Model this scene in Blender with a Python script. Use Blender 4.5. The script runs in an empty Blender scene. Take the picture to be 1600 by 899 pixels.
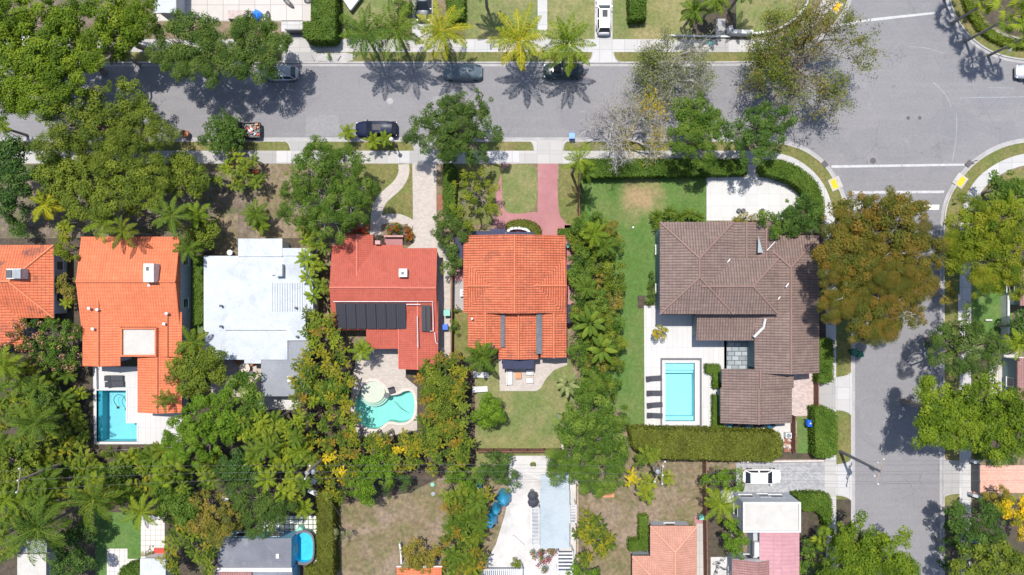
import bpy, math, random
import numpy as np
from mathutils import Vector, Matrix
from mathutils.geometry import tessellate_polygon
PI = math.pi; R = math.radians
random.seed(7); rng = np.random.default_rng(11)
S = bpy.context.scene; COL = S.collection

# ---------------------------------------------------------------- camera, light, exposure
H = 85.0; K = 13.0
cd = bpy.data.cameras.new('camera'); cam = bpy.data.objects.new('camera', cd); COL.objects.link(cam)
cam.location = (0, 0, H); cam.rotation_euler = (0, 0, 0)
cd.sensor_width = 36; cd.lens = 18 / ((800 / K) / H); cd.clip_end = 6000; cd.clip_start = 0.5
S.camera = cam
SE = 72.0; SH = Vector((.35, -.937, 0)).normalized()
w = bpy.data.worlds.new('World'); S.world = w; w.use_nodes = True
nt = w.node_tree; sky = nt.nodes.new('ShaderNodeTexSky'); sky.sky_type = 'NISHITA'; sky.sun_disc = False
sky.sun_elevation = R(SE); sky.sun_rotation = math.atan2(-SH.x, -SH.y) % (2 * PI)
nt.links.new(sky.outputs[0], nt.nodes['Background'].inputs[0]); nt.nodes['Background'].inputs[1].default_value = 0.15
sd = bpy.data.lights.new('sun', 'SUN'); sd.energy = 4.6; sd.angle = R(.53); sd.color = (1, .96, .9)
sun = bpy.data.objects.new('sun', sd); COL.objects.link(sun)
c_, s_ = math.cos(R(SE)), math.sin(R(SE))
sun.rotation_euler = Vector((SH.x * c_, SH.y * c_, -s_)).to_track_quat('-Z', 'Y').to_euler()
S.view_settings.view_transform = 'Standard'; S.view_settings.look = 'None'; S.view_settings.gamma = 1
S.view_settings.exposure = 0.27; S.view_settings.use_curve_mapping = False

# ---------------------------------------------------------------- helpers
def W(px, py, z=0.0):
    """world point at height z that stands where the survey point (px,py) of the aerial is"""
    f = (H - z) / H
    return ((px - 800) / K * f, (449.5 - py) / K * f, z)

def lab(o, label=None, cat=None, group=None, kind=None):
    if label: o['label'] = label
    if cat: o['category'] = cat
    if group: o['group'] = group
    if kind: o['kind'] = kind
    return o

def root(name, label, cat, base, group=None, rz=0):
    o = bpy.data.objects.new(name, None); COL.objects.link(o); o.location = base; o.rotation_euler = (0, 0, rz)
    o.empty_display_size = .3
    return lab(o, label, cat, group)

def link(name, me, parent=None):
    o = bpy.data.objects.new(name, me); COL.objects.link(o)
    if parent is not None: o.parent = parent
    return o

def copy_tree(o, parent=None):
    c = o.copy(); COL.objects.link(c); c.parent = parent
    for ch in [x for x in KIDS.get(o.name, [])]: copy_tree(ch, c)
    return c
KIDS = {}
def snapshot():
    KIDS.clear()
    for o in bpy.data.objects:
        if o.parent: KIDS.setdefault(o.parent.name, []).append(o)

# ---- node materials
def nodes(name):
    m = bpy.data.materials.new(name); m.use_nodes = True; t = m.node_tree
    return m, t, t.nodes['Principled BSDF']
class N:
    def __init__(s, t): s.t = t
    def n(s, typ, ins=None, **kw):
        x = s.t.nodes.new('ShaderNode' + typ)
        for k, v in kw.items(): setattr(x, k, v)
        for k, v in (ins or {}).items():
            if isinstance(v, bpy.types.NodeSocket): s.t.links.new(v, x.inputs[k])
            else: x.inputs[k].default_value = v
        return x
    def math(s, op, a, b=0.0, c=None):
        d = {0: a, 1: b}
        if c is not None: d[2] = c
        return s.n('Math', d, operation=op).outputs[0]
    def mix(s, f, a, b, bt='MIX'):
        x = s.n('Mix', data_type='RGBA', blend_type=bt)
        for k, v in ((0, f), (6, a), (7, b)):
            if isinstance(v, bpy.types.NodeSocket): s.t.links.new(v, x.inputs[k])
            else: x.inputs[k].default_value = (*v, 1) if k > 0 and len(v) == 3 else v
        return x.outputs[2]
    def noise(s, vec, sc, det=4, rough=.55, dist=0):
        return s.n('TexNoise', {'Vector': vec, 'Scale': sc, 'Detail': det, 'Roughness': rough, 'Distortion': dist}).outputs[0]
    def ramp(s, f, lo, hi):
        return s.n('MapRange', {0: f, 1: lo, 2: hi, 3: 0.0, 4: 1.0}, clamp=True).outputs[0]
    def pos(s):
        return s.n('NewGeometry').outputs['Position']
    def bump(s, h, st=.4, d=.02):
        return s.n('Bump', {'Height': h, 'Strength': st, 'Distance': d}).outputs[0]

def proc(name, a, b, sc=.6, lo=.35, hi=.65, rough=.85, c=None, csc=.12, clo=.5, chi=.7, fine=.12, bump=.3, bd=.02, metal=0, fsc=9):
    """mottled surface: a/b by noise, third colour c in large patches, fine grain"""
    m, t, p = nodes(name); g = N(t); P = g.pos()
    col = g.mix(g.ramp(g.noise(P, sc, 5), lo, hi), a, b)
    if c is not None: col = g.mix(g.ramp(g.noise(P, csc, 6, .65, .6), clo, chi), col, c)
    fn = g.ramp(g.noise(P, fsc, 7, .78), .28, .72)
    col = g.mix(fine, col, g.n('CombineColor', {0: fn, 1: fn, 2: fn}).outputs[0], 'OVERLAY')
    t.links.new(col, p.inputs['Base Color']); p.inputs['Roughness'].default_value = rough; p.inputs['Metallic'].default_value = metal
    if bump: t.links.new(g.bump(g.math('ADD', fn, g.noise(P, sc * 3, 3)), bump, bd), p.inputs['Normal'])
    return m

def plain(name, col, rough=.5, metal=0, noise=.06, coat=0):
    m, t, p = nodes(name); g = N(t); n = g.noise(g.n('TexCoord').outputs['Object'], 3.0, 4)
    c2 = tuple(max(0, x * (1 - noise * 4)) for x in col)
    t.links.new(g.mix(g.ramp(n, .35, .75), col, c2), p.inputs['Base Color'])
    p.inputs['Roughness'].default_value = rough; p.inputs['Metallic'].default_value = metal; p.inputs['Coat Weight'].default_value = coat
    return m

def leafmat(name, c0, c1, c2, trans=.16, rough=.6):
    """three leaf colours by the per-leaf 'tint' attribute"""
    m, t, p = nodes(name); g = N(t)
    a = g.n('Attribute', attribute_name='tint').outputs['Fac']
    oi = g.n('ObjectInfo').outputs['Random']
    a = g.math('ADD', a, g.math('MULTIPLY', g.math('SUBTRACT', oi, .5), .18))
    cr = g.n('ValToRGB', {0: a}).outputs[0]; r = cr.node.color_ramp
    r.elements[0].position = .1; r.elements[0].color = (*c0, 1); r.elements[1].position = .95; r.elements[1].color = (*c2, 1)
    e = r.elements.new(.5); e.color = (*c1, 1)
    t.links.new(cr, p.inputs['Base Color']); p.inputs['Roughness'].default_value = rough
    p.inputs['Specular IOR Level'].default_value = .12
    tr = g.n('BsdfTranslucent', {0: cr}); mx = g.n('MixShader', {0: trans, 1: p.outputs[0], 2: tr.outputs[0]})
    t.links.new(mx.outputs[0], t.nodes['Material Output'].inputs[0])
    return m

def tilemat(name, a, b, rib=.3, course=.40, groove=.5, dirt=None, dlo=.62, dhi=.72, depth=.05, dark=(.5, .5, .5), rough=.75):
    m, t, p = nodes(name); g = N(t)
    uv = g.n('UVMap').outputs[0]; sx = g.n('SeparateXYZ', {0: uv}); u, v = sx.outputs[0], sx.outputs[1]; P = g.pos()
    uu = g.math('DIVIDE', u, rib); vv = g.math('DIVIDE', v, course)
    h = g.math('ABSOLUTE', g.math('SINE', g.math('MULTIPLY', uu, PI)))
    fv = g.math('FRACT', vv)
    cell = g.n('CombineXYZ', {0: g.math('FLOOR', uu), 1: g.math('FLOOR', vv)}).outputs[0]
    wn = g.n('TexWhiteNoise', {0: cell}, noise_dimensions='2D').outputs[0]
    big = g.ramp(g.noise(P, .35, 5, .6), .35, .65)
    col = g.mix(g.math('ADD', g.math('MULTIPLY', wn, .55), g.math('MULTIPLY', big, .45)), a, b)
    fade = g.math('ADD', .80, g.math('MULTIPLY', g.ramp(g.noise(P, .9, 7, .75, .8), .25, .75), .34)); col = g.mix(1.0, col, g.n('CombineColor', {0: fade, 1: fade, 2: fade}).outputs[0], 'MULTIPLY')
    gr = g.math('MULTIPLY', g.math('POWER', g.math('SUBTRACT', 1.0, h), 2.0), groove)
    cs = g.math('MULTIPLY', g.ramp(fv, .86, .97), groove * .8)
    irr = g.ramp(g.noise(P, 1.3, 3), .3, .6)
    gr = g.math('MULTIPLY', g.math('MAXIMUM', gr, cs), g.math('ADD', .45, g.math('MULTIPLY', irr, .55)))
    col = g.mix(gr, col, tuple(x * d * .45 for x, d in zip(a, dark)))
    if dirt: col = g.mix(g.math('MULTIPLY', g.ramp(g.noise(P, .55, 6, .7, .4), dlo, dhi), g.math('ADD', .35, g.math('MULTIPLY', wn, .6))), col, dirt)
    t.links.new(col, p.inputs['Base Color']); p.inputs['Roughness'].default_value = rough
    hh = g.math('ADD', h, g.math('MULTIPLY', fv, -.35))
    t.links.new(g.bump(hh, .9, depth), p.inputs['Normal'])
    return m

def gridmat(name, a, joint, sx_, sy_, jw=.04, jit=.12, off=0.0, ang=0.0, rough=.85, mott=.15, ox=0.0, oy=0.0):
    """slabs or pavers sx_ by sy_ metres with joints, each slab its own tone"""
    m, t, p = nodes(name); g = N(t); P = g.pos()
    P2 = g.n('Mapping', {0: P, 1: (ox, oy, 0), 2: (0, 0, ang)}).outputs[0]
    q = g.n('SeparateXYZ', {0: P2}); y = g.math('DIVIDE', q.outputs[1], sy_)
    x = g.math('DIVIDE', q.outputs[0], sx_)
    if off: x = g.math('ADD', x, g.math('MULTIPLY', g.math('MODULO', g.math('FLOOR', y), 2.0), off))
    wn = g.n('TexWhiteNoise', {0: g.n('CombineXYZ', {0: g.math('FLOOR', x), 1: g.math('FLOOR', y)}).outputs[0]}, noise_dimensions='2D').outputs[0]
    jx = g.math('LESS_THAN', g.math('FRACT', x), jw / sx_); jy = g.math('LESS_THAN', g.math('FRACT', y), jw / sy_)
    n = g.noise(P, 1.1, 6, .65)
    val = g.math('ADD', g.math('ADD', 1 - jit / 2 - mott / 2, g.math('MULTIPLY', wn, jit)), g.math('MULTIPLY', n, mott))
    col = g.mix(1.0, a, g.n('CombineColor', {0: val, 1: val, 2: val}).outputs[0], 'MULTIPLY')
    J = g.math('MAXIMUM', jx, jy)
    col = g.mix(J, col, joint)
    t.links.new(col, p.inputs['Base Color']); p.inputs['Roughness'].default_value = rough
    t.links.new(g.bump(g.math('SUBTRACT', g.math('MULTIPLY', g.noise(P, 14, 3), .3), J), .4, .01), p.inputs['Normal'])
    return m

# ---- palette
def asphalt():
    m, t, p = nodes('asphalt'); g = N(t); P = g.pos()
    big = g.ramp(g.noise(P, .07, 5, .6, .4), .35, .65); mid = g.ramp(g.noise(P, .5, 6, .7), .3, .7)
    q = g.n('SeparateXYZ', {0: P})
    st = g.noise(g.n('CombineXYZ', {0: g.math('MULTIPLY', q.outputs[0], .05), 1: g.math('MULTIPLY', q.outputs[1], 1.3)}).outputs[0], 1.0, 5, .6)
    col = g.mix(big, (.208, .202, .206), (.180, .177, .183))
    col = g.mix(g.math('MULTIPLY', mid, .35), col, (.25, .237, .243))
    col = g.mix(g.math('MULTIPLY', g.ramp(st, .5, .75), .35), col, (.26, .247, .25))
    patch = g.ramp(g.noise(P, .16, 2, .4, 1.2), .60, .62)
    stain = g.ramp(g.noise(P, .45, 6, .75, .8), .60, .72); col = g.mix(g.math('MULTIPLY', stain, .4), col, (.13, .125, .13))
    pale = g.ramp(g.noise(P, .28, 7, .7, 1.5), .58, .72); col = g.mix(g.math('MULTIPLY', pale, .35), col, (.27, .27, .275))
    col = g.mix(g.math('MULTIPLY', patch, .3), col, (.17, .165, .18))
    vo = g.n('TexVoronoi', {'Vector': g.n('VectorMath', {0: P, 1: g.n('TexNoise', {'Vector': P, 'Scale': 1.2, 'Detail': 3}).outputs[1]}, operation='ADD').outputs[0], 'Scale': .16}, feature='DISTANCE_TO_EDGE').outputs[0]
    crack = g.math('MULTIPLY', g.math('LESS_THAN', vo, .006), g.ramp(g.noise(P, .2, 2), .5, .6))
    col = g.mix(g.math('MULTIPLY', crack, .5), col, (.12, .12, .13))
    fn = g.ramp(g.noise(P, 3.5, 8, .85), .3, .7); col = g.mix(.18, col, g.n('CombineColor', {0: fn, 1: fn, 2: fn}).outputs[0], 'OVERLAY')
    spot = g.ramp(g.noise(P, 1.1, 2, .5), .72, .76); col = g.mix(g.math('MULTIPLY', spot, .4), col, (.13, .13, .14))
    t.links.new(col, p.inputs['Base Color']); p.inputs['Roughness'].default_value = .9
    t.links.new(g.bump(fn, .3, .01), p.inputs['Normal'])
    return m

M = {}
M['asphalt'] = asphalt()
M['soil'] = proc('soil', (.12, .09, .065), (.20, .155, .115), .9, c=(.09, .10, .035), csc=.25, clo=.45, chi=.6, fine=.5, bump=.7, bd=.06, fsc=2.5)
M['dry'] = proc('dry_grass', (.20, .145, .085), (.135, .125, .05), .8, c=(.235, .175, .125), csc=.22, clo=.48, chi=.62, fine=.55, bump=.8, bd=.07, fsc=2.2)
M['verge'] = proc('verge_grass', (.185, .155, .055), (.12, .13, .03), .5, c=(.12, .14, .03), csc=.3, clo=.45, chi=.62, fine=.5, bump=.7, bd=.05, fsc=3)
M['lawn'] = proc('lawn_grass', (.068, .145, .022), (.09, .165, .033), .5, c=(.15, .165, .06), csc=.16, clo=.5, chi=.68, fine=.38, bump=.6, bd=.04, fsc=3)
M['lawn_pale'] = proc('pale_lawn_grass', (.19, .185, .065), (.14, .16, .045), .6, c=(.24, .205, .09), csc=.2, clo=.46, chi=.6, fine=.42, bump=.6, bd=.04, fsc=3)
M['lawn_mid'] = proc('mixed_lawn_grass', (.125, .16, .04), (.20, .185, .075), .45, c=(.09, .14, .03), csc=.15, clo=.5, chi=.66, fine=.42, bump=.6, bd=.04, fsc=3)
M['mulch'] = proc('mulch', (.06, .045, .035), (.10, .075, .05), 2, fine=.5, bump=.8, bd=.06, c=(.05, .06, .02), csc=.5)
M['redmulch'] = proc('red_mulch', (.32, .12, .07), (.22, .10, .06), 2, fine=.5, bump=.8, bd=.05)
M['concrete'] = gridmat('concrete', (.40, .385, .365), (.28, .265, .25), 1.5, 1.6, .04, .14, mott=.16)
M['concrete_light'] = gridmat('pale_concrete', (.44, .43, .42), (.30, .30, .30), 1.5, 1.5, .05, .12, mott=.2)
M['concrete_grey'] = gridmat('grey_concrete', (.32, .31, .30), (.22, .21, .20), 1.6, 1.6, .03, .08)
M['kerb'] = proc('kerb_concrete', (.42, .40, .385), (.33, .32, .31), 1.2, fine=.3)
M['gutter'] = proc('gutter_concrete', (.30, .29, .29), (.37, .355, .35), .8, fine=.3)
M['white_deck'] = gridmat('white_deck', (.50, .49, .475), (.40, .39, .375), .62, 2.4, .03, .06, mott=.16)
M['patio_white'] = gridmat('white_patio', (.50, .495, .48), (.43, .42, .40), 1.4, 1.4, .035, .06, mott=.18)
M['terrace'] = proc('pale_terrace', (.46, .445, .43), (.53, .515, .50), .5, fine=.3, c=(.36, .335, .315), csc=.25)
M['big_slab'] = gridmat('large_pale_slabs', (.47, .435, .40), (.28, .25, .225), 1.9, 1.9, .06, .12, ox=.5, oy=.3)
M['paver'] = gridmat('beige_pavers', (.43, .38, .34), (.33, .29, .255), .30, .20, .015, .18, .5, mott=.3)
M['paver_pink'] = gridmat('rosy_pavers', (.47, .38, .35), (.32, .25, .23), .26, .2, .02, .3, .5, ang=.2, mott=.2)
M['paver_salmon'] = gridmat('salmon_pavers', (.62, .33, .25), (.42, .24, .19), .26, .2, .02, .22, .5, mott=.15)
M['paver_grey'] = gridmat('grey_pavers', (.31, .31, .32), (.24, .24, .24), .3, .2, .015, .35, .5, ang=.5, mott=.25)
M['pinkdrive'] = proc('pink_concrete', (.36, .165, .165), (.31, .135, .14), .5, c=(.40, .22, .225), csc=.2, fine=.25)
M['flagstone'] = gridmat('flagstone', (.28, .31, .33), (.07, .085, .09), .85, .55, .08, .5, .4, mott=.5)
M['tilepatch'] = gridmat('square_slabs', (.62, .62, .58), (.10, .13, .05), .57, .57, .11, .12, mott=.15)
M['tilegrid'] = gridmat('patio_squares', (.58, .54, .50), (.30, .28, .25), .62, .62, .05, .1)
M['paint'] = proc('road_paint', (.48, .48, .48), (.41, .405, .41), 1.5, c=(.27, .265, .27), csc=1.6, clo=.55, chi=.68, fine=.3)
M['paint_cream'] = proc('cream_road_paint', (.62, .62, .54), (.52, .52, .46), 1.5, fine=.3)
M['yellow'] = gridmat('yellow_tactile', (.85, .48, .02), (.7, .38, .02), .15, .15, .03, .1)
M['chalk'] = proc('pale_mark', (.29, .30, .315), (.23, .23, .24), 1.6, fine=.3)
M['asphalt_patch'] = proc('asphalt_patch', (.215, .21, .212), (.24, .235, .235), 1.0, fine=.25, fsc=4)
M['pole_grey'] = plain('pole_grey', (.15, .15, .165), .7)
M['iron'] = plain('iron', (.10, .09, .09), .7)
M['bark'] = proc('bark', (.16, .13, .105), (.25, .215, .18), 2.5, fine=.4, bump=.8, bd=.04)
M['bark_grey'] = proc('pale_grey_bark', (.30, .27, .25), (.42, .39, .37), 2.5, fine=.4, bump=.8, bd=.04)
M['palmtrunk'] = proc('palm_bark', (.27, .24, .2), (.18, .155, .13), 4, fine=.4, bump=.8, bd=.04)
M['white'] = plain('white_render', (.62, .62, .61), .7)
M['bluewall'] = plain('pale_blue_render', (.42, .47, .53), .8)
M['tealwall'] = plain('teal_grey_render', (.17, .25, .27), .8)
M['greywall'] = plain('grey_render', (.42, .45, .48), .8)
M['pinkwall'] = plain('pink_render', (.50, .28, .25), .8)
M['creamwall'] = plain('cream_render', (.60, .52, .42), .8)
M['skyblue'] = plain('sky_blue_render', (.16, .38, .55), .7)
M['glass'] = plain('window_glass', (.03, .045, .06), .08, noise=0)
M['carglass'] = plain('car_glass', (.015, .02, .03), .06, noise=0)
M['frame'] = plain('white_frame', (.62, .62, .62), .4)
M['tyre'] = plain('tyre_rubber', (.02, .02, .02), .8)
M['rim'] = plain('wheel_alloy', (.5, .5, .52), .3, .8)
M['chrome'] = plain('chrome', (.7, .7, .7), .15, 1)
M['lamp'] = plain('clear_lens', (.75, .78, .8), .1)
M['redlamp'] = plain('red_lens', (.4, .01, .01), .15)
M['wood'] = proc('brown_wood', (.17, .075, .05), (.24, .115, .08), 2.2, fine=.3)
M['woodgrey'] = proc('weathered_wood', (.28, .21, .16), (.36, .29, .23), 2.2, fine=.4)
M['navy'] = plain('navy_canvas', (.045, .05, .095), .8)
M['black'] = plain('black_rubber', (.02, .021, .028), .6)
M['charcoal'] = plain('charcoal_fabric', (.05, .052, .065), .8)
M['grey'] = plain('grey_metal', (.32, .34, .36), .45, .3)
M['dkgrey'] = plain('dark_grey_metal', (.09, .095, .10), .5, .2)
M['bluebin'] = plain('blue_plastic', (.01, .11, .62), .35)
M['brightbluebin'] = plain('bright_blue_plastic', (.03, .22, .85), .35)
M['greenbin'] = plain('green_plastic', (.01, .13, .075), .4)
M['mint'] = plain('mint_plastic', (.2, .5, .4), .5)
M['cushion'] = plain('white_cushion', (.62, .61, .60), .9)
M['orangewood'] = plain('orange_wood', (.55, .24, .11), .6)
M['clay'] = plain('clay', (.36, .15, .07), .8)
M['redthing'] = plain('red_fabric', (.55, .05, .03), .6)
M['tarp'] = plain('blue_tarp', (.03, .25, .42), .4)
M['pool'] = gridmat('pool_plaster', (.34, .57, .61), (.31, .53, .57), 1.2, 1.2, .02, .05, mott=.14)
M['pool_deep'] = gridmat('aqua_pool_plaster', (.22, .50, .56), (.20, .46, .52), 1.5, 1.5, .02, .05, mott=.14)
M['pool_green'] = gridmat('turquoise_pool_plaster', (.27, .54, .475), (.25, .50, .44), 1.5, 1.5, .02, .05, mott=.2)
M['pool_cream'] = proc('cream_plaster', (.48, .51, .42), (.44, .48, .40), 1, fine=.1)
M['liner'] = plain('blue_pool_liner', (.05, .50, .72), .5)
M['coping_dark'] = plain('dark_stone', (.13, .125, .135), .6)
M['coping'] = plain('pale_stone', (.60, .52, .46), .8)
M['coping_white'] = plain('white_stone', (.60, .59, .58), .6)
M['wire'] = plain('wire', (.12, .12, .13), .6)
def water():
    m, t, p = nodes('pool_water'); g = N(t); P = g.pos()
    tr = g.n('BsdfTransparent', {0: (.80, .97, .985, 1)}); gl = g.n('BsdfGlossy', {0: (1, 1, 1, 1), 1: .06})
    fr = g.n('Fresnel', {0: 1.33, 1: g.bump(g.noise(P, 2.2, 4), .35, .05)})
    t.links.new(fr.inputs[1].links[0].from_socket, gl.inputs['Normal'])
    mx = g.n('MixShader', {0: fr.outputs[0], 1: tr.outputs[0], 2: gl.outputs[0]})
    t.links.new(mx.outputs[0], t.nodes['Material Output'].inputs[0]); return m
M['water'] = water()
# roofs
M['r_orange'] = tilemat('orange_roof_tile', (.58, .145, .058), (.66, .19, .082), .30, .42, .5, dirt=(.40, .11, .05), dlo=.56, dhi=.75, dark=(.9, .6, .5))
M['r_orange_old'] = tilemat('old_orange_roof_tile', (.50, .115, .05), (.62, .185, .085), .28, .36, .95, dirt=(.17, .06, .04), dlo=.53, dhi=.68, depth=.08, dark=(.35, .2, .2))
M['r_orange_dirty'] = tilemat('stained_orange_roof_tile', (.55, .125, .05), (.64, .18, .075), .32, .40, .7, dirt=(.13, .06, .045), dlo=.52, dhi=.64, depth=.07, dark=(.6, .4, .4))
M['r_red'] = tilemat('red_roof_tile', (.37, .070, .042), (.43, .096, .058), .22, .36, .34, depth=.03, dark=(.8, .6, .6))
M['r_brown'] = tilemat('brown_roof_tile', (.165, .112, .092), (.24, .165, .138), .31, .42, .75, dirt=(.13, .10, .095), depth=.07, dark=(.55, .6, .7))
M['r_salmon'] = tilemat('salmon_roof_tile', (.42, .195, .135), (.49, .245, .175), .26, .3, .3, dirt=(.36, .18, .14), dlo=.6, dhi=.8, depth=.03, dark=(.7, .6, .6))
M['r_pink'] = tilemat('pink_metal_roof', (.44, .225, .245), (.48, .25, .27), .45, 1.6, .22, dirt=(.34, .13, .15), dlo=.66, dhi=.74, depth=.02, dark=(.8, .7, .7))
M['r_maroon'] = tilemat('maroon_roof_tile', (.26, .13, .12), (.34, .18, .16), .28, .3, .5, depth=.05)
M['r_white'] = proc('white_roof_coating', (.47, .495, .52), (.41, .435, .465), .8, c=(.30, .325, .355), csc=.35, clo=.52, chi=.78, fine=.3, rough=.7)
M['r_flat'] = proc('white_flat_roof', (.49, .47, .43), (.44, .42, .385), .8, c=(.34, .315, .28), csc=.5, clo=.6, chi=.8, fine=.15)
M['r_grey'] = proc('grey_flat_roof', (.215, .225, .245), (.255, .265, .285), .5, c=(.34, .35, .36), csc=.3, clo=.62, chi=.75, fine=.3)
M['r_dark'] = proc('dark_flat_roof', (.13, .135, .16), (.17, .175, .20), .4, c=(.26, .265, .29), csc=.3, clo=.55, chi=.75, fine=.25)
M['r_blue'] = proc('pale_blue_roof', (.34, .385, .41), (.37, .415, .435), .5, c=(.27, .32, .345), csc=.4, fine=.25)
M['ridge_orange'] = plain('orange_ridge_tile', (.64, .20, .09), .7)
M['ridge_dkorange'] = plain('orange_ridge_tile_worn', (.54, .16, .07), .7)
M['ridge_red'] = plain('red_ridge_tile', (.56, .15, .10), .7)
M['ridge_brown'] = plain('brown_ridge_tile', (.24, .15, .125), .7)
M['ridge_salmon'] = plain('salmon_ridge_tile', (.56, .29, .19), .7)
M['underlay'] = proc('roof_underlay', (.085, .095, .11), (.13, .14, .15), 1.5, fine=.5)
M['solar'] = gridmat('solar_collector', (.022, .022, .03), (.008, .008, .01), .26, 5, .03, .1, rough=.5)
# foliage
M['f_bright'] = leafmat('bright_leaves', (0.063, 0.109, 0.008), (0.115, 0.180, 0.011), (0.191, 0.248, 0.017))
M['f_lime'] = leafmat('lime_leaves', (0.053, 0.110, 0.008), (0.099, 0.181, 0.012), (0.150, 0.241, 0.019))
M['f_olive'] = leafmat('olive_leaves', (0.070, 0.104, 0.013), (0.125, 0.170, 0.017), (0.194, 0.229, 0.026))
M['f_oak'] = leafmat('oak_leaves', (0.039, 0.076, 0.013), (0.070, 0.124, 0.019), (0.124, 0.173, 0.033))
M['f_green'] = leafmat('green_leaves', (0.045, 0.092, 0.011), (0.083, 0.148, 0.017), (0.152, 0.217, 0.030))
M['f_emerald'] = leafmat('emerald_leaves', (0.038, 0.078, 0.013), (0.064, 0.124, 0.020), (0.118, 0.185, 0.036))
M['f_dark'] = leafmat('dark_leaves', (0.025, 0.059, 0.013), (0.047, 0.101, 0.019), (0.099, 0.160, 0.032))
M['f_rust'] = leafmat('rusty_leaves', (0.071, 0.088, 0.013), (0.117, 0.118, 0.016), (0.202, 0.128, 0.020))
M['f_yellowgreen'] = leafmat('yellow_green_leaves', (0.078, 0.126, 0.008), (0.154, 0.195, 0.012), (0.243, 0.241, 0.017))
M['f_yellow'] = leafmat('yellow_leaves', (0.186, 0.202, 0.012), (0.409, 0.314, 0.012), (0.721, 0.478, 0.014))
M['f_greytwig'] = leafmat('grey_green_leaves', (0.125, 0.150, 0.059), (0.214, 0.230, 0.099), (0.339, 0.318, 0.158))
M['f_brown'] = leafmat('brown_olive_leaves', (0.111, 0.122, 0.019), (0.210, 0.185, 0.029), (0.300, 0.211, 0.038))
M['f_flower'] = leafmat('pink_blossom', (.45, .12, .12), (.6, .2, .2), (.7, .35, .32))
M['f_magenta'] = leafmat('magenta_blossom', (.30, .02, .07), (.42, .05, .12), (.55, .12, .2))
M['f_redleaf'] = leafmat('red_leaves', (.25, .02, .02), (.40, .05, .02), (.30, .15, .02))
M['f_hedge'] = leafmat('hedge_leaves', (0.045, 0.092, 0.012), (0.084, 0.144, 0.016), (0.129, 0.190, 0.030))
M['f_hedge_olive'] = leafmat('olive_hedge_leaves', (0.077, 0.088, 0.013), (0.118, 0.135, 0.017), (0.153, 0.171, 0.027))
M['p_green'] = leafmat('palm_fronds_green', (0.045, 0.085, 0.010), (0.091, 0.150, 0.015), (0.195, 0.236, 0.024))
M['p_dark'] = leafmat('palm_fronds_dark', (0.038, 0.084, 0.011), (0.087, 0.149, 0.017), (0.214, 0.242, 0.027))
M['p_yellow'] = leafmat('palm_fronds_yellow', (0.122, 0.180, 0.013), (0.313, 0.311, 0.015), (0.648, 0.460, 0.022))
M['p_lime'] = leafmat('palm_fronds_lime', (0.074, 0.128, 0.010), (0.146, 0.211, 0.015), (0.269, 0.301, 0.021))
M['p_mix'] = leafmat('palm_fronds_mixed', (0.043, 0.086, 0.010), (0.100, 0.151, 0.014), (0.286, 0.250, 0.018))
M['p_orange'] = leafmat('palm_fronds_orange', (0.041, 0.086, 0.011), (0.091, 0.135, 0.016), (0.310, 0.190, 0.020))
M['p_grey'] = leafmat('palm_fronds_grey', (0.087, 0.121, 0.040), (0.173, 0.211, 0.069), (0.346, 0.356, 0.138))

# ---------------------------------------------------------------- mesh builders
def quadmesh(name, Q, tint=None, mats=(), mi=None, base=None, smooth=False):
    Q = np.asarray(Q, dtype=np.float32)
    if base is not None: Q = Q - np.asarray(base, dtype=np.float32)
    n = len(Q); me = bpy.data.meshes.new(name)
    me.vertices.add(4 * n); me.vertices.foreach_set('co', Q.reshape(-1))
    me.loops.add(4 * n); me.loops.foreach_set('vertex_index', np.arange(4 * n, dtype=np.int32))
    me.polygons.add(n); me.polygons.foreach_set('loop_start', np.arange(0, 4 * n, 4, dtype=np.int32))
    if mi is not None: me.polygons.foreach_set('material_index', np.asarray(mi, dtype=np.int32))
    me.update(calc_edges=True)
    if tint is not None:
        a = me.attributes.new('tint', 'FLOAT', 'FACE'); a.data.foreach_set('value', np.clip(np.asarray(tint, dtype=np.float32), 0, 1))
    for m in mats: me.materials.append(M[m])
    return me

def unit(v): return v / np.maximum(np.linalg.norm(v, axis=-1, keepdims=True), 1e-6)
def rdir(n): return unit(rng.normal(size=(n, 3)))
def leafquads(P, Nn, size, asp=.55):
    n = len(P); t = unit(np.cross(Nn, rdir(n))); b = np.cross(Nn, t); s = size[:, None]
    return np.stack([P - t * s * .5, P + b * s * asp * .5 + t * s * .05, P + t * s * .5, P - b * s * asp * .5 + t * s * .05], 1)

def tube(pts, rad, sides=5):
    """quads of a tapered tube through pts"""
    pts = [np.array(p, float) for p in pts]; out = []; rings = []
    for i, p in enumerate(pts):
        d = pts[min(i + 1, len(pts) - 1)] - pts[max(i - 1, 0)]; d = d / (np.linalg.norm(d) + 1e-9)
        a = np.cross(d, (0, 0, 1.) if abs(d[2]) < .9 else (1., 0, 0)); a /= np.linalg.norm(a); b = np.cross(d, a)
        r = rad[i] if hasattr(rad, '__len__') else rad
        th = np.arange(sides) * 2 * PI / sides
        rings.append(p + r * (np.cos(th)[:, None] * a + np.sin(th)[:, None] * b))
    for i in range(len(rings) - 1):
        for k in range(sides):
            k2 = (k + 1) % sides
            out.append([rings[i][k], rings[i][k2], rings[i + 1][k2], rings[i + 1][k]])
    return out

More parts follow.
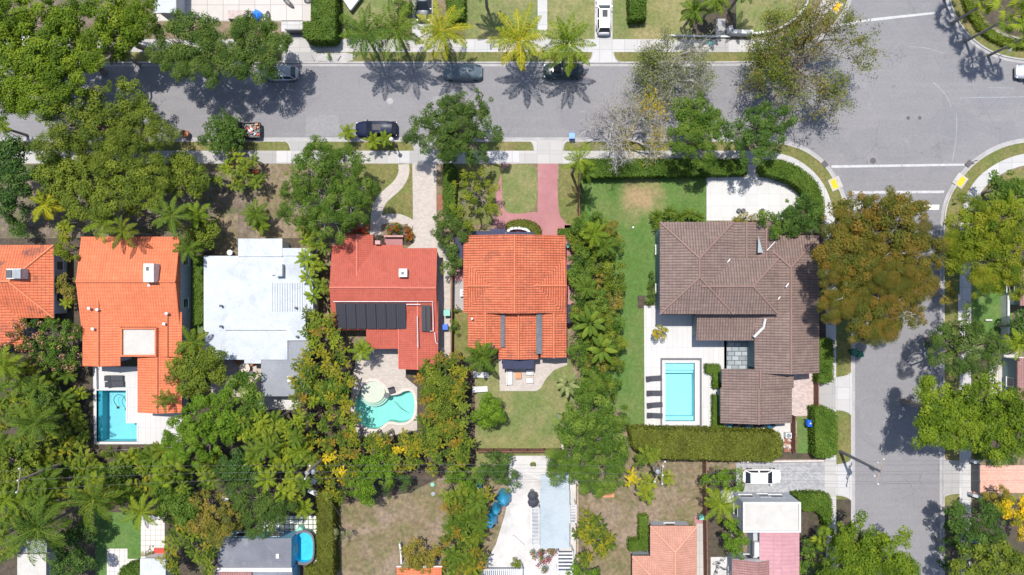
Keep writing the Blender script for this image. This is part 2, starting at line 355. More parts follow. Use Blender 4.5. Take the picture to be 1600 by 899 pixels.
class PB:
    """polygon builder in world coordinates with per-face material and uv"""
    def __init__(s): s.v = []; s.f = []; s.m = []; s.uv = []
    def face(s, pts, m=0, uv=None):
        i = len(s.v); s.v += [tuple(p) for p in pts]; s.f.append(tuple(range(i, i + len(pts)))); s.m.append(m)
        if uv is None:
            a, b, c = Vector(pts[0]), Vector(pts[1]), Vector(pts[2]); n = (b - a).cross(c - a)
            if n.length < 1e-9: n = Vector((0, 0, 1))
            n.normalize(); d = Vector((-n.y, n.x, 0))
            if d.length < 1e-3: d = Vector((1, 0, 0))
            d.normalize(); e = n.cross(d)
            uv = [(Vector(p).dot(d), Vector(p).dot(e)) for p in pts]
        s.uv.append(uv); return s
    def box(s, x0, y0, z0, x1, y1, z1, m=0, rz=0, c=None):
        P = [(x0, y0, z0), (x1, y0, z0), (x1, y1, z0), (x0, y1, z0), (x0, y0, z1), (x1, y0, z1), (x1, y1, z1), (x0, y1, z1)]
        if rz:
            cx, cy = c if c else ((x0 + x1) / 2, (y0 + y1) / 2); ca, sa = math.cos(rz), math.sin(rz)
            P = [(cx + (x - cx) * ca - (y - cy) * sa, cy + (x - cx) * sa + (y - cy) * ca, z) for x, y, z in P]
        for q in ((0, 3, 2, 1), (4, 5, 6, 7), (0, 1, 5, 4), (1, 2, 6, 5), (2, 3, 7, 6), (3, 0, 4, 7)): s.face([P[i] for i in q], m)
        return s
    def tube(s, pts, rad, sides=6, m=0, caps=True):
        q = tube(pts, rad, sides)
        for f in q: s.face([tuple(x) for x in f], m)
        if caps:
            s.face([tuple(f[0]) for f in q[:sides]][::-1], m); s.face([tuple(f[3]) for f in q[-sides:]], m)
        return s
    def lathe(s, prof, cx, cy, n=20, m=0, sx=1, sy=1):
        rings = [[(cx + r * math.cos(2 * PI * k / n) * sx, cy + r * math.sin(2 * PI * k / n) * sy, z) for k in range(n)] for r, z in prof]
        for a, b in zip(rings[:-1], rings[1:]):
            for k in range(n): s.face([a[k], a[(k + 1) % n], b[(k + 1) % n], b[k]], m)
        if prof[0][0] > 1e-3: s.face(rings[0][::-1], m)
        if prof[-1][0] > 1e-3: s.face(rings[-1], m)
        return s
    def prism(s, pts, z0, z1, m=0, mside=None):
        ms = m if mside is None else mside
        a = sum(pts[i][0] * pts[(i + 1) % len(pts)][1] - pts[(i + 1) % len(pts)][0] * pts[i][1] for i in range(len(pts)))
        if a < 0: pts = pts[::-1]
        for t in tessellate_polygon([[Vector((p[0], p[1], 0)) for p in pts]]):
            q = [Vector((pts[i][0], pts[i][1], 0)) for i in t]
            if (q[1] - q[0]).cross(q[2] - q[0]).z < 0: q = q[::-1]
            s.face([(v.x, v.y, z1) for v in q], m); s.face([(v.x, v.y, z0) for v in q[::-1]], m)
        for i in range(len(pts)):
            a, b = pts[i], pts[(i + 1) % len(pts)]
            s.face([(a[0], a[1], z0), (b[0], b[1], z0), (b[0], b[1], z1), (a[0], a[1], z1)], ms)
        return s
    def mesh(s, name, mats, base=None, bevel=0, smooth=False):
        me = bpy.data.meshes.new(name)
        b = base if base is not None else (0, 0, 0)
        me.from_pydata([(x - b[0], y - b[1], z - b[2]) for x, y, z in s.v], [], s.f)
        for m in mats: me.materials.append(M[m] if isinstance(m, str) else m)
        for p, m in zip(me.polygons, s.m): p.material_index = m
        ul = me.uv_layers.new(name='UVMap')
        ul.data.foreach_set('uv', [c for f in s.uv for p in f for c in p])
        import bmesh
        bm = bmesh.new(); bm.from_mesh(me); bmesh.ops.remove_doubles(bm, verts=bm.verts, dist=.0005)
        if bevel:
            es = [e for e in bm.edges if len(e.link_faces) == 2 and e.calc_face_angle(0) > .5]
            bmesh.ops.bevel(bm, geom=es, offset=bevel, segments=2, affect='EDGES', clamp_overlap=True)
        bm.to_mesh(me); bm.free()
        if smooth:
            me.polygons.foreach_set('use_smooth', [True] * len(me.polygons))
        me.update(); return me
    def obj(s, name, mats, parent=None, local=True, **kw):
        if isinstance(mats, (str, bpy.types.Material)): mats = (mats,)
        base = tuple(parent.location) if (parent is not None and local) else None
        if parent is not None and local and parent.parent is not None:
            p = parent; L = Vector((0, 0, 0))
            while p: L += p.location; p = p.parent
            base = tuple(L)
        return link(name, s.mesh(name, mats, base, **kw), parent)

def solo(pb, name, mats, label, cat, base, group=None, **kw):
    """a thing that is one mesh with its origin at its base"""
    if isinstance(mats, str): mats = (mats,)
    o = link(name, pb.mesh(name, mats, base, **kw)); o.location = base
    return lab(o, label, cat, group)

LAND = .10
def sheet(name, loops, z, mat, kind='structure', thick=0):
    """flat ground sheet; loops in survey px, first the outline and then holes"""
    if not isinstance(loops[0][0], (tuple, list)): loops = [loops]
    L = [[Vector(W(x, y)) for x, y in lp] for lp in loops]; flat = [v for lp in L for v in lp]
    pb = PB()
    for t in tessellate_polygon(L):
        q = [flat[i] for i in t]
        if (q[1] - q[0]).cross(q[2] - q[0]).z < 0: q = q[::-1]
        if (q[1] - q[0]).cross(q[2] - q[0]).length < 1e-7: continue
        pb.face([(v.x, v.y, z) for v in q])
    o = pb.obj(name, mat); o['kind'] = kind
    return o
def rect(x0, y0, x1, y1): return [(x0, y0), (x1, y0), (x1, y1), (x0, y1)]
def smooth(pts, k=2, closed=False):
    for _ in range(k):
        q = []; n = len(pts)
        rngi = range(n) if closed else range(n - 1)
        if not closed: q.append(pts[0])
        for i in rngi:
            a, b = pts[i], pts[(i + 1) % n]
            q += [(a[0] * .75 + b[0] * .25, a[1] * .75 + b[1] * .25), (a[0] * .25 + b[0] * .75, a[1] * .25 + b[1] * .75)]
        if not closed: q.append(pts[-1])
        pts = q
    return pts
def offset(pts, d):
    """path shifted sideways by d px (left of travel in px space, y down)"""
    out = []
    for i, p in enumerate(pts):
        a = pts[max(i - 1, 0)]; b = pts[min(i + 1, len(pts) - 1)]
        dx, dy = b[0] - a[0], b[1] - a[1]; l = math.hypot(dx, dy) or 1
        out.append((p[0] + dy / l * d, p[1] - dx / l * d))
    return out
def strip(path, w): return offset(path, w / 2) + offset(path, -w / 2)[::-1]
def ell(cx, cy, rx, ry, n=28): return [(cx + rx * math.cos(2 * PI * i / n), cy + ry * math.sin(2 * PI * i / n)) for i in range(n)]
# ================================================================ THE SETTING
nw = smooth([(-3000, 104), (600, 104), (1150, 104), (1195, 102), (1240, 88), (1285, 62), (1318, 32), (1334, -5), (1340, -60), (1340, -700), (1340, -3000)], 2)
ne = smooth([(1470, -3000), (1470, -300), (1472, -40), (1478, 8), (1492, 38), (1514, 66), (1545, 87), (1580, 98), (1640, 103), (1900, 104), (3600, 104)], 2)
se = smooth([(3600, 214), (1900, 214), (1620, 214), (1578, 219), (1545, 232), (1515, 253), (1492, 280), (1475, 310), (1468, 345), (1468, 500), (1469, 3000)], 2)
sw = smooth([(1336, 3000), (1336, 600), (1336, 400), (1333, 350), (1322, 305), (1303, 268), (1282, 244), (1250, 225), (1210, 216), (1150, 215), (400, 215), (-3000, 215)], 2)
sheet('road', nw + ne + se + sw, 0.0, 'asphalt')
for pth in (nw, ne, se, sw):
    sheet('gutter', offset(pth, 5.2) + pth[::-1], .012, 'gutter')
    a, b = offset(pth, 4.8), offset(pth, 7)
    pb = PB(); pb.prism([W(*p) for p in a + b[::-1]], -.02, .125); o = pb.obj('kerb', 'kerb'); o['kind'] = 'structure'
POOL_A = [(152, 610), (198, 610), (198, 661), (215, 661), (215, 690), (152, 690)]
POOL_B = smooth([(566, 602), (583, 593), (600, 603), (606, 618), (622, 617), (632, 611), (642, 610), (648, 622), (648, 645), (640, 658), (625, 661), (608, 657), (600, 664), (590, 671), (574, 669), (561, 660), (555, 645), (556, 628), (561, 616)], 2, True)
POOL_C = rect(1039, 567, 1085, 658)
def land(path, corners, holes=()):
    return sheet('ground', [offset(path, 6.8) + corners] + list(holes), LAND, 'dry')
land(nw, [(-3000, -3000)]); land(ne, [(3600, -3000)]); land(se, [(3600, 3000)])
land(sw, [(-3000, 3000)], [POOL_A, POOL_B, POOL_C])
sheet('terrain', [rect(-26000, -26000, 27000, 27000), rect(-2990, -2990, 3590, 2990)], .04, 'dry')

Z1, Z2, Z3, Z4, Z5 = LAND + .006, LAND + .012, LAND + .018, LAND + .024, LAND + .030
# verges
swalk_sw = smooth([(1298, 3000), (1298, 420), (1297, 345), (1286, 302), (1268, 276), (1242, 256), (1215, 247), (1180, 246), (-3000, 246)])
swalk_se = smooth([(3600, 247), (1625, 246), (1585, 252), (1550, 269), (1525, 292), (1509, 330), (1507, 420), (1507, 3000)])
swalk_nw = smooth([(-3000, 72), (1165, 72), (1210, 66), (1245, 50), (1275, 28), (1295, 3), (1305, -30), (1308, -3000)])
swalk_ne = smooth([(1500, -3000), (1502, -20), (1515, 20), (1537, 47), (1570, 64), (1620, 71), (3600, 72)])
for a, b in ((sw, swalk_sw), (se, swalk_se), (nw, swalk_nw), (ne, swalk_ne)): sheet('verge', offset(a, 6.9) + b[::-1], Z1 - .002, 'verge')
# sidewalks
sheet('sidewalk', rect(-3000, 236, 1200, 256), Z2, 'concrete')
sheet('sidewalk', strip(smooth([(1180, 246), (1215, 247), (1242, 256), (1268, 276), (1286, 302), (1297, 345), (1298, 420), (1298, 3000)]), 16), Z2 + .001, 'concrete_light')
sheet('sidewalk', rect(-3000, 62, 1180, 82), Z2, 'concrete')
sheet('sidewalk', strip(smooth([(1165, 72), (1210, 66), (1245, 50), (1275, 28), (1295, 3), (1305, -30), (1308, -3000)]), 17), Z2 + .001, 'concrete')
sheet('sidewalk', strip(smooth([(3600, 247), (1625, 246), (1585, 252), (1550, 269), (1525, 292), (1509, 330), (1507, 420), (1507, 3000)]), 18), Z2, 'concrete_light')
sheet('sidewalk', strip(smooth([(1500, -3000), (1502, -20), (1515, 20), (1537, 47), (1570, 64), (1620, 71), (3600, 72)]), 16), Z2, 'concrete_grey')
for x0, x1, m in ((343, 432, 'concrete_grey'), (433, 455, 'concrete_light'), (622, 640, 'concrete_light'), (760, 811, 'concrete_light'), (812, 858, 'concrete'), (640, 690, 'concrete_grey')):
    sheet('sidewalk', rect(x0, 236.3, x1, 255.7), Z3, m)
for x0, x1, m in ((895, 1000, 'concrete_light'), (1110, 1138, 'concrete_grey'), (1138, 1163, 'concrete_light'), (1163, 1180, 'concrete'), (725, 810, 'concrete_light')):
    sheet('sidewalk', rect(x0, 62.3, x1, 81.7), Z3, m)
# driveway aprons (flared to the kerb)
def apron_h(x0, x1, ya, yk, m='concrete', f=9):
    s = 1 if yk > ya else -1; r = abs(yk - ya)
    L = [(x0, ya), (x0 - 1, ya + s * r * .4), (x0 - f * .45, ya + s * r * .8), (x0 - f, yk)]
    Rr = [(x1, ya), (x1 + 1, ya + s * r * .4), (x1 + f * .45, ya + s * r * .8), (x1 + f, yk)]
    sheet('driveway_apron', L + Rr[::-1], .131, m)
    for e in (L, Rr): 
        pb = PB(); pb.prism([W(*p) for p in strip(smooth(e), 1.6)], .10, .165); o = pb.obj('kerb', 'kerb'); o['kind'] = 'structure'
apron_h(455, 481, 236, 221, 'concrete_grey'); apron_h(648, 682, 236, 221, 'concrete_grey'); apron_h(835, 879, 236, 221, 'concrete', 7)
apron_h(926, 958, 82, 98, 'concrete_light', 10); apron_h(443, 494, 82, 98, 'concrete_grey', 4)
def apron_v(y0, y1, xa, xk, m='concrete_light', f=9):
    s = 1 if xk > xa else -1; r = abs(xk - xa)
    T = [(xa, y0), (xa + s * r * .4, y0 - 1), (xa + s * r * .8, y0 - f * .45), (xk, y0 - f)]
    B = [(xa, y1), (xa + s * r * .4, y1 + 1), (xa + s * r * .8, y1 + f * .45), (xk, y1 + f)]
    sheet('driveway_apron', T + B[::-1], .131, m)
    for e in (T, B):
        pb = PB(); pb.prism([W(*p) for p in strip(smooth(e), 1.6)], .10, .165); o = pb.obj('kerb', 'kerb'); o['kind'] = 'structure'
apron_v(590, 640, 1305, 1330); apron_v(726, 773, 1305, 1330); apron_v(722, 770, 1498, 1474, 'concrete_grey', 6)
# corner ramps
def ramp(cx, cy, ang, wd, ln):
    c, s = math.cos(R(ang)), math.sin(R(ang))
    def q(u, v): return (cx + u * c - v * s, cy + u * s + v * c)
    sheet('kerb_ramp', [q(-wd * .8, -ln * .85), q(wd * .8, -ln * .85), q(wd * .8, ln * .55), q(-wd * .8, ln * .55)], .130, 'concrete')
    sheet('tactile_paving', [q(-7.5, -4.2), q(7.5, -4.2), q(7.5, 4.2), q(-7.5, 4.2)], .136, 'yellow')
ramp(1303, 288, 66, 12, 13); ramp(1501, 284, -55, 12, 13); ramp(1307, 12, -58, 12, 12)
for x, y, a in ((1288, 257, 48), (1513, 256, -45)):
    c, s = math.cos(R(a)), math.sin(R(a))
    sheet('drain_grate', [(x + u * c - v * s, y + u * s + v * c) for u, v in ((-5, -4), (5, -4), (5, 4), (-5, 4))], .14, 'iron')
# road markings
sheet('stop_line', [(1299, 258.6), (1507, 255.8), (1507, 259.2), (1299, 262.6)], .006, 'paint')
sheet('stop_line', [(1361, 29), (1461, 18.8), (1461.5, 22), (1361, 33.5)], .006, 'paint')
sheet('stop_line', [(1308, 38), (1359, 29.6), (1359, 33), (1309, 42)], .006, 'paint')
sheet('crossing_line', [(1330, 299), (1476, 298), (1474, 302), (1330, 303)], .006, 'paint')
sheet('crossing_line', [(1334, 320.5), (1468, 320), (1467, 328), (1335, 328)], .006, 'paint_cream')
for p, wd in (([(1458, 129), (1470, 139), (1479, 150), (1486, 167)], 1.6), ([(1494, 178), (1495, 200), (1493, 225), (1488, 252)], 1.4), ([(1420, 73), (1450, 75), (1475, 84)], 1.0), ([(1500, 153), (1580, 152), (1640, 150)], 1.4), ([(1545, 137), (1585, 138)], 1)):
    sheet('road_scuff', strip(smooth(p), wd), .005, 'chalk')
for q in (rect(478, 180, 530, 213), rect(676, 150, 716, 158)): sheet('road_patch', q, .004, 'asphalt_patch')
def disc_thing(name, x, y, r, m, label, cat, z=.014, group=None):
    x0, y0, _ = W(x, y); pb = PB(); pb.lathe([(r, 0.0), (r, z), (r * .82, z + .004), (r * .8, z - .002), (0.0, z - .001)], x0, y0, 20)
    return solo(pb, name, m, label, cat, (x0, y0, 0), group)
disc_thing('manhole_cover', 609.5, 158.5, .40, 'gutter', 'pale round manhole cover in the street above the dark blue car', 'manhole')
disc_thing('manhole_cover', 1364, 251.5, .36, 'iron', 'dark round manhole cover just above the stop line', 'manhole')
disc_thing('manhole_cover', 1419, 184.5, .22, 'iron', 'small dark cover in the junction, left one of a pair', 'manhole')
disc_thing('manhole_cover', 1437, 184.5, .22, 'iron', 'small dark cover in the junction, right one of a pair', 'manhole')

# ---- lots along the south side of the street
sheet('garden_soil', rect(-3000, 257, 400, 372), Z1, 'soil')
sheet('garden_soil', rect(400, 257, 520, 400), Z1, 'dry')
HA = [POOL_A]
sheet('garden_soil', [rect(-600, 372.5, 470, 1100), POOL_A], Z2, 'mulch')
sheet('garden_soil', [(470, 400), (700, 400), (700, 560), (745, 560), (745, 700), (690, 740), (640, 770), (525, 780), (525, 1100), (470, 1100)] if False else [[(470.5, 540), (560, 540), (700, 560), (742, 560), (742, 735), (690, 745), (640, 770), (525, 790), (525, 1100), (470.5, 1100)], POOL_B], Z2, 'mulch')
sheet('dry_lawn', [(526, 790), (640, 760), (690, 735), (742, 735), (760, 1100), (526, 1100)], Z1, 'dry')
sheet('dry_lawn', rect(903, 726, 1102, 1100), Z1, 'dry')
sheet('lawn', rect(560, 257, 645, 350), Z1, 'verge')
sheet('lawn', smooth([(783, 257), (838, 257), (840, 300), (836, 328), (820, 334), (795, 334), (786, 325), (784, 300)], 1, True), Z4, 'lawn_mid')
sheet('lawn', [(873, 257), (906, 257), (906, 352), (885, 350), (875, 338), (872, 320)], Z4, 'verge')
sheet('lawn', [(715, 257), (786, 257), (775, 300), (768, 350), (712, 352)], Z1, 'verge')
LAWNO = sheet('lawn', [(907, 277), (1103, 277), (1103, 348), (1030, 348), (1030, 476), (1007, 476), (1007, 672), (985, 672), (965, 640), (907, 640)], Z1, 'lawn')
# a worn straw coloured patch on the green lawn
m, t, p = nodes('lawn_with_dry_patch'); g = N(t); P = g.pos()
cc = Vector(W(1003, 309)); d = g.n('VectorMath', {0: P, 1: cc}, operation='DISTANCE').outputs['Value']
nz = g.noise(P, .6, 5, .65)
f = g.ramp(g.math('ADD', g.math('MULTIPLY', d, .22), g.math('MULTIPLY', nz, .9)), 1.15, .62)
f2 = g.ramp(g.noise(P, .17, 4, .6), .48, .66)
fn = g.ramp(g.noise(P, 3, 7, .78), .28, .72)
base = g.mix(g.ramp(g.noise(P, .5, 5, .6), .3, .7), (.066, .138, .022), (.092, .158, .034))
base = g.mix(g.math('MULTIPLY', f2, .5), base, (.165, .165, .06))
base = g.mix(f, base, (.29, .21, .11)); base = g.mix(.36, base, g.n('CombineColor', {0: fn, 1: fn, 2: fn}).outputs[0], 'OVERLAY')
t.links.new(base, p.inputs['Base Color']); p.inputs['Roughness'].default_value = .95
t.links.new(g.bump(fn, .6, .04), p.inputs['Normal']); M['lawn_patch'] = m
LAWNO.data.materials[0] = m
sheet('lawn', [(745, 560), (895, 560), (895, 735), (745, 735)], Z1, 'lawn_mid')
sheet('lawn', [(150, 800), (235, 800), (235, 900), (150, 900)], Z3, 'lawn')
sheet('lawn', [(1518, 430), (1580, 430), (1580, 560), (1518, 560)], Z1, 'lawn')
sheet('lawn', [(1700, 262), (1700, 335), (1518, 335), (1530, 304), (1550, 284), (1590, 264), (1620, 262)], Z1, 'verge')
sheet('lawn', rect(1244, 652, 1275, 708), Z1, 'lawn')
sheet('garden_soil', rect(1515, 560, 3000, 705), Z1, 'mulch'); sheet('garden_soil', rect(1518, 780, 3000, 1200), Z1, 'mulch')
sheet('garden_soil', rect(1474, 790, 1500, 1200), Z2, 'mulch')
sheet('garden_soil', rect(1249, 780, 1330, 1200), Z1, 'mulch')
sheet('garden_soil', rect(1104, 735, 1160, 1200), Z1, 'mulch')
sheet('garden_soil', [(1520, 335), (3000, 335), (3000, 429), (1520, 429)], Z1, 'mulch')
sheet('garden_soil', [(1103, 277), (1240, 277), (1262, 290), (1276, 315), (1288, 345), (1103, 345)], Z1, 'mulch'); sheet('garden_soil', rect(1262, 345, 1291, 590), Z1, 'mulch')
# north side lots
sheet('lawn', rect(533, 0, 620, 62), Z1, 'lawn_mid'); sheet('lawn', rect(728, -300, 840, 62), Z1, 'lawn_mid'); sheet('lawn', rect(855, -300, 928, 62), Z1, 'lawn_pale')
sheet('lawn', rect(958, -300, 985, 62), Z1, 'lawn_mid'); sheet('lawn', rect(985, -300, 1080, 62), Z1, 'lawn_pale')
sheet('lawn', [(1150, -300), (1290, -300), (1270, 5), (1240, 35), (1180, 52), (1150, 55)], Z1, 'lawn_mid')
sheet('garden_soil', rect(-3000, -300, 245, 62), Z1, 'soil')
sheet('garden_soil', rect(1080, -300, 1150, 56), Z1, 'mulch')
sheet('garden_soil', [(1515, -300), (3000, -300), (3000, 60), (1620, 60), (1575, 54), (1545, 38), (1525, 12), (1515, -30)], Z1, 'mulch')
sheet('patio', rect(245, -200, 486, 34), Z2, 'big_slab'); sheet('patio', rect(440, 33, 474, 50), Z2, 'concrete_light')
sheet('driveway', [(445, 49), (474, 49), (520, 62), (445, 62)], Z3, 'concrete_grey')
sheet('driveway', rect(644, -200, 676, 62), Z2, 'concrete_light'); sheet('driveway', rect(929, -200, 957, 62.2), Z4, 'concrete_light')
sheet('front_path', rect(840, -200, 855, 62), Z2, 'concrete_light'); sheet('front_path', rect(1118, 30, 1133, 62), Z2, 'concrete_grey')
sheet('planting_strip', smooth([(492, 86), (500, 83), (555, 83), (556, 97), (500, 97), (494, 92)], 1, True), Z3, 'kerb')
# white-roof left yard path etc.
sheet('front_path', rect(336, 335, 372, 398), Z3, 'dry')
sheet('hedge_bed', rect(300, 400, 318, 530), Z3, 'lawn')
sheet('patio', [[(146, 573), (233, 573), (233, 645), (285, 645), (285, 690), (262, 694), (216, 694), (148, 694)], POOL_A], Z4, 'white_deck')
sheet('patio', rect(330, 560, 412, 620), Z3, 'paver_pink'); sheet('patio', rect(405, 615, 470, 640), Z3, 'terrace')
# red roof lot: beige pavers
sheet('driveway', [(644.5, 256), (682, 256), (682, 345), (690, 388), (690, 420), (628, 420), (628, 395), (646, 380)], Z3, 'paver')
sheet('front_path', strip(smooth([(631, 257), (632, 272), (622, 290), (606, 303), (594, 315), (588, 335), (587, 368)]), 17), Z3 - .002, 'paver')
sheet('front_path', strip(smooth([(594, 345), (612, 340), (630, 343), (646, 352)]), 14), Z3 - .003, 'paver')
sheet('flower_bed', smooth([(605, 352), (618, 350), (632, 354), (643, 362), (645, 383), (632, 384), (606, 372)], 1, True), Z4, 'mulch')
sheet('patio', [[(560, 543), (634, 543), (634, 590), (652, 605), (652, 672), (605, 682), (560, 682), (548, 650), (550, 600)], POOL_B], Z3, 'paver')
sheet('side_path', rect(683, 384, 704, 560), Z1, 'paver')
sheet('side_path', rect(707, 372, 724, 410), Z1 if False else Z1 - .002, 'pinkdrive'); sheet('side_path', rect(707, 410, 727, 439), Z2, 'pinkdrive'); sheet('side_path', rect(707, 439, 727, 485), Z2, 'concrete_grey')
sheet('side_path', rect(707, 485, 733, 560), Z2 + .001, 'verge'); sheet('side_path', rect(882, 352, 895, 512), Z2, 'pinkdrive')
# pink driveway
sheet('driveway', rect(840, 256, 871, 345), Z3, 'pinkdrive')
sheet('driveway', [(786, 256), (808, 256), (800, 272), (790, 295), (788, 318), (793, 332), (840, 332), (840.5, 345), (885, 345), (893, 352), (893, 372), (768, 372), (772, 345), (776, 300)], Z2, 'pinkdrive')
sheet('driveway', [(871, 300), (873, 330), (880, 342), (893, 350), (871, 350)], Z2 + .001, 'pinkdrive')
sheet('patio', [(779, 558), (888, 558), (886, 570), (866, 578), (853, 592), (845, 606), (838, 611), (781, 611)], Z3, 'paver')
# brown roof lot: white terraces
sheet('patio', [(1103.5, 277), (1200, 277), (1240, 290), (1256, 308), (1250, 320), (1225, 345), (1103.5, 345)], Z3, 'patio_white')
sheet('patio', rect(1167, 257, 1192, 280), Z4, 'patio_white')
sheet('patio', [[(1006, 478), (1032, 478), (1032, 492), (1130, 492), (1130, 665), (1114, 672), (1007, 672)], POOL_C], Z3, 'white_deck')
sheet('patio', rect(1130, 532, 1135, 576), Z3, 'white_deck'); sheet('flagstone_patio', rect(1131, 530, 1180, 577), Z3, 'flagstone')
sheet('driveway', rect(1234, 582, 1278, 650), Z3, 'paver_pink'); sheet('driveway', [(1276, 590), (1305, 590), (1305, 640), (1276, 640)], Z3, 'concrete_grey')
sheet('yard', rect(1130, 658, 1244, 690), Z2, 'terrace'); 
sheet('driveway', rect(1150, 722, 1290, 773), Z2, 'paver_grey'); sheet('driveway', rect(1288, 718, 1306, 776), Z3, 'concrete')
sheet('side_path', rect(1088, 812, 1101, 1100), Z2, 'concrete')
sheet('patio', rect(1085, 806, 1098, 818), Z3, 'pinkdrive')
sheet('driveway', rect(1516, 725, 1530, 772), Z2, 'paver_salmon'); sheet('driveway', rect(1530, 727, 3000, 770), Z2, 'paver_salmon')
sheet('patio', [(795, 712), (903, 712), (903, 1100), (752, 1100), (758, 880), (775, 850), (790, 800), (795, 760)], Z2, 'terrace')
sheet('patio', rect(1490, 440, 1516, 505) if False else rect(1496, 460, 1514, 503), Z3, 'concrete_light')
sheet('patio', rect(1545, 548, 1590, 620), Z3, 'big_slab')
sheet('patio', rect(400, 806, 495, 880), Z3, 'tilepatch'); sheet('patio', rect(168, 857, 200, 912), Z4, 'tilegrid'); sheet('patio', rect(200, 873, 219, 886), Z4, 'tilegrid'); sheet('patio', rect(221, 805, 258, 880), Z4, 'tilegrid')
sheet('patio', rect(1110, 870, 1150, 912), Z3, 'terrace'); sheet('patio', rect(1125, 765, 1153, 785), Z3, 'terrace')
sheet('mulch_bed', rect(1225, 682, 1244, 706), Z3, 'redmulch'); sheet('flower_bed', rect(683, 305, 692, 328), Z2, 'redmulch')
sheet('flower_bed', rect(1030, 700, 1295, 722), Z1 - .002, 'mulch')
sheet('flower_bed', rect(996, 462, 1008, 482), Z2, 'mulch')

# ---- pools: basins really sunk into the ground
def pool(name, label, outline, zw, depth, basin_mat, cop_mat, cw, base_px, step=None, shelf=None):
    bx, by, _ = W(*base_px); r = root(name, label, 'swimming pool', (bx, by, LAND))
    P2 = [W(*p) for p in outline]
    if sum(P2[i][0] * P2[(i + 1) % len(P2)][1] - P2[(i + 1) % len(P2)][0] * P2[i][1] for i in range(len(P2))) < 0: P2 = P2[::-1]; outline = outline[::-1]
    pb = PB()
    for t in tessellate_polygon([[Vector((p[0], p[1], 0)) for p in P2]]):
        q = [Vector((P2[i][0], P2[i][1], -depth)) for i in t]
        if (q[1] - q[0]).cross(q[2] - q[0]).z < 0: q = q[::-1]
        pb.face([tuple(v) for v in q])
    for i in range(len(P2)):
        a, b = P2[i], P2[(i + 1) % len(P2)]
        pb.face([(b[0], b[1], -depth), (a[0], a[1], -depth), (a[0], a[1], LAND + .02), (b[0], b[1], LAND + .02)])
    pb.obj('basin', basin_mat, r)
    ins = PB()
    for t in tessellate_polygon([[Vector((p[0], p[1], 0)) for p in P2]]):
        q = [Vector((P2[i][0], P2[i][1], zw)) for i in t]
        if (q[1] - q[0]).cross(q[2] - q[0]).z < 0: q = q[::-1]
        ins.face([tuple(v) for v in q])
    ins.obj('water', 'water', r)
    if cw:
        n = len(P2); out = []
        for i in range(n):
            a, b, c = (Vector(P2[j % n][:2]) for j in (i - 1, i, i + 1))
            d1 = (b - a).normalized(); d2 = (c - b).normalized(); n1 = Vector((d1.y, -d1.x)); n2 = Vector((d2.y, -d2.x))
            nn = (n1 + n2); nn = nn / max(nn.length_squared / 2, .3)
            out.append((b.x + nn.x * cw, b.y + nn.y * cw))
        cp = PB()
        for i in range(n):
            j = (i + 1) % n
            a, b, c, d = P2[i], P2[j], out[j], out[i]; zt = LAND + .085
            cp.face([(a[0], a[1], zt), (d[0], d[1], zt), (c[0], c[1], zt), (b[0], b[1], zt)])
            cp.face([(d[0], d[1], 0), (c[0], c[1], 0), (c[0], c[1], zt), (d[0], d[1], zt)])
            cp.face([(b[0], b[1], -.15), (a[0], a[1], -.15), (a[0], a[1], zt), (b[0], b[1], zt)])
        cp.obj('coping', cop_mat, r)
    return r
pa = pool('swimming_pool', 'L-shaped blue pool behind the bright orange-roofed house', POOL_A, -.06, 1.5, 'pool_deep', 'coping_white', .14, (180, 650))
sx0, sy0, _ = W(152, 690); sx1, sy1, _ = W(158.5, 610)
PB().box(sx0 + .02, sy0 + .02, -1.5, sx1, sy1 - .02, -.22).obj('bench', plain('deep_blue_tile', (.03, .28, .36), .4), pa)
pbn = pool('swimming_pool', 'turquoise kidney-shaped pool with a round cream shelf', POOL_B, -.03, 1.1, 'pool_green', 'coping', .32, (600, 640))
cx, cy, _ = W(583, 611.5)
for nm, rr, zz in (('step', 1.95, -.55), ('step', 1.68, -.28), ('shelf', 1.42, .03)):
    PB().lathe([(rr, -1.09), (rr, zz), (0, zz)], cx, cy, 40).obj(nm, 'pool_cream', pbn)
pc = pool('swimming_pool', 'rectangular pale blue pool with a dark stone border by the brown-roofed house', POOL_C, -.05, 1.35, 'pool', 'coping_white', .36, (1062, 612))
x0, y0, _ = W(1039, 658); x1, y1, _ = W(1085, 567)
PB().box(x0 + .02, y1 - .9, -1.34, x1 - .02, y1 - .02, -.30).obj('step', 'pool', pc); PB().box(x0 + .02, y1 - 1.3, -1.34, x1 - .02, y1 - .91, -.6).obj('step', 'pool', pc)
PB().box(x0 + .02, y0 + .02, -1.34, x1 - .02, y0 + .5, -.4).obj('step', 'pool', pc)
for a in (rect(1031.5, 559.5, 1095.5, 562.5), rect(1031.5, 664.5, 1095.5, 667.5), rect(1031.5, 562.6, 1034, 664.4), rect(1093, 562.6, 1095.5, 664.4)):
    (xa, ya, _), (xb, yb, _) = W(*a[0]), W(*a[2]); PB().box(xa, yb, .1, xb, ya, .30).obj('border', 'coping_dark', pc)
